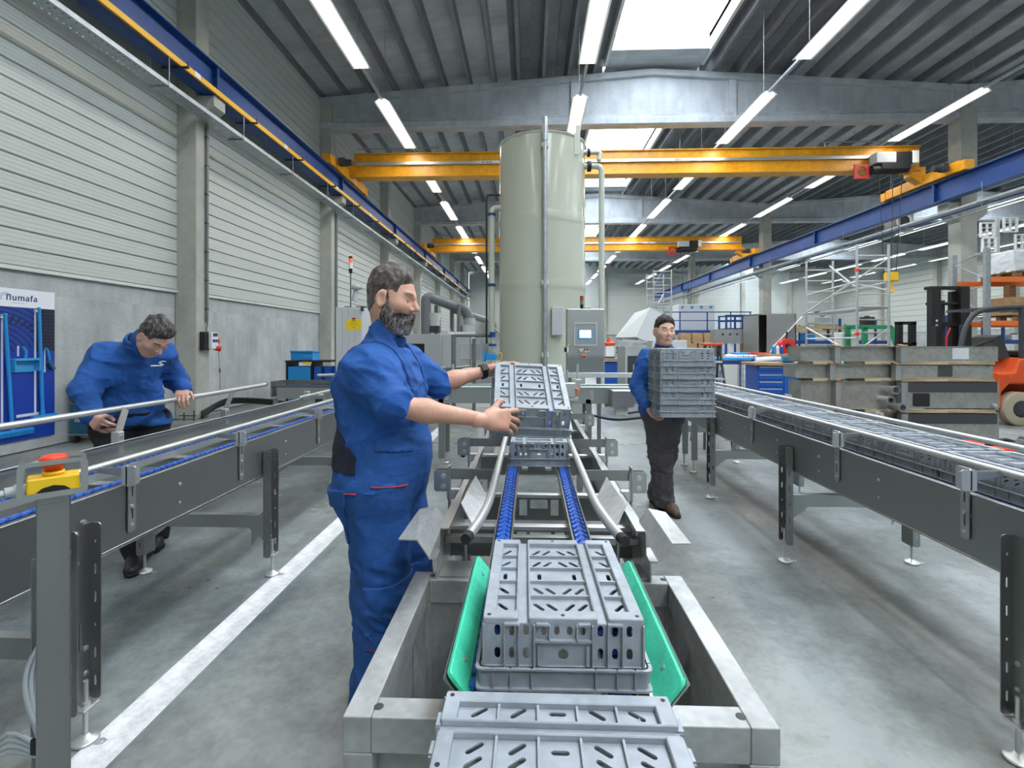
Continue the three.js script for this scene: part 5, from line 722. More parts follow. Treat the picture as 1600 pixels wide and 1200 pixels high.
{ // ---- the young man carrying the stack
  const root = [1.20, 0, -4.42], P0 = person('young man in blue sweater and dark grey trousers carrying a stack of five crates', root, { joints: {} }); P0.skin = []; const Lc = P0.loc, o = P0.o;
  const hipR = Lc([1.115, 0.92, -4.44]), hipL = Lc([1.29, 0.92, -4.46]), waist = Lc([1.20, 1.03, -4.44]), chest = Lc([1.195, 1.25, -4.45]), shR = Lc([1.045, 1.375, -4.44]), shL = Lc([1.365, 1.375, -4.46]), elR = Lc([0.955, 1.12, -4.40]), wrR = Lc([0.99, 0.975, -4.20]), elL = Lc([1.44, 1.11, -4.40]), wrL = Lc([1.41, 1.02, -4.27]), neck = Lc([1.195, 1.44, -4.45]);
  const knR = Lc([1.15, 0.49, -4.39]), anR = Lc([1.215, 0.11, -4.47]), knL = Lc([1.225, 0.49, -4.50]), anL = Lc([1.19, 0.11, -4.66]), neckTop = Lc([1.19, 1.52, -4.43]);
  const sc = skinCol(0xd9ae98);
  const handR = handPrims(wrR, [0.25, -0.75, 0.55], [0.75, 0.35, 0.3], -1, [[0.5, 0.5, 0.4], [0.55, 0.5, 0.4], [0.6, 0.55, 0.4], [0.65, 0.55, 0.4]], [[0.04, 0.045, 0.02], [0.065, 0.06, 0.03], [0.085, 0.06, 0.045]], 1.0, 0.08);
  const handL = handPrims(wrL, [0.1, -0.2, 0.8], [-0.75, 0.3, 0.1], 1, [[0.5, 0.5, 0.4], [0.55, 0.5, 0.4], [0.6, 0.55, 0.4], [0.65, 0.55, 0.4]], [[0.04, 0.045, 0.02], [0.065, 0.06, 0.03], [0.085, 0.06, 0.045]], 1.0, 0.08);
  const core = [cap(hipR, waist, 0.11, 0.11, 0.08), cap(hipL, waist, 0.11, 0.11, 0.08), cap(waist, chest, 0.11, 0.12, 0.1), cap([shR[0] + 0.02, shR[1] - 0.02, shR[2]], [shL[0] - 0.02, shL[1] - 0.02, shL[2]], 0.06, 0.06, 0.08), cap(neck, neckTop, 0.054, 0.052, 0.05), cap(hipR, knR, 0.075, 0.05, 0.04), cap(knR, anR, 0.05, 0.036, 0.03), cap(hipL, knL, 0.075, 0.05, 0.04), cap(knL, anL, 0.05, 0.036, 0.03), cap(shR, elR, 0.046, 0.038, 0.04), cap(shL, elL, 0.046, 0.038, 0.04), cap(elR, wrR, 0.038, 0.026, 0.03), cap(elL, wrL, 0.038, 0.026, 0.03)];
  P0.skin.push(meshField(field(core), bounds(core, 0.03), 0.013, sc)); for (const h of [handR, handL]) P0.skin.push(meshField(field(h), bounds(h, 0.015), 0.0034, sc));
  addHead(P0, { jaw: 0.86, skin: 0xdcb09a, brow: 0x54433a, hairColor: 0x2e2522, hairGrey: 0x3c332e, greySide: 0, lipMix: 0.45, stubble: 0.14, hairline: [[-0.13, -0.085], [-0.08, -0.07], [-0.05, -0.03], [-0.03, 0.0], [0.0, 0.02], [0.02, -0.01], [0.032, 0.0], [0.036, 0.045], [0.06, 0.066], [0.09, 0.082]], hairT: [[-0.1, 0.002], [0.0, 0.004], [0.06, 0.010], [0.1, 0.015], [0.16, 0.018]], wave: 0.008, nape: true }, Lc([1.19, 1.612, -4.39]), R(4), R(3), R(-2), 1.05, neckTop);
  put(new THREE.Mesh(mergeI(P0.skin), skinMat), 'body', o);
  const swP = [cap([hipR[0] + 0.03, 0.93, hipR[2]], [chest[0] - 0.055, chest[1], chest[2]], 0.135, 0.135, 0.08), cap([hipL[0] - 0.03, 0.93, hipL[2]], [chest[0] + 0.055, chest[1], chest[2]], 0.135, 0.135, 0.08), cap([shR[0] + 0.03, shR[1] - 0.02, shR[2]], [shL[0] - 0.03, shL[1] - 0.02, shL[2]], 0.078, 0.078, 0.08), cap(chest, neck, 0.11, 0.072, 0.08), cap(shR, elR, 0.076, 0.066, 0.05), cap(elR, [wrR[0], wrR[1] + 0.01, wrR[2] - 0.015], 0.066, 0.042, 0.03), cap(shL, elL, 0.076, 0.066, 0.05), cap(elL, [wrL[0], wrL[1] + 0.01, wrL[2] - 0.015], 0.066, 0.042, 0.03)];
  const f0 = field(swP), coreF = field(core), swF = (x, y, z) => Math.min(f0(x, y, z), coreF(x, y, z) - 0.026) - fold(x, y, z, 9, 13, 9, 0.014) - fold(x + 3, y, z, 20, 24, 20, 0.005);
  put(new THREE.Mesh(meshField((x, y, z) => Math.max(swF(x, y, z), 0.87 - y, Math.hypot(x, z) < 0.09 ? y - neck[1] - 0.03 : -1), bounds(swP, 0.03), 0.009), bluKnit), 'sweater', o);
  { const g = new P(), l = new THREE.LatheGeometry([[0.068, -0.03], [0.078, 0], [0.076, 0.03], [0.07, 0.036], [0.064, 0.03], [0.063, 0], [0.06, -0.03]].map(p => new THREE.Vector2(...p)), 28); g.add(place(l, neck[0], neck[1] + 0.022, neck[2] + 0.005, R(24), 0, 0)); g.ext([[0, 0], [0.07, -0.01], [0.05, 0.055], [0, 0.05]], 0.006, [neck[0] + 0.012, neck[1] - 0.015, neck[2] + 0.088, R(-30), 0, 0]).ext([[0, 0], [-0.07, -0.01], [-0.05, 0.055], [0, 0.05]], 0.006, [neck[0] - 0.012, neck[1] - 0.015, neck[2] + 0.088, R(-30), 0, 0]); g.mesh('collar', bluKnit, o); }
  const trP = [cap(hipR, waist, 0.125, 0.13, 0.08), cap(hipL, waist, 0.125, 0.13, 0.08), cap([hipR[0] + 0.01, hipR[1], hipR[2]], knR, 0.115, 0.09, 0.05), cap(knR, [anR[0], 0.07, anR[2]], 0.09, 0.08, 0.04), cap([hipL[0] - 0.01, hipL[1], hipL[2]], knL, 0.115, 0.09, 0.05), cap(knL, [anL[0], 0.07, anL[2]], 0.09, 0.08, 0.04)];
  const t1 = field(trP), t0 = (x, y, z) => Math.min(t1(x, y, z), coreF(x, y, z) - 0.020), trF = (x, y, z) => Math.max(t0(x, y, z) - fold(x, y, z, 10, 11, 10, 0.014) - fold(x + y * 0.5, y * 1.3, z, 18, 24, 18, 0.012) * (sstep(0.25, 0.1, Math.abs(y - 0.46)) + sstep(0.16, 0.05, Math.abs(y - 0.12)) + 0.2), y - 0.99, 0.035 - y);
  put(new THREE.Mesh(meshField(trF, bounds(trP, 0.03), 0.009), greyTr), 'trousers', o);
  shoe(o, Lc([1.205, 0, -4.53]), Lc([1.27, 0, -4.25]), shoeBrown, sole); shoe(o, Lc([1.185, 0.0, -4.72]), Lc([1.19, 0.0, -4.44]), shoeBrown, sole);
}
{ // ---- the man stooping over the left conveyor
  const root = [-2.80, 0, -3.35], P0 = person('grey haired man in blue sweater and black trousers stooping over the left conveyor rail', root, { joints: {} }); P0.skin = []; const Lc = P0.loc, o = P0.o;
  const hipR = Lc([-2.93, 0.93, -3.36]), hipL = Lc([-2.79, 0.93, -3.48]), waist = Lc([-2.875, 1.04, -3.40]), chest = Lc([-2.83, 1.29, -3.33]), shR = Lc([-2.905, 1.425, -3.25]), shL = Lc([-2.655, 1.43, -3.45]), elR = Lc([-2.855, 1.20, -3.05]), wrR = Lc([-2.745, 1.04, -2.98]), elL = Lc([-2.70, 1.215, -3.66]), wrL = Lc([-2.612, 1.165, -3.60]), neck = Lc([-2.70, 1.475, -3.27]), neckTop = Lc([-2.57, 1.53, -3.21]);
  const knR = Lc([-2.78, 0.5, -3.24]), anR = Lc([-2.665, 0.11, -3.25]), knL = Lc([-2.74, 0.5, -3.46]), anL = Lc([-2.80, 0.11, -3.58]);
  const sc = skinCol(0xd8ab97);
  const handR = handPrims(wrR, [0.80, -0.42, 0.35], [0.35, -0.3, -0.9], 1, [[0.3, 0.5, 0.4], [0.45, 0.6, 0.5], [0.6, 0.7, 0.5], [0.7, 0.7, 0.5]], [[0.05, 0.04, 0.025], [0.08, 0.05, 0.04], [0.105, 0.045, 0.05]], 1.05, 0.08);
  const handL = handPrims(wrL, [0.45, -0.45, 0.75], [-0.2, -0.85, -0.45], 1, [[0.5, 0.7, 0.5], [0.5, 0.7, 0.5], [0.55, 0.75, 0.5], [0.6, 0.75, 0.5]], [[0.035, 0.045, 0.02], [0.055, 0.06, 0.04], [0.07, 0.06, 0.06]], 1.05, 0.08);
  const core = [cap(hipR, waist, 0.12, 0.12, 0.08), cap(hipL, waist, 0.12, 0.12, 0.08), cap(waist, chest, 0.12, 0.13, 0.1), cap([shR[0] + 0.03, shR[1] - 0.02, shR[2] - 0.02], [shL[0] - 0.03, shL[1] - 0.02, shL[2] + 0.02], 0.062, 0.062, 0.08), cap(neck, neckTop, 0.056, 0.054, 0.05), cap(hipR, knR, 0.078, 0.052, 0.04), cap(knR, anR, 0.052, 0.038, 0.03), cap(hipL, knL, 0.078, 0.052, 0.04), cap(knL, anL, 0.052, 0.038, 0.03), cap(shR, elR, 0.048, 0.04, 0.04), cap(shL, elL, 0.048, 0.04, 0.04), cap(elR, wrR, 0.04, 0.027, 0.03), cap(elL, wrL, 0.04, 0.027, 0.03)];
  P0.skin.push(meshField(field(core), bounds(core, 0.03), 0.013, sc)); for (const h of [handR, handL]) P0.skin.push(meshField(field(h), bounds(h, 0.015), 0.0032, sc));
  addHead(P0, { jaw: 1.0, skin: 0xd6a893, brow: 0x4a3f3a, hairColor: 0x4d4544, hairGrey: 0xa39c9c, greySide: 0.3, lipMix: 0.4, stubble: 0.12, hairline: [[-0.13, -0.085], [-0.08, -0.075], [-0.05, -0.04], [-0.03, -0.005], [0.0, 0.018], [0.02, 0.0], [0.032, 0.01], [0.036, 0.05], [0.06, 0.068], [0.09, 0.075]], hairT: [[-0.1, 0.006], [0.0, 0.01], [0.06, 0.018], [0.1, 0.025], [0.16, 0.028]], wave: 0.022, nape: true }, Lc([-2.455, 1.545, -3.12]), R(74), R(52), R(0), 1.0, neckTop);
  put(new THREE.Mesh(mergeI(P0.skin), skinMat), 'body', o);
  const cuffR = [lerp(elR[0], wrR[0], 0.94), lerp(elR[1], wrR[1], 0.94), lerp(elR[2], wrR[2], 0.94)], cuffL = [lerp(elL[0], wrL[0], 0.8), lerp(elL[1], wrL[1], 0.8), lerp(elL[2], wrL[2], 0.8)];
  const swP = [cap([hipR[0] + 0.01, 0.98, hipR[2] - 0.01], [chest[0] - 0.05, chest[1], chest[2] + 0.03], 0.138, 0.138, 0.08), cap([hipL[0] - 0.02, 0.98, hipL[2] + 0.02], [chest[0] + 0.05, chest[1], chest[2] - 0.04], 0.138, 0.138, 0.08), cap([shR[0] + 0.03, shR[1] - 0.025, shR[2] - 0.02], [shL[0] - 0.03, shL[1] - 0.025, shL[2] + 0.02], 0.088, 0.088, 0.08), cap(chest, [neck[0], neck[1] - 0.01, neck[2]], 0.12, 0.078, 0.08), cap(shR, elR, 0.084, 0.076, 0.05), cap(elR, cuffR, 0.075, 0.047, 0.03), cap(shL, elL, 0.084, 0.072, 0.05), cap(elL, cuffL, 0.072, 0.05, 0.03)];
  const f0 = field(swP), coreF = field(core), swF = (x, y, z) => Math.min(f0(x, y, z), coreF(x, y, z) - 0.026) - fold(x, y, z, 8, 10, 8, 0.015) - fold(x + 3, y * 1.2 + x * 0.4, z, 17, 21, 17, 0.006);
  put(new THREE.Mesh(meshField((x, y, z) => Math.max(swF(x, y, z), 0.91 - y, Math.hypot(x - neck[0] - 0.03, z - neck[2] - 0.03) < 0.085 ? (y - neck[1] - 0.02) + (x - neck[0]) * 0.5 : -1), bounds(swP, 0.03), 0.0085), bluKnit), 'sweater', o);
  { const g = new P(), l = new THREE.LatheGeometry([[0.072, -0.03], [0.082, 0], [0.08, 0.03], [0.073, 0.036], [0.066, 0.03], [0.064, 0], [0.062, -0.03]].map(p => new THREE.Vector2(...p)), 28); const d = V(neckTop[0] - neck[0], neckTop[1] - neck[1], neckTop[2] - neck[2]).normalize(); const qq = new THREE.Quaternion().setFromUnitVectors(V(0, 1, 0), d.lerp(V(0, 1, 0), 0.35).normalize()); l.applyQuaternion(qq); l.translate(neck[0] + 0.025, neck[1] + 0.025, neck[2] + 0.02); g.add(l); g.mesh('collar', bluKnit, o); }
  patch(swF, boxT([-2.70 + 2.80, 1.29, 0.18], [0.012, 0.06, 0.16], R(38), 0), 0.005, [[-0.1, 1.2, 0], [0.3, 1.4, 0.35]], 0.005, 'button_placket', bluKnit, o);
  { // chest emblem: arcs and lettering printed on a patch of the sweater
    patch(swF, boxT([0.26, 1.345, 0.06], [0.06, 0.006, 0.12], R(38)), 0.004, [[0.05, 1.31, -0.2], [0.5, 1.38, 0.3]], 0.004, 'emblem_lettering', M.white, o); patch(swF, (x, y, z) => Math.max(Math.abs(Math.hypot((x - 0.205) * 1.3, y - 1.36) - 0.016) - 0.004, -z - 0.1), 0.004, [[0.14, 1.31, -0.05], [0.3, 1.41, 0.3]], 0.0035, 'emblem_arc', M.white, o); }
  const trP = [cap(hipR, waist, 0.125, 0.12, 0.08), cap(hipL, waist, 0.125, 0.12, 0.08), cap(hipR, knR, 0.12, 0.092, 0.05), cap(knR, [anR[0], 0.07, anR[2]], 0.092, 0.08, 0.04), cap(hipL, knL, 0.12, 0.092, 0.05), cap(knL, [anL[0], 0.07, anL[2]], 0.092, 0.08, 0.04)];
  const t1 = field(trP), t0 = (x, y, z) => Math.min(t1(x, y, z), coreF(x, y, z) - 0.020), trF = (x, y, z) => Math.max(t0(x, y, z) - fold(x, y, z, 10, 12, 10, 0.014) - fold(x, y * 1.3, z, 20, 24, 20, 0.006), y - 1.02, 0.035 - y);
  put(new THREE.Mesh(meshField(trF, bounds(trP, 0.03), 0.01), blackTr), 'trousers', o);
  patch(trF, boxT([-0.12, 0.84, 0.12], [0.075, 0.07, 0.14], R(30)), 0.01, [[-0.3, 0.74, -0.02], [0.1, 0.94, 0.3]], 0.006, 'holster_pocket', blackTr, o);
  shoe(o, Lc([-2.71, 0, -3.28]), Lc([-2.55, 0, -3.05]), shoeBlack, sole); shoe(o, Lc([-2.85, 0, -3.63]), Lc([-2.68, 0, -3.40]), shoeBlack, sole);
  const bt = thing('clamp_bolt', 'black star knob at the rail clamp in the fingers of the stooping man', 'knob', [-2.62, 0.985, -2.93]); new P().bar([-0.02, 0, 0], [0.0, 0, 0], 0.012, 10).bar([0, 0, 0], [0.07, 0, 0], 0.005, 8).mesh('knob', M.black, bt);
}
// ------------------------------------------------------------------ print helper
function canvasMat(w, h, draw, rough = 0.5) { const c = document.createElement('canvas'); c.width = w; c.height = h; draw(c.getContext('2d'), w, h); const t = new THREE.CanvasTexture(c); t.colorSpace = THREE.SRGBColorSpace; return new THREE.MeshStandardMaterial({ map: t, roughness: rough }); }
function sheet(w, h, mat, name, parent, pos, rot = [0, 0, 0]) { const m = new THREE.Mesh(new THREE.PlaneGeometry(w, h), mat); m.position.set(...pos); m.rotation.set(...rot); return put(m, name, parent); }
// ------------------------------------------------------------------ left wall: shadow board with cleaning tools
{
  const zc = -6.16, w = 1.6, o = thing('tool_board', 'large blue tool board with a white printed header on the left wall', 'tool board', [XL + 0.003, 0, zc]);
  new P().span(0, 0.02, 0.17, 2.25, -w / 2, w / 2, 0.003).mesh('panel', M.darkBlue, o);
  const head = canvasMat(1024, 160, (q, W, H) => { q.fillStyle = '#e4e9ee'; q.fillRect(0, 0, W, H); q.fillStyle = '#15306e'; q.font = 'bold 72px sans-serif'; q.fillText('\u041Fumafa', 590, 104); q.font = '13px sans-serif'; q.fillStyle = '#7f93b8'; q.fillText('industrial cleaning', 640, 128); q.strokeStyle = '#3a5ca8'; q.lineWidth = 3; for (const r of [48, 38, 28]) { q.beginPath(); q.arc(588, 88, r, Math.PI * 0.85, Math.PI * 1.85); q.stroke(); } });
  sheet(w - 0.004, 0.25, head, 'header_print', o, [0.0212, 2.123, 0], [0, Math.PI / 2, 0]);
  const body = canvasMat(512, 640, (q, W, H) => { q.fillStyle = '#103a9e'; q.fillRect(0, 0, W, H); const hh = H * 0.33; q.fillStyle = '#0c2150'; q.fillRect(0, 0, W, hh); q.save(); q.beginPath(); q.rect(0, 0, W * 0.82, hh); q.clip(); q.fillStyle = '#103a96'; q.beginPath(); q.arc(330, 150, 190, 0, 7); q.fill(); q.strokeStyle = '#0a1838'; for (let i = 0; i < 12; i++) { q.lineWidth = 5; q.beginPath(); q.arc(230 + i * 3, 260, 60 + i * 22, -2.6, -0.4); q.stroke(); q.lineWidth = 8; const a = -2.3 + i * 0.16; q.beginPath(); q.moveTo(300 + 150 * Math.cos(a), 230 + 150 * Math.sin(a)); q.lineTo(300 + 190 * Math.cos(a + 0.08), 230 + 190 * Math.sin(a + 0.08)); q.stroke(); } q.restore(); q.fillStyle = '#0a1226'; q.fillRect(W * 0.82, 0, W, hh); q.strokeStyle = '#24417f'; q.lineWidth = 2; for (let i = 0; i < 12; i++) { q.beginPath(); for (let k = 0; k < 8; k++) q.lineTo(W * 0.83 + k * 12, 20 + i * 17 + (k % 2 ? 8 : 0)); q.stroke(); }
    q.fillStyle = '#cfd6de'; const X = z => (z - 5.36) / 1.6 * W, Y = y => (1.995 - y) / 1.825 * H; q.fillRect(X(6.225), Y(1.89), 9, Y(0.44) - Y(1.89)); q.fillRect(X(6.66), Y(1.985), 10, Y(0.52) - Y(1.985)); q.fillRect(X(6.30), Y(1.29), 60, Y(1.11) - Y(1.29)); q.fillRect(X(6.43), Y(1.47), 9, 50); q.fillRect(X(6.80), Y(1.43), 8, 120); q.fillRect(X(6.42), Y(0.53), 100, 14); });
  sheet(w - 0.004, 1.825, body, 'board_print', o, [0.0212, 1.083, 0], [0, Math.PI / 2, 0]);
  const broom = (z0, y0, z1, y1, hz0, hz1, hy, label) => { const b = thing('broom', label, 'broom', [XL + 0.065, 0, 0]); new P().cone([0, y0, z0], [0, y1, z1], 0.019, 0.022, 12).sph(0.026, 0, y0 + 0.01, z0).mesh('handle', M.cyanBlue, b); const c = new P(), zm = (hz0 + hz1) / 2; c.box(0.06, 0.035, Math.abs(hz1 - hz0), 0, hy, zm, 0.01).bar([0, hy, z1], [0, y1 + 0.05, z1], 0.026, 10).mesh('head', M.cyanBlue, b); const r = new P(); for (let i = 0; i < 26; i++) r.box(0.05, 0.05, 0.009, 0, hy - 0.04, hz0 + (hz1 - hz0) * (i + 0.5) / 26); r.mesh('bristles', M.cyanBlue, b, { kind: 'stuff' }); new P().box(0.05, 0.03, 0.07, -0.03, y0 - 0.02, z0, 0.005).mesh('hook', M.white, b); };
  broom(-6.24, 1.87, -6.33, 0.36, -6.12, -6.60, 0.32, 'long handled blue broom hanging left on the tool board'); broom(-6.69, 1.98, -6.74, 0.5, -6.59, -6.95, 0.47, 'long handled blue broom hanging right on the tool board');
  const d = thing('dustpan', 'blue dustpan hanging by its handle between the two brooms', 'dustpan', [XL + 0.03, 1.11, -6.49]); const pan = new P(); pan.ext(rrect(-0.17, 0.17, 0, 0.19, 0.03), 0.012, [0.0, 0, 0, 0, Math.PI / 2, 0]).ext(rrect(-0.17, 0.17, 0.16, 0.19, 0.012), 0.09, [0.0, 0, 0, 0, Math.PI / 2, 0]); for (const s of [-1, 1]) pan.box(0.09, 0.17, 0.014, 0.045, 0.095, s * 0.165, 0.004); pan.mesh('pan', M.lightBlue, d); new P().tube([[0.04, 0.18, 0], [0.045, 0.25, -0.01], [0.045, 0.3, 0.0], [0.04, 0.34, 0.03]], 0.017, 12, 8).mesh('handle', M.cyanBlue, d);
  const br = thing('hand_brush', 'small blue hand brush at the right edge of the tool board', 'brush', [XL + 0.05, 0, 0]); new P().tube([[0, 1.43, -6.79], [0, 1.40, -6.83], [0, 1.3, -6.85], [0, 1.24, -6.86]], 0.015, 14, 8).mesh('handle', M.cyanBlue, br); new P().beam([0, 1.25, -6.84], [0, 1.12, -6.92], 0.05, 0.05, 0.012).mesh('head', M.teal, br);
}
{ // welding trolley behind the stooping man
  const o = thing('welding_trolley', 'dark teal welding trolley on castors by the left wall', 'trolley', [-6.62, 0, -7.35]);
  new P().box(0.62, 0.44, 0.42, 0, 0.36, 0, 0.02).mesh('lower_case', M.teal, o); new P().box(0.6, 0.36, 0.4, 0, 0.78, 0, 0.02).mesh('upper_case', M.darkGrey, o); new P().box(0.64, 0.03, 0.44, 0, 0.59, 0, 0.006).box(0.64, 0.03, 0.44, 0, 0.13, 0, 0.006).mesh('frame', M.greyPipe, o);
  sheet(0.5, 0.12, canvasMat(256, 64, (q, W, H) => { q.fillStyle = '#1f5570'; q.fillRect(0, 0, W, H); q.fillStyle = '#e6ecef'; q.font = 'bold 44px sans-serif'; q.fillText('\u041Fumafa', 8, 48); }), 'lettering', o, [0.0, 0.35, 0.2115]);
  for (const x of [-0.25, 0.25]) for (const z of [-0.16, 0.16]) new P().lathe([[0, -0.02], [0.055, -0.02], [0.06, 0], [0.055, 0.02], [0, 0.02]], x, 0.06, z, 16, 0, Math.PI / 2).mesh('castor', M.rubber, o);
  new P().tube([[0.3, 0.9, 0.1], [0.42, 0.85, 0.2], [0.45, 0.6, 0.2], [0.33, 0.45, 0.15], [0.3, 0.5, 0.1]], 0.016, 20, 8).mesh('hose', M.greyPaint, o); new P().tube([[-0.2, 0.96, 0.1], [-0.1, 1.02, 0.15], [0.05, 1.0, 0.1], [0.2, 0.97, 0.12]], 0.02, 14, 8).mesh('torch_hose', M.greyPaint, o);
}
{ // socket box and conduit on the column
  const o = thing('socket_box', 'grey and white socket box with red and orange outlets on the concrete column', 'socket box', [-6.52, 1.36, -9.66]);
  new P().box(0.1, 0.36, 0.16, 0.0, 0.2, 0.05, 0.01).mesh('backplate', M.black, o); new P().box(0.16, 0.34, 0.2, 0.04, 0.2, -0.1, 0.015).mesh('housing', M.white, o); new P().box(0.01, 0.07, 0.14, 0.125, 0.32, -0.1, 0.004).mesh('fuse_window', M.darkGrey, o);
  for (const z of [-0.05, -0.14]) new P().lathe([[0, 0], [0.034, 0], [0.03, 0.02], [0, 0.022]], 0.12, 0.2, z, 14, 0, -Math.PI / 2).mesh('blue_socket', M.benchBlue, o);
  new P().lathe([[0, 0], [0.07, 0], [0.075, 0.05], [0.05, 0.07], [0, 0.07]], 0.06, 0.2, -0.2, 18, -Math.PI / 2, 0).mesh('orange_outlet', M.orange, o); new P().cone([0.06, 0.06, -0.14], [0.16, 0.03, -0.22], 0.05, 0.055, 14).mesh('red_outlet', M.red, o);
  new P().tube([[0.05, 0.02, -0.3], [0.06, -0.3, -0.33], [0.06, -0.6, -0.35], [0.06, -0.85, -0.35]], 0.006, 16, 6).box(0.03, 0.09, 0.03, 0.06, -0.42, -0.34, 0.005).mesh('pull_cord', M.palletWood, o);
  const c = thing('cable_conduit', 'grey vertical cable conduit on the near concrete column', 'conduit', [-6.545, 0, -9.72]); new P().bar([0, 1.95, 0], [0, 5.9, 0], 0.028, 10).tube([[0, 1.97, 0], [0.01, 1.88, 0.0], [0.02, 1.8, 0.04], [0.02, 1.72, 0.03]], 0.016, 10, 8).pipe([[0, 5.85, 0], [0, 6.02, 0], [0.01, 6.02, 0.2]], 0.02, 0.06).mesh('tube', M.greyPipe, c); for (let k = 0; k < 7; k++) new P().box(0.05, 0.03, 0.075, 0, 2.2 + k * 0.58, 0, 0.006).mesh('clip', M.darkGrey, c);
  const c2 = thing('cable_conduit', 'grey vertical cable conduit on the second concrete column', 'conduit', [-6.545, 0, -16.35]); new P().bar([0, 0.6, 0], [0, 5.9, 0], 0.028, 10).bar([0.0, 0.6, -0.1], [0, 5.9, -0.1], 0.015, 8).mesh('tube', M.greyPipe, c2);
}
{ const o = thing('cable_pile', 'black cables looped on the floor along the left wall behind the conveyor', 'cable', [-6.0, 0, -9.8]); for (let k = 0; k < 5; k++) new P().tube([[-0.5, 0.03 + k * 0.03, 0.3], [-0.35, 0.2 + 0.03 * k, 0.1 - 0.05 * k], [0, 0.3 + 0.02 * k, 0], [0.7, 0.24 + 0.02 * k, -0.2], [1.6, 0.1, -0.3 - 0.06 * k], [2.2, 0.03, -0.4]], 0.022, 30, 7).mesh('cable_run', M.black, o);
  const s = thing('anchor_rods', 'short steel rods standing at the foot of the concrete wall', 'rods', [-6.72, 0, -9.3]); new P().bar([0, 0, 0], [0, 0.16, 0], 0.012, 8).bar([0.2, 0, 0], [0.2, 0.2, 0], 0.012, 8).bar([-0.1, 0.1, 0], [0.25, 0.1, 0], 0.01, 8).mesh('rod', M.darkGrey, s); }
{ // blue work table and bins by the second column
  const o = thing('work_table', 'black framed table with blue cabinets below, by the left wall', 'table', [-5.6, 0, -12.4]);
  new P().box(1.15, 0.04, 0.7, 0.05, 1.06, 0, 0.006).box(0.05, 1.05, 0.6, -0.5, 0.53, 0).box(0.05, 1.05, 0.6, 0.14, 0.53, 0).mesh('frame', M.black, o); new P().box(0.56, 0.85, 0.55, -0.17, 0.5, 0.06, 0.01).mesh('cabinet_door', M.cyanBlue, o); new P().box(0.22, 0.05, 0.02, 0.05, 1.02, 0.36).mesh('yellow_label', M.yellow, o);
  for (const [x, z] of [[0.3, 0.1], [0.52, 0], [0.72, -0.1]]) new P().box(0.17, 0.75, 0.5, x, 0.55, z, 0.01).mesh('blue_bin', M.benchBlue, o); new P().box(0.5, 0.03, 0.6, 0.7, 1.06, -0.1).mesh('rear_top', M.darkGrey, o);
  const b = thing('storage_box', 'bright blue plastic storage box on the black framed table', 'box', [-5.72, 1.081, -12.3]); new P().box(0.56, 0.19, 0.4, 0, 0.095, 0, 0.012).mesh('body', M.cyanBlue, b); new P().box(0.59, 0.05, 0.43, 0, 0.215, 0, 0.012).mesh('lid', M.cyanBlue, b); new P().box(0.2, 0.08, 0.006, 0.16, 0.1, 0.203).mesh('label', M.lightBlue, b);
}
{ // electrical cabinet with warning sign, beacon and horn
  const o = thing('switch_cabinet', 'tall grey switch cabinet with a yellow warning sign behind the bearded man', 'cabinet', [-3.12, 0, -8.6]);
  new P().box(0.46, 2.0, 0.5, 0, 1.13, 0, 0.006).mesh('body', M.cabinet, o); for (let k = 0; k < 4; k++) new P().box(0.105, 1.94, 0.012, -0.168 + k * 0.112, 1.14, 0.254, 0.003).mesh('door_panel', M.cabinet, o); new P().box(0.4, 0.12, 0.44, 0, 0.06, 0).mesh('plinth', M.darkGrey, o); new P().box(0.1, 0.03, 0.1, -0.1, 2.145, 0).box(0.16, 0.03, 0.1, 0.13, 2.145, 0).box(0.04, 0.08, 0.06, 0.24, 2.1, 0.26).mesh('fittings', M.darkGrey, o);
  sheet(0.26, 0.19, canvasMat(256, 192, (q, W, H) => { q.fillStyle = '#f2d21c'; q.fillRect(0, 0, W, H); q.fillStyle = '#3a3418'; q.textAlign = 'center'; q.font = 'bold 22px sans-serif'; q.fillText('LET OP', W / 2, 40); q.font = '17px sans-serif'; q.fillText('niet bedienen', W / 2, 76); q.fillText('zonder toestemming', W / 2, 104); q.font = 'bold 20px sans-serif'; q.fillText('TEST', W / 2, 150); }), 'warning_sign', o, [0.09, 1.83, 0.2615]);
  new P().box(0.06, 0.03, 0.008, 0.09, 1.93, 0.263).mesh('sign_clip', M.red, o); new P().bar([-0.06, 2.13, 0], [-0.06, 2.75, 0], 0.012, 8).mesh('beacon_pole', M.greyPipe, o); new P().cone([-0.06, 2.75, 0], [-0.06, 2.83, 0], 0.028, 0.034).cone([-0.06, 3.01, 0], [-0.06, 3.05, 0], 0.034, 0.03).mesh('beacon_cap', M.black, o); inst(new P().cone([-0.06, 2.83, 0], [-0.06, 2.93, 0], 0.034, 0.034).geo(), M.white, 'clear_lens', o, [0, 0, 0]); inst(new P().cone([-0.06, 2.93, 0], [-0.06, 3.01, 0], 0.034, 0.034).geo(), std(0xff8a5a, 0.3, 0, { emissive: hex(0xff5530), emissiveIntensity: 0.6 }), 'signal_lamp', o, [0, 0, 0]);
  new P().lathe([[0, 0], [0.1, 0.02], [0.06, 0.09], [0.02, 0.12], [0, 0.12]], 0.06, 2.44, 0.05, 16).cone([0.06, 2.46, 0.05], [0.03, 2.25, 0.06], 0.035, 0.06).mesh('horn', M.greyPaint, o);
}
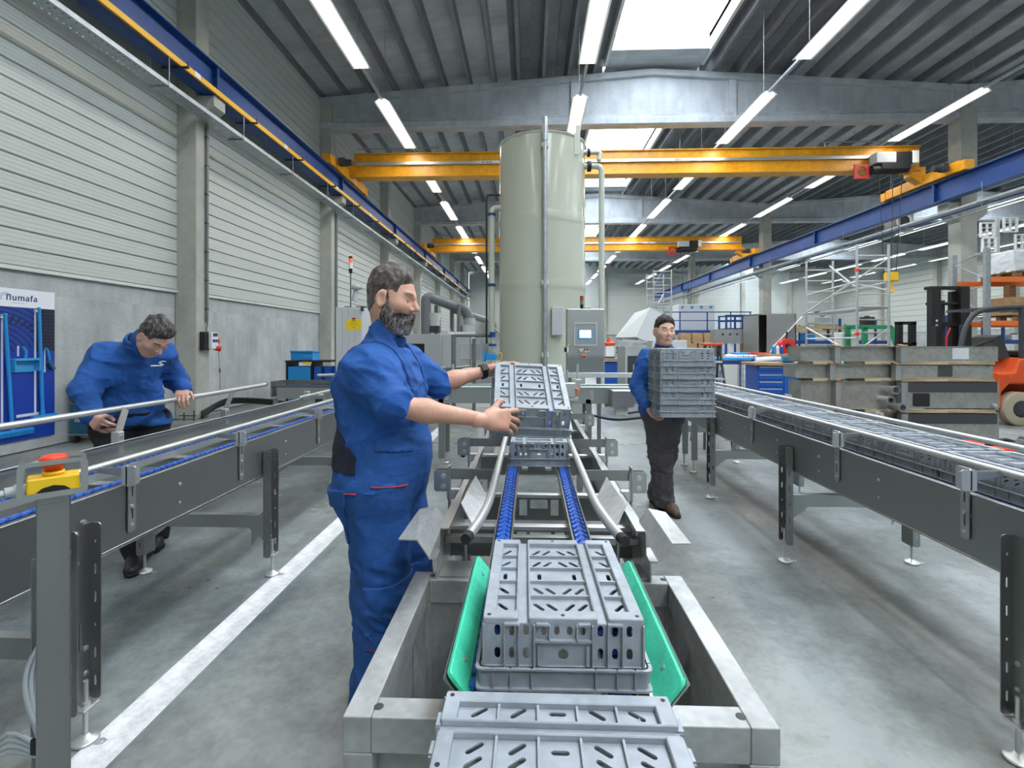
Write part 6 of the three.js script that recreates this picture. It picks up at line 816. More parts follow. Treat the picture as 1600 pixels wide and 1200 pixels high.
// ------------------------------------------------------------------ infeed conveyor and cross conveyor at the back
{
  const o = thing('cross_conveyor', 'steel cross conveyor behind the held crate running in front of the tank', 'conveyor', [0, 0, -5.95]);
  for (const [x0, x1, zz] of [[-1.25, -0.32, 0], [0.42, 2.0, 0]]) { new P().span(x0, x1, 0.80, 0.985, 0.2, 0.194).span(x0, x1, 0.98, 0.985, 0.2, 0.16).mesh('side_panel', M.steel, o); new P().span(x0, x1, 0.80, 0.985, -0.2, -0.194).mesh('side_panel', M.steelDark, o); }
  new P().span(-1.25, 2.0, 0.965, 0.975, -0.15, 0.15).mesh('belt', std(0x9fb8a8, 0.6), o);
  new P().span(-1.1, 2.0, 1.075, 1.135, -0.25, -0.24, 0.003).span(-1.1, 2.0, 1.01, 1.03, 0.2, 0.22, 0.003).mesh('guide_rail', M.steelBright, o);
  for (const x of [-0.9, 0.55, 1.2, 1.75]) { new P().bar([x, 0.9, 0.24], [x, 1.26, 0.24], 0.014, 8).box(0.06, 0.12, 0.05, x, 1.03, 0.25, 0.006).mesh('guide_post', M.steelBright, o); }
  for (const x of [-0.98, -0.45, 0.52, 0.72]) new P().ext(rrect(x - 0.018, x + 0.018, 0.84, 0.96, 0.008), 0.005, [0, 0, 0.2], [slot(x, 0.89, 0.06, 0.008, Math.PI / 2)]).mesh('slotted_strap', M.steelBright, o);
  for (const x of [-1.05, 0.68, 1.9]) { for (const z of [-0.18, 0.16]) new P().box(0.06, 0.7, 0.02, x, 0.5, z + 0.03).box(0.02, 0.7, 0.06, x + 0.03, 0.5, z).mesh('leg', M.steelDark, o); }
  for (const x of [-1.05, 0.68, 1.9]) for (const z of [-0.18, 0.16]) new P().bar([x, 0.0, z], [x, 0.16, z], 0.012, 8).lathe([[0, 0], [0.045, 0], [0.03, 0.018], [0, 0.02]], x, 0, z, 14).mesh('levelling_foot', M.steelBright, o);
  new P().box(0.24, 0.19, 0.2, 1.04, 0.88, 0.32, 0.008).mesh('gear_motor', M.steel, o); new P().box(0.14, 0.09, 0.1, 1.04, 0.73, 0.3, 0.01).mesh('terminal_box', M.white, o); new P().tube([[1.1, 0.7, 0.3], [1.25, 0.72, 0.28], [1.4, 0.68, 0.2], [1.9, 0.66, 0.1]], 0.012, 20, 7).tube([[0.7, 0.68, 0.28], [1.0, 0.63, 0.3], [1.5, 0.66, 0.2], [2.0, 0.64, 0.1]], 0.014, 20, 7).mesh('cables', M.black, o);
  new P().box(0.12, 0.16, 0.1, 0.45, 0.98, 0.38, 0.01).box(0.18, 0.03, 0.12, 0.45, 0.88, 0.38).cone([0.42, 1.0, 0.38], [0.42, 1.2, 0.38], 0.012, 0.012, 8).mesh('sensor_bracket', M.steelBright, o); new P().tube([[0.5, 1.0, 0.42], [0.54, 0.98, 0.44], [0.53, 0.92, 0.44]], 0.01, 10, 6).mesh('orange_cable', M.orange, o);
  const t = thing('transfer_conveyor', 'short steel conveyor with curved end behind the left conveyor', 'conveyor', [-2.5, 0, -6.15]);
  const s = new P(); s.span(-0.62, 1.2, 0.82, 0.96, 0.2, 0.196).add(place(new THREE.CylinderGeometry(0.16, 0.16, 0.14, 16, 1, true, Math.PI, Math.PI / 2), -0.62, 0.89, 0.04, 0, 0, 0)); s.mesh('side_panel', M.steel, t); new P().span(-0.78, 1.2, 0.97, 1.02, -0.25, -0.24).span(-0.78, -0.76, 0.82, 1.02, -0.25, 0.06).mesh('rear_panel', M.steelDark, t); new P().span(-0.7, 1.2, 0.955, 0.965, -0.2, 0.18).mesh('belt', M.black, t);
  new P().beam([-0.1, 1.0, -0.6], [1.2, 1.14, -1.4], 0.03, 0.03).beam([0.0, 0.95, -0.6], [1.3, 1.02, -1.3], 0.25, 0.02).mesh('side_rail', M.steelBright, t); new P().tube([[-0.3, 1.08, -0.25], [0.2, 1.09, -0.3], [0.9, 1.08, -0.35]], 0.02, 12, 8).mesh('grey_hose', M.greyPaint, t);
  for (const x of [-0.68, 0.3, 1.0]) new P().box(0.04, 0.82, 0.05, x, 0.41, 0.12).mesh('leg', M.steelDark, t);
}
// ------------------------------------------------------------------ tank
{
  const o = thing('storage_tank', 'tall pale green grey cylindrical tank in the middle of the hall', 'tank', [0.235, 0, -9.6]), r = 0.83;
  const prof = [[0, 0], [r, 0], [r, 1.0], [r + 0.012, 1.02], [r + 0.012, 1.16], [r, 1.18], [r, 2.5], [r + 0.014, 2.52], [r + 0.014, 2.66], [r, 2.68], [r, 3.72], [r + 0.014, 3.74], [r + 0.014, 3.9], [r, 3.92], [r, 5.28]];
  new P().lathe(prof, 0, 0, 0, 72).mesh('shell', M.tank, o);
  new P().lathe([[0.86, 0.0], [0.86, 0.03], [0, 0.16]], 0, 5.28, 0, 12).lathe([[r, -0.02], [0.87, 0.0], [0.87, 0.03]], 0, 5.28, 0, 12).mesh('roof', M.tankPipe, o);
  const fp = new P(); fp.bar([0.03, 0.2, 0.9], [0.03, 5.1, 0.9], 0.042, 14).tube([[0.03, 5.1, 0.9], [0.03, 5.45, 0.88], [0.03, 5.5, 0.8], [0.03, 5.3, 0.74]], 0.05, 14, 12); fp.mesh('front_pipe', M.zinc, o); for (const y of [1.3, 2.58, 5.02]) new P().box(0.13, 0.1, 0.14, 0.03, y, 0.86, 0.02).mesh('pipe_clamp', M.tankPipe, o);
  new P().box(0.1, 0.4, 0.02, 0.62, 5.15, 0.6, 0.006).box(0.08, 0.3, 0.02, 0.64, 5.35, 0.58, 0.006).mesh('lifting_lug', M.tankPipe, o);
  new P().pipe([[0.78, 4.86, 0.25], [1.12, 4.86, 0.25], [1.12, 0.3, 0.25]], 0.055, 0.12).mesh('overflow_pipe', M.tankPipe, o); new P().bar([0.85, 4.86, 0.25], [0.92, 4.86, 0.25], 0.1, 14).mesh('flange', M.black, o);
  new P().pipe([[0.78, 5.12, 0.25], [1.1, 5.12, 0.25], [1.06, 4.95, 0.3]], 0.045, 0.06).mesh('vent_pipe', M.tankPipe, o); new P().bar([0.85, 5.12, 0.25], [0.90, 5.12, 0.25], 0.08, 14).mesh('flange', M.black, o);
  new P().pipe([[-0.78, 4.1, 0.2], [-0.97, 4.1, 0.2], [-0.97, 1.3, 0.2]], 0.06, 0.12).mesh('feed_pipe', M.tankPipe, o); for (const y of [3.95, 2.6, 1.62]) new P().bar([-0.97, y, 0.2], [-0.97, y + 0.05, 0.2], 0.075, 12).mesh('pipe_collar', M.darkBlue, o);
  new P().pipe([[-0.8, 4.32, 0.3], [-1.06, 4.32, 0.3], [-1.06, 1.5, 0.3]], 0.018, 0.06, 8).mesh('thin_pipe', M.black, o);
  new P().box(0.2, 0.5, 0.12, 0.25, 1.9, 0.85, 0.01).mesh('level_gauge_box', M.greyPaint, o);
}
{ // control cabinet with screen
  const o = thing('control_cabinet', 'brushed steel control cabinet with a lit touch screen in front of the tank', 'control panel', [0.745, 0, -6.72]);
  new P().box(0.5, 0.86, 0.2, 0, 1.54, 0, 0.006).mesh('body', M.steel, o); new P().box(0.49, 0.62, 0.012, 0, 1.65, 0.106, 0.004).mesh('door', M.steel, o); new P().ext([[-0.245, 0], [0.245, 0], [0.245, 0.2], [-0.245, 0.2]], 0.012, [0, 1.125, 0.1]).mesh('lower_cover', M.steelDark, o);
  new P().ext(rect(-0.155, 0.155, 1.47, 1.785), 0.022, [-0.005, 0, 0.11], [rect(-0.135, 0.135, 1.49, 1.765)]).mesh('screen_frame', M.alu, o); new P().box(0.19, 0.135, 0.012, -0.005, 1.625, 0.115, 0.004).mesh('touch_panel', M.lightBlue, o);
  inst(new THREE.PlaneGeometry(0.155, 0.105), std(0xffffff, 0.4, 0, { emissive: hex(0xeaf4ff), emissiveIntensity: 1.1 }), 'screen', o, [-0.005, 1.63, 0.1222]);
  [[-0.075, 1.42, M.white], [-0.045, 1.425, M.white], [-0.01, 1.42, M.red], [0.03, 1.42, M.red], [-0.06, 1.40, M.white], [-0.005, 1.395, M.white], [0.035, 1.395, M.white]].forEach(([x, y, m]) => new P().lathe([[0, 0], [0.013, 0], [0.011, 0.016], [0, 0.017]], x, y, 0.112, 12, Math.PI / 2).mesh('push_button', m, o));
  new P().box(0.06, 0.045, 0.01, -0.02, 1.335, 0.115, 0.008).mesh('stop_plate', M.yellow, o); new P().lathe([[0, 0], [0.02, 0], [0.022, 0.02], [0, 0.03]], -0.02, 1.335, 0.12, 14, Math.PI / 2).mesh('stop_button', M.orangeRed, o);
  new P().ext([[-0.022, 0], [0.022, 0], [0, 0.038]], 0.003, [-0.225, 1.475, 0.112]).mesh('warning_triangle', M.yellow, o); new P().box(0.02, 0.08, 0.02, -0.24, 1.42, 0.115, 0.004).mesh('latch', M.white, o); new P().lathe([[0, 0], [0.03, 0], [0.03, 0.03], [0, 0.03]], -0.25, 1.42, 0.05, 12, 0, Math.PI / 2).mesh('main_switch', M.black, o);
  new P().cone([-0.04, 1.97, 0], [-0.04, 2.03, 0], 0.02, 0.025).cone([-0.04, 2.135, 0], [-0.04, 2.15, 0], 0.025, 0.02).mesh('beacon_base', M.black, o); inst(new P().cone([-0.04, 2.03, 0], [-0.04, 2.08, 0], 0.025, 0.025).geo(), M.greenPaint, 'green_lens', o, [0, 0, 0]); inst(new P().cone([-0.04, 2.08, 0], [-0.04, 2.135, 0], 0.025, 0.025).geo(), M.red, 'red_lens', o, [0, 0, 0]);
  for (const s of [-1, 1]) new P().box(0.05, 1.12, 0.05, s * 0.2, 0.56, -0.05, 0.004).mesh('support_leg', M.steelDark, o); new P().box(0.1, 0.015, 0.1, 0.03, 1.975, 0.0).mesh('cable_entry', M.darkGrey, o);
}
{ // washing machine line and air ducts behind the bearded man
  const o = thing('washing_machine', 'grey steel washing machine line with doors behind the bearded man', 'machine', [-2.6, 0, -11.4]);
  new P().box(1.2, 0.95, 0.9, 0, 1.24, 0, 0.01).box(1.1, 0.77, 0.9, 0, 0.385, 0, 0.01).mesh('body', M.greyPaint, o); new P().box(0.36, 0.5, 0.01, 0.05, 1.25, 0.456).mesh('window', M.black, o); for (let k = 0; k < 2; k++) new P().box(0.3, 0.78, 0.03, 0.75 + k * 0.32, 1.32, 0.3, 0.006).mesh('door', M.cabinet, o); new P().box(0.7, 0.9, 0.7, 0.92, 1.25, -0.1, 0.01).mesh('rear_body', M.greyPaint, o); new P().bar([0.55, 0.92, 0.36], [1.25, 1.0, 0.36], 0.02, 8).mesh('handle_bar', M.steelBright, o);
  new P().box(0.22, 0.16, 0.22, 0.42, 1.83, 0.2, 0.01).mesh('motor_foot', M.darkGrey, o); new P().bar([0.42, 1.88, 0.2], [0.42, 2.05, 0.2], 0.11, 14).bar([0.42, 2.05, 0.2], [0.42, 2.2, 0.2], 0.13, 14).mesh('fan_motor', M.cabinet, o);
  const d = thing('air_duct', 'thick dark grey bent air duct above the washing machine', 'duct', [0, 0, 0]); new P().pipe([[-2.56, 1.72, -12], [-2.56, 2.68, -12], [-1.85, 2.42, -12.3], [-1.62, 2.40, -12.3], [-1.52, 2.0, -12.3]], 0.125, 0.16, 16).mesh('duct', M.greyPipe, d); new P().pipe([[-1.9, 2.35, -12.5], [-1.35, 2.2, -14], [-1.1, 2.15, -14.6], [-1.05, 1.8, -14.6]], 0.09, 0.14, 14).mesh('duct', M.greyPipe, d);
  for (const [x, z] of [[-2.35, -12.2], [-1.98, -12.4], [-1.75, -12.0]]) new P().bar([x, 0.4, z], [x, 2.45, z], 0.045, 10).mesh('support_pipe', M.greyPipe, d); new P().bar([-1.52, 1.98, -12.3], [-1.52, 2.14, -12.3], 0.15, 14).bar([-1.58, 1.75, -12.2], [-1.58, 1.95, -12.2], 0.2, 14).mesh('fan_housing', M.steelBright, d); new P().bar([-1.95, 1.72, -11.9], [-1.1, 1.7, -11.9], 0.08, 12).bar([-2.0, 1.72, -11.9], [-1.94, 1.72, -11.9], 0.13, 14).mesh('inlet_pipe', M.steelBright, d);
  const f = thing('pipe_frame', 'dark pipe frame with grey panels left of the tank', 'frame', [-1.1, 0, -9.6]); new P().bar([-0.4, 0, 0], [-0.4, 1.68, 0], 0.045, 10).bar([-0.4, 1.66, 0], [0.38, 1.66, 0], 0.03, 10).bar([0, 0, 0], [0, 1.6, 0], 0.035, 10).bar([-0.6, 1.02, 0.05], [0.5, 1.02, 0.05], 0.016, 8).mesh('frame', M.greyPipe, f); new P().box(0.62, 0.32, 0.05, 0.0, 1.34, -0.15, 0.01).box(0.72, 0.3, 0.05, 0, 0.85, -0.2, 0.01).mesh('panel', M.greyPaint, f); new P().ext([[0, 0], [0.5, 0], [0.3, 0.22], [0.1, 0.22]], 0.4, [0.0, 1.7, -0.6]).mesh('hopper', M.greyPaint, f); new P().tube([[-0.3, 0.95, 0.2], [-0.1, 1.02, 0.3], [0.2, 1.0, 0.25], [0.45, 1.08, 0.2]], 0.025, 14, 7).mesh('hose', M.white, f);
  const p = thing('dosing_valve', 'bright blue valve actuator with pipe fittings left of the tank', 'valve', [-0.6, 0, -7.6]); new P().box(0.17, 0.09, 0.1, 0, 1.3, 0, 0.012).box(0.04, 0.17, 0.1, -0.11, 1.31, 0, 0.008).mesh('actuator', M.cyanBlue, p); new P().bar([0.02, 0, 0], [0.02, 1.25, 0], 0.03, 10).bar([0.02, 1.34, 0], [0.02, 1.6, 0], 0.028, 10).bar([0.02, 1.19, 0], [0.02, 1.22, 0], 0.06, 12).bar([0.02, 1.38, 0], [0.02, 1.41, 0], 0.06, 12).mesh('fittings', M.steelBright, p); new P().bar([0.02, 1.46, 0], [0.02, 1.5, 0], 0.06, 12).bar([0.02, 1.6, 0], [0.02, 1.68, 0], 0.045, 12).mesh('blue_joint', M.darkBlue, p); new P().tube([[0.08, 1.32, 0.03], [0.15, 1.36, 0.03], [0.16, 1.26, 0.03], [0.09, 1.22, 0.03]], 0.008, 14, 6).mesh('yellow_cable', M.yellow, p);
}
// ------------------------------------------------------------------ right half, middle distance
{
  const o = thing('tilted_hood_machine', 'grey machine with its big steel hood swung open behind the young man', 'machine', [2.3, 0, -10.6]);
  const hood = new P(); hood.add(new ConvexGeometry([[-0.46, 1.63, -0.1], [0.0, 2.18, -0.3], [0.2, 2.25, 0.3], [-0.14, 1.64, 0.5], [0.68, 2.03, 0.1], [0.34, 1.45, 0.3], [0.6, 2.1, -0.6], [0.3, 1.5, -0.5], [-0.4, 1.6, -0.3]].map(p => V(...p)))); hood.mesh('hood_shell', M.cabinet, o); new P().beam([-0.42, 1.57, 0.52], [0.35, 1.5, 0.52], 0.06, 0.05).beam([-0.1, 1.58, 0.54], [0.3, 1.44, 0.54], 0.05, 0.02).mesh('hood_rim', M.steelBright, o);
  new P().box(0.9, 1.45, 0.9, 0.1, 0.72, 0, 0.01).mesh('body', M.greyPaint, o); new P().box(0.5, 0.7, 0.02, -0.05, 0.9, 0.46).mesh('opening', M.darkGrey, o);
  const g = thing('grey_enclosure', 'light grey steel enclosure behind the shoulder of the young man', 'cabinet', [2.45, 0, -9.1]); new P().box(0.62, 1.56, 0.4, 0.05, 0.78, 0, 0.008).mesh('body', M.cabinet, g); new P().box(0.56, 1.3, 0.012, 0.05, 0.78, 0.205, 0.003).mesh('door', M.cabinet, g);
  const b = thing('work_bench', 'blue workbench with brown top behind the control cabinet', 'workbench', [2.05, 0, -12.2]); new P().box(0.75, 1.0, 0.6, 0, 0.55, 0, 0.008).mesh('body', M.benchBlue, b); new P().box(0.9, 0.05, 0.7, 0, 1.11, 0, 0.006).mesh('worktop', M.cardboard, b); new P().box(0.28, 0.9, 0.02, 0.25, 0.56, 0.31).mesh('dark_panel', M.darkGrey, b);
  const c = thing('chop_saw', 'white and red tool machine standing on the blue workbench', 'tool', [1.95, 1.137, -12.2]); new P().box(0.22, 0.3, 0.25, 0, 0.17, 0, 0.03).mesh('body', M.white, c); new P().box(0.26, 0.08, 0.28, 0, 0.36, 0, 0.02).cone([0, 0.4, 0], [0, 0.52, 0], 0.04, 0.02).mesh('red_cap', M.orangeRed, c); new P().box(0.24, 0.05, 0.26, 0, 0.025, 0).mesh('base', M.teal, c);
  const cc = thing('bench_clutter', 'dark blue vice and small parts on the blue workbench', 'vice', [2.25, 1.137, -12.1]); new P().box(0.16, 0.1, 0.2, -0.02, 0.05, 0, 0.02).cone([-0.1, 0.12, 0], [0.02, 0.3, 0.05], 0.06, 0.04).box(0.14, 0.1, 0.14, -0.06, 0.25, 0, 0.02).mesh('vice_body', M.darkBlue, cc); new P().box(0.18, 0.1, 0.16, 0.17, 0.05, 0.05, 0.01).mesh('blue_tray', M.lightBlue, cc);
  const sb = thing('wall_door_panel', 'white roller door in the far wall', 'door', [5.85, 0, ZF + 0.06]); for (let k = 0; k < 9; k++) new P().box(4.6, 0.54, 0.08, 0, 0.3 + k * 0.55, 0, 0.01).mesh('door_panel', M.white, sb); for (const s of [-1, 1]) new P().box(0.16, 5.2, 0.16, s * 2.42, 2.6, 0.05).mesh('guide', M.darkGrey, sb);
}
function scaffoldFrame(parent, x0, x1, z, y0, y1, name = 'ladder_frame') { const g = new P(); for (const x of [x0, x1]) g.bar([x, y0, z], [x, y1, z], 0.032, 10); for (let y = y0 + 0.32; y < y1; y += 0.33) g.bar([x0, y, z], [x1, y, z], 0.02, 8); return g.mesh(name, M.alu, parent); }
{
  const o = thing('scaffold_tower', 'aluminium rolling scaffold with platform behind the stacked steel frames', 'scaffold', [0, 0, 0]); const [x0, x1, za, zb] = [8.44, 9.24, -13, -15.5];
  scaffoldFrame(o, x0, x1, za, 0.15, 4.06); scaffoldFrame(o, x0 + 0.1, x1 + 0.1, zb, 0.15, 4.05);
  new P().box(0.66, 0.05, 2.5, x0 + 0.45, 2.42, (za + zb) / 2, 0.01).mesh('platform', M.alu, o); new P().box(0.66, 0.06, 0.25, x0 + 0.45, 2.44, zb + 0.5, 0.01).mesh('hatch_end', M.railBlue, o);
  for (const [a, b] of [[[x1, 3.9, zb], [x0 + 0.05, 2.9, za]], [[x0, 2.4, zb], [x1, 3.7, za]], [[x0, 3.1, za], [x0 + 0.1, 3.0, zb]], [[x1, 3.1, za], [x1 + 0.1, 3.0, zb]], [[x0 + 0.1, 2.0, zb], [x0, 1.2, za]], [[x1, 1.9, za], [x0, 1.3, za]], [[x1, 2.9, za - 0.1], [x0, 3.2, za - 0.6]], [[x0, 1.65, za], [x0 + 0.1, 1.65, zb]]]) new P().bar(a, b, 0.022, 8).mesh('brace', M.alu, o);
  for (const y of [1.75, 3.4]) new P().box(0.08, 0.08, 0.08, x0, y, za, 0.01).mesh('red_clip', M.orangeRed, o); for (const z of [za, zb]) for (const x of [x0, x1]) new P().lathe([[0, -0.025], [0.07, -0.025], [0.07, 0.025], [0, 0.025]], x + (z < -14 ? 0.1 : 0), 0.075, z, 14, 0, Math.PI / 2).mesh('castor', M.rubber, o);
  const t = thing('scaffold_stairs', 'distant narrow aluminium scaffold tower beside the blue crane runway', 'scaffold', [6.3, 0, -24.3]); for (const z of [-0.7, 0.7]) { const m = scaffoldFrame(t, -0.42, 0.42, z, 0.0, 5.0); } for (let k = 0; k < 4; k++) { new P().bar([-0.42, 0.6 + k * 1.2, 0.7], [0.42, 1.6 + k * 1.2, -0.7], 0.025, 8).mesh('brace', k % 2 ? M.railBlue : M.alu, t); } new P().box(0.8, 0.05, 1.3, 0, 3.4, 0).mesh('platform', M.alu, t);
}
{ // step ladder, IBC, tables, steel housings, mezzanine, cartons
  const o = thing('step_ladder', 'black and aluminium step ladder with an orange red top step', 'ladder', [2.67, 0, -7.3]); for (const s of [-1, 1]) new P().beam([s * 0.2, 0, 0.25], [s * 0.1, 1.48, 0], 0.04, 0.025).mesh('rail', M.darkGrey, o); for (const s of [-1, 1]) new P().beam([s * 0.18, 0, -0.4], [s * 0.1, 1.46, -0.04], 0.03, 0.02).mesh('rear_rail', M.black, o); for (let k = 1; k < 6; k++) { const t = k / 6; new P().box(0.36 - 0.16 * t, 0.03, 0.09, 0, 1.48 * t, 0.25 * (1 - t), 0.004).mesh('step', M.alu, o); } new P().box(0.25, 0.035, 0.22, 0, 1.49, -0.02, 0.01).mesh('top_step', M.orangeRed, o);
  const i = thing('liquid_container', 'white plastic tank in a wire cage on a pallet', 'container', [5.85, 0, -13.4]); new P().box(0.92, 0.98, 0.95, 0, 0.72, 0, 0.06).mesh('tank', M.plasticWhite, i); const cg = new P(); for (let k = 0; k < 8; k++) cg.bar([-0.48 + k * 0.137, 0.18, 0.5], [-0.48 + k * 0.137, 1.22, 0.5], 0.008, 5); for (let k = 0; k < 7; k++) cg.bar([-0.48, 0.22 + k * 0.16, 0.5], [0.48, 0.22 + k * 0.16, 0.5], 0.008, 5); cg.mesh('wire_cage', M.zinc, i, { kind: 'stuff' }); new P().box(1.0, 0.16, 1.0, 0, 0.08, 0, 0.01).mesh('pallet', M.darkGrey, i);
  const it = thing('flat_tray', 'red and blue flat lids lying on the white caged container', 'tray', [6.0, 1.212, -13.4]); new P().box(0.66, 0.05, 0.6, 0.08, 0.026, 0.1, 0.01).mesh('red_lid', M.red, it); new P().box(0.3, 0.05, 0.5, -0.4, 0.026, 0.1, 0.01).mesh('blue_lid', M.cyanBlue, it);
  const t = thing('steel_table', 'steel table with a blue covering in front of the caged container', 'table', [4.88, 0, -12.2]); new P().box(0.9, 0.04, 0.8, 0, 1.14, 0, 0.006).mesh('blue_cover', M.cyanBlue, t); for (const x of [-0.4, 0.4]) for (const z of [-0.35, 0.35]) new P().box(0.05, 1.12, 0.05, x, 0.56, z).mesh('leg', M.steel, t); new P().box(0.85, 0.1, 0.04, 0, 1.06, 0.37).box(0.85, 0.05, 0.04, 0, 0.2, 0.37).mesh('rail', M.darkBlue, t);
  const s = thing('steel_housing', 'large open grey steel housing standing by the right columns', 'steel box', [7.35, 0, -15.4]); new P().ext(rect(-0.55, 0.55, 0.1, 2.38), 0.02, [0, 0, -0.5]).span(-0.56, -0.53, 0.1, 2.38, -0.5, 0.5).span(0.53, 0.56, 0.1, 2.38, -0.5, 0.5).span(-0.56, 0.56, 2.36, 2.39, -0.5, 0.5).span(-0.3, 0.56, 0.1, 2.36, 0.48, 0.5).span(-0.56, 0.56, 0.0, 0.1, -0.5, 0.5).mesh('shell', M.steel, s); new P().beam([-0.1, 1.45, 0.56], [0.7, 2.3, 0.56], 0.04, 0.02).beam([-0.1, 1.45, 0.56], [-0.45, 0.9, 0.6], 0.04, 0.02).beam([0.0, 1.5, 0.56], [0.3, 0.9, 0.6], 0.04, 0.02).mesh('white_strut', M.white, s);
  const u = thing('conveyor_section', 'grey steel machine section with a row of holes on trestles', 'machine', [6.5, 0, -16.2]); new P().ext(rect(-0.55, 0.55, 1.5, 1.96), 0.5, [0, 0, -0.25], [circ(-0.33, 1.8, 0.035), circ(-0.1, 1.8, 0.035), circ(0.12, 1.8, 0.035), circ(0.34, 1.8, 0.035)]).mesh('box', M.steel, u); for (const x of [-0.45, 0.45]) new P().box(0.08, 1.5, 0.4, x, 0.75, 0).mesh('trestle', M.steelDark, u);
  const m = thing('mezzanine', 'blue steel platform with railings and white tanks at the back right', 'platform', [9.2, 0, -27]); new P().box(4.6, 0.2, 2.4, 0, 2.1, 0, 0.01).mesh('deck', M.railBlue, m); for (const x of [-2.2, -0.7, 0.7, 2.2]) new P().box(0.16, 2.0, 0.16, x, 1.0, 1.0).mesh('post', M.railBlue, m); for (const x of [-2.2, -1.4, 0, 1.2, 2.2]) new P().box(0.05, 0.95, 0.05, x, 2.68, 1.15).mesh('rail_post', M.railBlue, m); new P().box(4.5, 0.05, 0.05, 0, 3.14, 1.15).box(4.5, 0.04, 0.04, 0, 2.7, 1.15).mesh('hand_rail', M.railBlue, m); new P().box(1.9, 1.4, 1.2, -0.3, 2.91, -0.2, 0.03).mesh('white_tank', M.cabinet, m); for (let k = 0; k < 4; k++) new P().box(0.14, 0.12, 0.02, -1.05 + k * 0.5, 3.45, 0.42).mesh('blue_marker', M.cyanBlue, m);
  const m2 = thing('blue_frame_rack', 'blue tubular frame rack with machine parts right of the platform', 'rack', [9.3, 0, -22]); for (const x of [-0.8, -0.1, 0.5, 1.0]) for (const z of [-0.4, 0.4]) new P().box(0.07, 2.75, 0.07, x, 1.37, z).mesh('post', M.railBlue, m2); for (const y of [2.15, 2.5, 2.72]) new P().box(1.9, 0.06, 0.06, 0.1, y, 0.4).box(1.9, 0.06, 0.06, 0.1, y, -0.4).mesh('rail', M.railBlue, m2); new P().box(1.8, 0.04, 0.8, 0.1, 2.15, 0).mesh('deck', M.darkBlue, m2);
  const cr = rng(8); for (let k = 0; k < 7; k++) { const x = 5.45 + (k % 4) * 0.42, row = k / 4 | 0, b = thing('carton', ['brown carton on the shelf, leftmost of the lower row', 'brown carton on the shelf, second of the lower row', 'brown carton on the shelf, third of the lower row', 'brown carton on the shelf, rightmost of the lower row', 'brown carton on top, left of the upper row', 'brown carton on top, middle of the upper row', 'brown carton on top, right of the upper row'][k], 'carton', [x + row * 0.2, 1.15 + row * 0.38, -18.2], (cr() - 0.5) * 0.2, 'brown cartons on the shelf at the back'); new P().box(0.36, 0.34 + cr() * 0.03, 0.36, 0, 0.185, 0, 0.004).mesh('box', M.cardboard, b); new P().box(0.37, 0.012, 0.05, 0, 0.36, 0).mesh('tape', M.wood, b); }
  const sh = thing('parts_shelf', 'low blue shelf with brown cartons at the back right', 'shelf', [6.1, 0, -18.2]); for (const y of [0.5, 1.13]) new P().box(1.9, 0.04, 0.6, 0, y, 0).mesh('board', M.steel, sh); for (const x of [-0.93, 0.93]) for (const z of [-0.28, 0.28]) new P().box(0.05, 2.0, 0.05, x, 1.0, z).mesh('upright', M.railBlue, sh);
  for (let k = 0; k < 5; k++) { const b = thing('parts_bin', ['blue parts bin on the low shelf board, far left', 'white parts bin on the low shelf board, second from left', 'red parts bin on the low shelf board, in the middle', 'blue parts bin on the low shelf board, second from right', 'grey parts bin on the low shelf board, far right'][k], 'bin', [5.4 + k * 0.35, 0.52, -18.0]); new P().box(0.28, 0.2, 0.4, 0, 0.1, 0, 0.02).mesh('bin', [M.benchBlue, M.white, M.red, M.cyanBlue, M.greyPaint][k], b); new P().box(0.2, 0.08, 0.02, 0, 0.1, 0.205).mesh('label', M.white, b); }
}
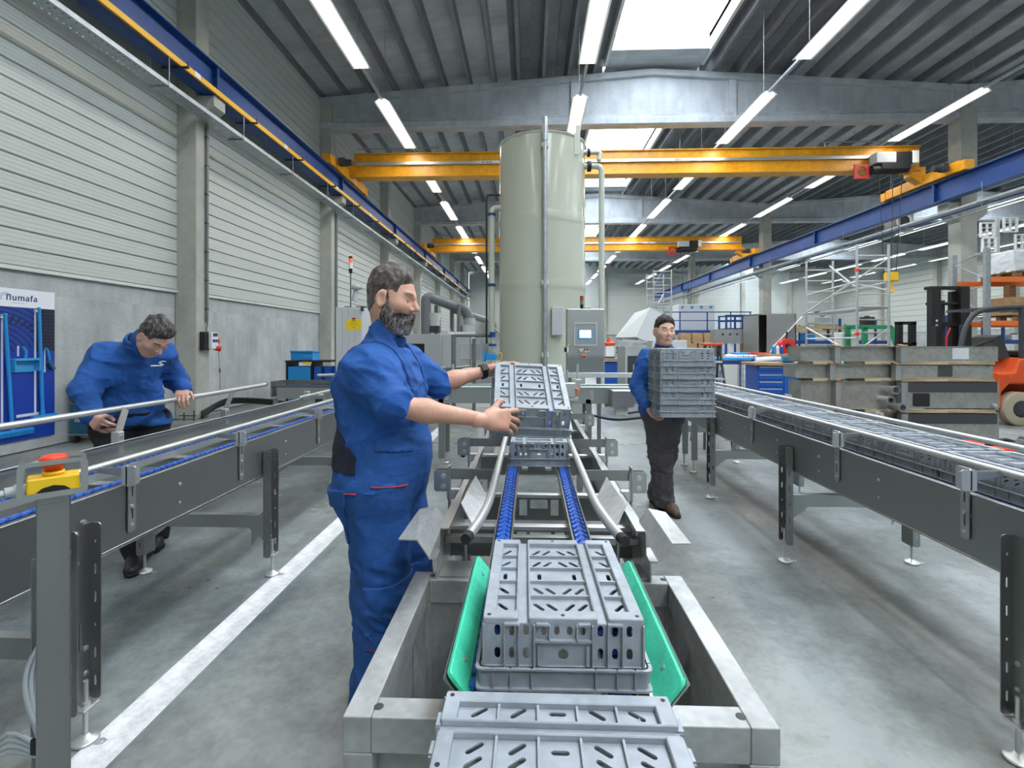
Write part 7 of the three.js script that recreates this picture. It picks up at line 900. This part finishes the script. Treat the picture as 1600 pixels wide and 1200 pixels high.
{ // blue drawer workbench
  const o = thing('drawer_bench', 'blue drawer workbench with brown top and papers, left of the stacked frames', 'workbench', [4.72, 0, -9.55], R(-4));
  new P().box(0.95, 1.02, 0.6, 0, 0.58, -0.02, 0.008).mesh('carcass', M.benchBlue, o); for (let k = 0; k < 7; k++) { const d = new P(); d.box(0.42, k ? 0.105 : 0.05, 0.02, -0.24, 1.03 - k * 0.13 - (k ? 0.01 : 0), 0.29, 0.003); const m = d.mesh('drawer', M.benchBlue, o); new P().box(0.4, 0.02, 0.02, -0.24, 1.065 - k * 0.13 - (k ? 0.02 : 0), 0.305, 0.004).mesh('handle', M.alu, m); }
  new P().box(0.46, 0.95, 0.02, 0.23, 0.57, 0.29, 0.004).mesh('door', M.benchBlue, o); new P().box(0.1, 0.06, 0.004, 0.36, 0.92, 0.302).mesh('label', M.white, o); new P().box(1.1, 0.05, 0.72, 0, 1.12, 0, 0.006).mesh('worktop', M.cardboard, o);
  const p = thing('paper_roll', 'white papers and cloth lying on the blue drawer workbench', 'papers', [4.6, 1.147, -9.45]); new P().ext([[-0.5, 0], [-0.1, 0.3], [0.2, 0.25], [0.45, 0.32], [0.5, 0.0], [0.1, -0.1], [-0.3, -0.12]], 0.012, [0, 0, 0, -Math.PI / 2 - 0.04, 0, 0]).tube([[-0.3, 0.05, 0], [0, 0.075, 0.02], [0.3, 0.05, 0]], 0.04, 10, 8).mesh('sheet', M.white, p);
  const b = thing('blue_tub', 'small bright blue tub on the drawer workbench', 'tub', [4.8, 1.147, -9.3]); new P().lathe([[0, 0], [0.1, 0], [0.13, 0.1], [0.12, 0.1], [0.09, 0.01], [0, 0.01]], 0, 0.01, 0, 20).mesh('tub', M.cyanBlue, b);
  const v = thing('broom', 'dark broom with yellow sleeve leaning at the drawer workbench', 'broom', [5.28, 0, -9.2]); new P().bar([0, 0.42, 0.06], [-0.04, 1.08, -0.02], 0.018, 8).mesh('handle', M.black, v); new P().bar([0.01, 0.1, 0.09], [0, 0.42, 0.06], 0.02, 8).mesh('yellow_sleeve', M.yellow, v); new P().box(0.25, 0.1, 0.06, 0.01, 0.05, 0.09, 0.01).mesh('head', M.black, v);
  const u = thing('small_bench', 'blue bench with paint cans behind the drawer workbench', 'workbench', [5.7, 0, -11.3]); new P().box(0.85, 1.2, 0.5, 0, 0.6, 0, 0.008).mesh('body', M.benchBlue, u); new P().box(0.9, 0.05, 0.6, 0, 1.24, 0, 0.006).mesh('worktop', M.cardboard, u);
  const rl = thing('cable_reel', 'red cable reel standing on the bench with paint cans', 'reel', [5.75, 1.267, -11.25]); new P().lathe([[0.06, -0.09], [0.17, -0.09], [0.17, -0.07], [0.1, -0.06], [0.1, 0.06], [0.17, 0.07], [0.17, 0.09], [0.06, 0.09]], 0, 0.18, 0, 24, Math.PI / 2).mesh('drum', M.red, rl); new P().bar([0, 0.18, -0.12], [0, 0.18, 0.12], 0.05, 10).bar([0, 0.3, 0], [0.02, 0.5, 0], 0.02, 8).mesh('axle', M.black, rl);
  for (let k = 0; k < 3; k++) { const c = thing('paint_can', ['blue paint can on the small bench, leftmost', 'white spray can on the small bench, middle', 'blue and white spray can on the small bench, right'][k], 'can', [5.4 + k * 0.09, 1.267, -11.1]); new P().lathe([[0, 0], [0.035, 0], [0.035, 0.15], [0.03, 0.17], [0.012, 0.175], [0, 0.175]], 0, 0, 0, 14).mesh('can', [M.cyanBlue, M.white, M.benchBlue][k], c); new P().lathe([[0, 0], [0.014, 0], [0.014, 0.025], [0, 0.028]], 0, 0.175, 0, 10).mesh('cap', M.white, c); }
}
{ // stack of four welded conveyor frames on timber battens
  const names = ['topmost steel conveyor frame of the stack, with a pale plate on its side', 'second steel conveyor frame of the stack, with a square black patch', 'third steel conveyor frame of the stack, with pipe stubs and a dark window', 'lowest steel conveyor frame of the stack, with a black upper strip'];
  const lev = [[1.275, 1.465], [1.06, 1.235], [0.66, 1.02], [0.12, 0.62]];
  lev.forEach(([y0, y1], k) => { const o = thing('conveyor_unit', names[k], 'steel frame', [3.48 + (k === 0 ? 0.02 : k === 1 ? -0.04 : 0.03), 0, -6.5], 0, 'stacked steel conveyor frames');
    const h = y1 - y0; // long rear part to the left, boxed front part to the right, joined by a post
    new P().span(0, 1.27, y0, y1, 0, 0.006).span(0, 1.27, y1 - 0.006, y1, 0, 0.05).span(0, 1.27, y0, y0 + 0.006, 0, 0.05).mesh('left_side_plate', M.frameSteel, o);
    new P().span(1.27, 2.42, y0 + (k > 1 ? 0.02 : 0), y1 - 0.01, 0.06, 0.066).span(1.27, 2.42, y1 - 0.016, y1 - 0.01, 0.0, 0.066).mesh('front_side_plate', M.frameSteel, o);
    new P().span(0, 2.44, y0, y1, -0.3, -0.306).mesh('rear_side_plate', M.frameSteel, o); for (const x of [0.02, 0.6, 2.40]) new P().span(x - 0.02, x + 0.02, y0, y1, -0.3, x > 1.5 ? 0.06 : 0.0).mesh('end_plate', M.frameSteel, o);
    new P().span(1.24, 1.30, y0, y1 + 0.01, -0.02, 0.07).mesh('junction_plate', M.frameSteel, o);
    for (const [x, z] of [[0.42, 0.05], [1.2, 0.1]]) { new P().box(0.07, h + 0.03, 0.09, x, (y0 + y1) / 2 - 0.01, z, 0.006).mesh('post', M.steel, o); new P().box(0.072, 0.012, 0.1, x, y1 + 0.012, z + 0.01, 0, 0.25).mesh('post_cap', M.palletWood, o); }
    if (k === 0) new P().span(1.86, 2.06, y0 + 0.03, y1 - 0.02, 0.066, 0.0685).mesh('pale_plate', M.cabinet, o);
    if (k === 1) { new P().span(1.74, 1.92, y0 + 0.02, y1 - 0.012, 0.066, 0.0685).mesh('black_patch', M.darkGrey, o); }
    if (k > 1) { new P().span(1.3, 2.40, y1 - 0.14, y1 - 0.012, 0.066, 0.0685).mesh('black_strip', M.darkGrey, o); }
    if (k === 2) { new P().ext(rrect(1.36, 1.57, y0 + 0.04, y0 + 0.21, 0.02), 0.003, [0, 0, 0.066]).mesh('dark_window', M.black, o); for (const [x, y] of [[1.06, 0.92], [1.0, 0.79], [1.14, 0.70]]) { new P().ext(circ(0, 0, 0.045, 18), 0.2, [x, y, 0.0], [circ(0, 0, 0.032, 18)]).ext(circ(0, 0, 0.052, 18), 0.03, [x, y, 0.17], [circ(0, 0, 0.034, 18)]).mesh('pipe_stub', M.steelBright, o); } new P().box(0.04, 0.04, 0.05, 2.34, y0 + 0.06, 0.09, 0.008).mesh('fitting', M.steelBright, o); }
    for (let i = 0; i < 9; i++) { const b = inst(boltG, M.darkGrey, 'rivet', o, [1.4 + i * 0.12, y1 - (k > 1 ? 0.16 : 0.03), 0.067], [0, -Math.PI / 2, 0]); b.scale.setScalar(0.5); } });
  [[1.235, 1.275], [1.02, 1.06], [0.62, 0.66]].forEach(([a, b], k) => { for (const [x, w] of [[0.15, 0.35], [0.8, 0.4]]) { const o = thing('timber_batten', ['upper', 'middle', 'lower'][k] + (x < 0.5 ? ' left' : ' right') + ' timber batten between the stacked steel frames', 'batten', [3.48 + x + w / 2, a, -6.5], 0, 'timber battens in the frame stack'); new P().box(w, b - a - 0.001, 0.36, 0, (b - a) / 2, -0.12, 0.004).mesh('batten', M.wood, o); } const o = thing('timber_batten', ['upper', 'middle', 'lower'][k] + ' long timber batten at the front of the stacked frames', 'batten', [5.3, a, -6.46], 0, 'timber battens in the frame stack'); new P().box(1.15, b - a - 0.002, 0.08, 0, (b - a) / 2, 0, 0.004).mesh('batten', M.wood, o); });
  for (const x of [3.7, 5.6]) { const o = thing('stack_support', x < 4 ? 'wooden block under the left end of the frame stack' : 'wooden block under the right end of the frame stack', 'block', [x, 0, -6.5]); new P().box(0.2, 0.118, 0.9, 0, 0.059, 0, 0.006).mesh('block', M.palletWood, o); }
  const r = thing('red_pump_unit', 'small orange red pump unit behind the right conveyor crates', 'pump', [4.7, 0, -5.1]); new P().box(0.5, 0.5, 0.4, 0, 0.25, 0, 0.03).mesh('body', M.orangeRed, r); new P().tube([[-0.2, 0.5, 0.1], [-0.1, 0.56, 0.15], [0.1, 0.52, 0.1], [0.22, 0.55, 0]], 0.025, 14, 8).mesh('hose', M.black, r);
}
// ------------------------------------------------------------------ forklifts, rack
{
  const o = thing('forklift', 'orange forklift with dark roof guard at the right edge', 'forklift', [9.35, 0, -9.75]);
  const body = new P(); body.ext([[-0.78, 0.3], [-0.78, 0.95], [-0.5, 0.98], [-0.42, 1.22], [0.2, 1.28], [1.2, 1.2], [1.25, 0.3], [-0.1, 0.3], [-0.14, 0.62], [-0.3, 0.76], [-0.58, 0.76], [-0.72, 0.6], [-0.74, 0.3]].map(p => p), 1.0, [0, 0, -0.55], [], 0.03); body.mesh('body', M.forkOrange, o);
  new P().box(0.36, 0.62, 0.9, -0.82, 0.66, -0.1, 0.03).mesh('front_cowl', M.forkOrange, o);
  const wheel = (x, z, r, w) => { const t = new P(); t.lathe([[r * 0.5, -w / 2], [r * 0.94, -w / 2], [r, -w * 0.35], [r, w * 0.35], [r * 0.94, w / 2], [r * 0.5, w / 2]], x, r, z, 28, Math.PI / 2); const m = t.mesh('tyre', std(0xa59b86, 0.9), o); new P().lathe([[0, -w * 0.3], [r * 0.5, -w / 2], [r * 0.5, w / 2], [r * 0.3, w * 0.3], [r * 0.22, w * 0.42], [0, w * 0.42]], x, r, z, 20, Math.PI / 2).mesh('rim', M.darkGrey, o); };
  wheel(-0.42, 0.4, 0.31, 0.2); wheel(-0.42, -0.5, 0.31, 0.2); wheel(0.95, 0.4, 0.27, 0.2); wheel(0.95, -0.5, 0.27, 0.2);
  for (const z of [0.38]) { new P().tube([[-1.42, 1.0, z], [-1.38, 1.5, z], [-1.26, 1.9, z], [-1.05, 2.1, z], [-0.5, 2.17, z], [0.6, 2.19, z]], 0.045, 30, 10).mesh('roof_guard', M.darkGrey, o); new P().box(0.08, 1.0, 0.07, -0.3, 1.68, z, 0.01).box(0.08, 1.0, 0.07, 0.6, 1.68, z, 0.01).mesh('guard_post', M.darkGrey, o); }
  for (let k = 0; k < 6; k++) new P().box(0.05, 0.05, 0.9, -0.9 + k * 0.26, 2.15, -0.06).mesh('guard_bar', M.darkGrey, o);
  new P().box(0.5, 0.1, 0.5, 0.05, 1.32, -0.05, 0.03).box(0.12, 0.6, 0.5, 0.35, 1.62, -0.05, 0.04).mesh('seat', M.black, o); new P().add(place(new THREE.TorusGeometry(0.16, 0.02, 8, 24), -0.72, 1.5, 0.05, R(70), R(20), 0)).bar([-0.9, 1.0, 0.05], [-0.72, 1.48, 0.05], 0.03, 8).mesh('steering_wheel', M.black, o); new P().box(0.36, 0.07, 0.1, 0.0, 2.22, 0.35, 0.01).mesh('tail_lights', M.red, o); new P().box(0.1, 0.06, 0.1, -0.14, 2.22, 0.36, 0.01).mesh('indicator', M.orange, o);
  const ml = new P(); for (const z of [0.25, -0.4]) ml.box(0.12, 1.8, 0.14, -1.2, 0.95, z, 0.01); ml.mesh('mast', M.black, o); new P().box(0.08, 0.5, 0.9, -1.3, 0.4, -0.08).mesh('fork_carriage', M.black, o); for (const z of [0.2, -0.35]) new P().box(0.9, 0.04, 0.1, -1.75, 0.1, z).mesh('fork', M.darkGrey, o); new P().ext([[0, 0], [0.28, 0], [0.12, 0.45], [0, 0.4]], 0.5, [-0.62, 1.22, -0.3]).mesh('dashboard', M.darkGrey, o);
  // second forklift: only its tall black mast shows
  const m = thing('forklift', 'forklift with a tall black mast standing behind the stacked frames', 'forklift', [9.57, 0, -11.8], R(0)); for (const s of [-1, 1]) { new P().box(0.2, 2.75, 0.16, s * 0.32, 1.42, 0.2, 0.01).mesh('outer_mast', M.black, m); new P().box(0.1, 2.6, 0.12, s * 0.18, 1.4, 0.08, 0.01).mesh('inner_mast', M.black, m); } new P().box(0.86, 0.07, 0.2, 0, 2.78, 0.15, 0.01).box(0.86, 0.06, 0.16, 0.02, 2.42, 0.15, 0.01).box(0.7, 0.1, 0.14, 0, 1.95, 0.1, 0.01).mesh('cross_bar', M.black, m); new P().bar([0, 0.3, 0.05], [0, 2.5, 0.05], 0.04, 10).mesh('lift_cylinder', M.darkGrey, m);
  new P().tube([[-0.1, 1.2, 0.3], [-0.14, 1.6, 0.32], [-0.04, 1.85, 0.3]], 0.02, 12, 7).mesh('red_hose', M.red, m); sheet(0.09, 0.42, canvasMat(64, 300, (q, W, H) => { q.fillStyle = '#17181a'; q.fillRect(0, 0, W, H); q.save(); q.translate(W / 2 + 15, H - 10); q.rotate(-Math.PI / 2); q.fillStyle = '#eceded'; q.font = 'bold 52px sans-serif'; q.fillText('TOYOTA', 8, 2, 230); q.restore(); q.fillStyle = '#eceded'; q.fillRect(18, 8, 32, 34); }), 'lettering', m, [-0.32, 1.85, 0.2815]);
  new P().box(0.9, 0.75, 0.75, 0.1, 0.6, -0.6, 0.04).mesh('body', M.forkOrange, m); for (const s of [-1, 1]) { new P().lathe([[0, -0.1], [0.28, -0.1], [0.3, 0], [0.28, 0.1], [0, 0.1]], s * 0.42 + 0.1, 0.3, -0.35, 20, 0, Math.PI / 2).mesh('tyre', M.rubber, m); new P().lathe([[0, -0.1], [0.24, -0.1], [0.25, 0], [0.24, 0.1], [0, 0.1]], s * 0.42 + 0.1, 0.25, -0.85, 20, 0, Math.PI / 2).mesh('tyre', M.rubber, m); }
  const n = thing('small_mast_truck', 'low black mast truck between the green frame and the tall mast', 'truck', [10.55, 0, -14.2]); for (const s of [-1, 1]) new P().box(0.14, 2.0, 0.14, s * 0.18, 1.1, 0, 0.01).mesh('mast', M.black, n); new P().box(0.5, 0.08, 0.14, 0, 2.08, 0).mesh('cross_bar', M.black, n); new P().box(0.5, 0.06, 0.14, 0, 1.5, 0).mesh('cross_bar', M.black, n); new P().box(0.6, 0.9, 0.7, 0, 0.5, -0.4, 0.03).mesh('body', M.darkGrey, n);
  const g = thing('green_frame', 'welded green steel tube frame behind the scaffold', 'steel frame', [10.3, 0, -15.2]); for (const x of [-0.7, -0.2]) new P().box(0.12, 2.0, 0.12, x, 1.0, 0, 0.01).mesh('post', M.greenPaint, g); new P().box(1.35, 0.12, 0.12, -0.1, 2.0, 0, 0.01).mesh('top_tube', M.greenPaint, g); new P().beam([0.55, 2.0, 0], [0.9, 1.0, 0], 0.12, 0.12).beam([0.9, 1.0, 0], [0.9, 0, 0], 0.12, 0.12).mesh('sloping_tube', M.greenPaint, g); new P().box(0.5, 0.5, 0.5, -0.45, 1.6, -0.5, 0.02).mesh('white_box', M.white, g);
  const r = thing('pallet_rack', 'pallet rack with galvanised uprights and orange beams at the right edge', 'rack', [12.0, 0, -12.9]); for (const x of [-0.72, 2.1]) for (const z of [0.35, -0.6]) { new P().ext([[-0.06, -0.04], [0.06, -0.04], [0.06, 0.04], [0.03, 0.04], [0.03, -0.01], [-0.03, -0.01], [-0.03, 0.04], [-0.06, 0.04]], 3.85, [x, 0, z, -Math.PI / 2, 0, 0]).mesh('upright', M.zinc, r); } for (const y of [2.0, 3.08]) for (const z of [0.38, -0.6]) new P().box(2.72, 0.13, 0.05, 0.69, y, z, 0.006).mesh('beam', M.orange, r); for (let k = 0; k < 4; k++) new P().bar([-0.72, 0.4 + k * 0.9, 0.35], [-0.72, 1.2 + k * 0.8, -0.6], 0.018, 6).bar([-0.72, 1.2 + k * 0.8, -0.6], [-0.72, 1.25 + k * 0.85, 0.35], 0.016, 6).mesh('brace', M.zinc, r);
  for (const [y, lab] of [[2.066, 'wooden pallet on the lower orange rack beam'], [3.146, 'wooden pallet on the upper orange rack beam']]) { const p = thing('pallet', lab, 'pallet', [12.45, y, -13.0]); for (let i = 0; i < 5; i++) new P().box(0.1, 0.022, 1.0, -0.45 + i * 0.22, 0.13, 0, 0.003).mesh('board', M.palletWood, p); for (const x of [-0.42, 0, 0.42]) for (const z of [-0.42, 0, 0.42]) new P().box(0.14, 0.1, 0.12, x, 0.065, z, 0.004).mesh('block', M.palletWood, p); new P().box(1.0, 0.015, 0.1, 0, 0.008, 0.42).box(1.0, 0.015, 0.1, 0, 0.008, -0.42).mesh('bottom_board', M.palletWood, p); }
  const w = thing('wrapped_load', 'goods wrapped in clear film on the upper pallet', 'wrapped goods', [12.4, 3.29, -13.0]); new P().add(meshField((x, y, z) => Math.max(Math.abs(x) - 0.42, Math.abs(y - 0.28) - 0.27, Math.abs(z) - 0.4) - 0.03 * N3(x * 9, y * 14, z * 9) + 0.015, [[-0.5, -0.02, -0.5], [0.5, 0.62, 0.5]], 0.025)).mesh('film', M.film, w);
  const bx = thing('wooden_crate', 'brown wooden box on the lower pallet of the rack', 'box', [12.3, 2.21, -12.95]); for (let i = 0; i < 3; i++) new P().box(0.85, 0.145, 0.02, 0, 0.075 + i * 0.15, 0.36, 0.003).mesh('board', M.cardboard, bx); new P().box(0.83, 0.44, 0.7, 0, 0.222, 0).mesh('body', M.cardboard, bx); new P().box(0.16, 0.3, 0.16, -0.1, 0.62, 0).mesh('post', M.palletWood, bx);
  const f = thing('window_frames', 'white plastic lattice frames leaning stacked above the rack', 'frames', [12.5, 3.92, -13.6]); for (const [x, y] of [[-0.3, 0.62], [0.3, 0.75], [0.6, 0.3], [-0.25, 0.22]]) { const q = new P(); q.ext(rect(-0.18, 0.18, -0.2, 0.2), 0.06, [x, y, 0], [rect(-0.15, -0.01, -0.17, -0.06), rect(0.01, 0.15, -0.17, -0.06), rect(-0.15, -0.01, -0.05, 0.05), rect(0.01, 0.15, -0.05, 0.05), rect(-0.15, -0.01, 0.06, 0.17), rect(0.01, 0.15, 0.06, 0.17)]); q.mesh('lattice', M.white, f); } new P().box(0.08, 1.0, 0.06, 0.05, 0.45, -0.06).box(1.4, 0.06, 0.06, 0.2, -0.02, -0.06).mesh('carrier', M.greyPaint, f);
  const cv = thing('hose_reel_box', 'small red fire alarm box on the concrete column', 'alarm box', [XC - 0.26, 1.9, -16.25 - 13.2]); new P().box(0.04, 0.3, 0.24, 0, 0.15, 0, 0.02).mesh('case', M.red, cv); new P().box(0.01, 0.12, 0.14, -0.024, 0.15, 0).mesh('panel', M.orange, cv);
  // shelves with blue beams in front of the far right wall
  for (let k = 0; k < 3; k++) { const s = thing('long_shelf', ['long low blue shelf rack at the far right, nearest to the tall mast', 'long low blue shelf rack at the far right, behind the scaffold', 'long low blue shelf rack at the far right, deepest in the hall'][k], 'shelf', [[18.2, 13.6, 15.8][k], 0, [-20, -22.5, -29][k]]); const W = 4.2; for (const y of [0.9, 1.55, 2.2]) new P().box(W, 0.12, 0.05, 0, y, 0.45).box(W, 0.03, 0.9, 0, y + 0.07, 0).mesh('shelf_board', y > 2 ? M.wood : M.railBlue, s); for (const x of [-W / 2, 0, W / 2]) for (const z of [-0.42, 0.42]) new P().box(0.08, 2.6, 0.08, x, 1.3, z).mesh('upright', M.railBlue, s);
    const rr = rng(40 + k); for (let i = 0; i < 6; i++) { const y = [0.986, 1.636, 2.286][i % 3], h = 0.2 + rr() * 0.25; const b = thing('stored_part', ['red', 'blue', 'grey', 'orange', 'white', 'black'][i] + ' machine part stored on the long blue shelf, ' + ['nearest to the tall mast', 'behind the scaffold', 'deepest in the hall'][k], 'machine part', [s.position.x - 1.8 + i * 0.65, y, s.position.z], 0); new P().box(0.4 + rr() * 0.15, h, 0.4, 0, h / 2, 0, 0.03).mesh('case', [M.red, M.cyanBlue, M.steel, M.orange, M.white, M.black][i], b); new P().bar([0, h, 0], [0, h + 0.05, 0], 0.1, 10).mesh('cap', M.darkGrey, b); } }
  const h2 = thing('heater_fan', 'beige air heater hanging under the crane runway on the right', 'heater', [14.6, 6.3, -20]); new P().box(0.8, 0.7, 0.5, 0, 0, 0, 0.03).mesh('case', M.column, h2); new P().ext(circ(0, 0, 0.3, 20), 0.04, [0, 0, 0.25], [circ(0, 0, 0.22, 20)]).mesh('outlet_ring', M.white, h2); new P().lathe([[0, 0], [0.22, 0], [0.22, 0.02], [0, 0.02]], 0, 0, 0.24, 20, Math.PI / 2).mesh('fan', M.black, h2); new P().bar([-0.3, 0.3, 0], [-0.3, 3.55, 0], 0.02, 6).bar([0.3, 0.3, 0], [0.3, 3.55, 0], 0.02, 6).mesh('hanger', M.zinc, h2);
}
renderer.render(scene, camera);
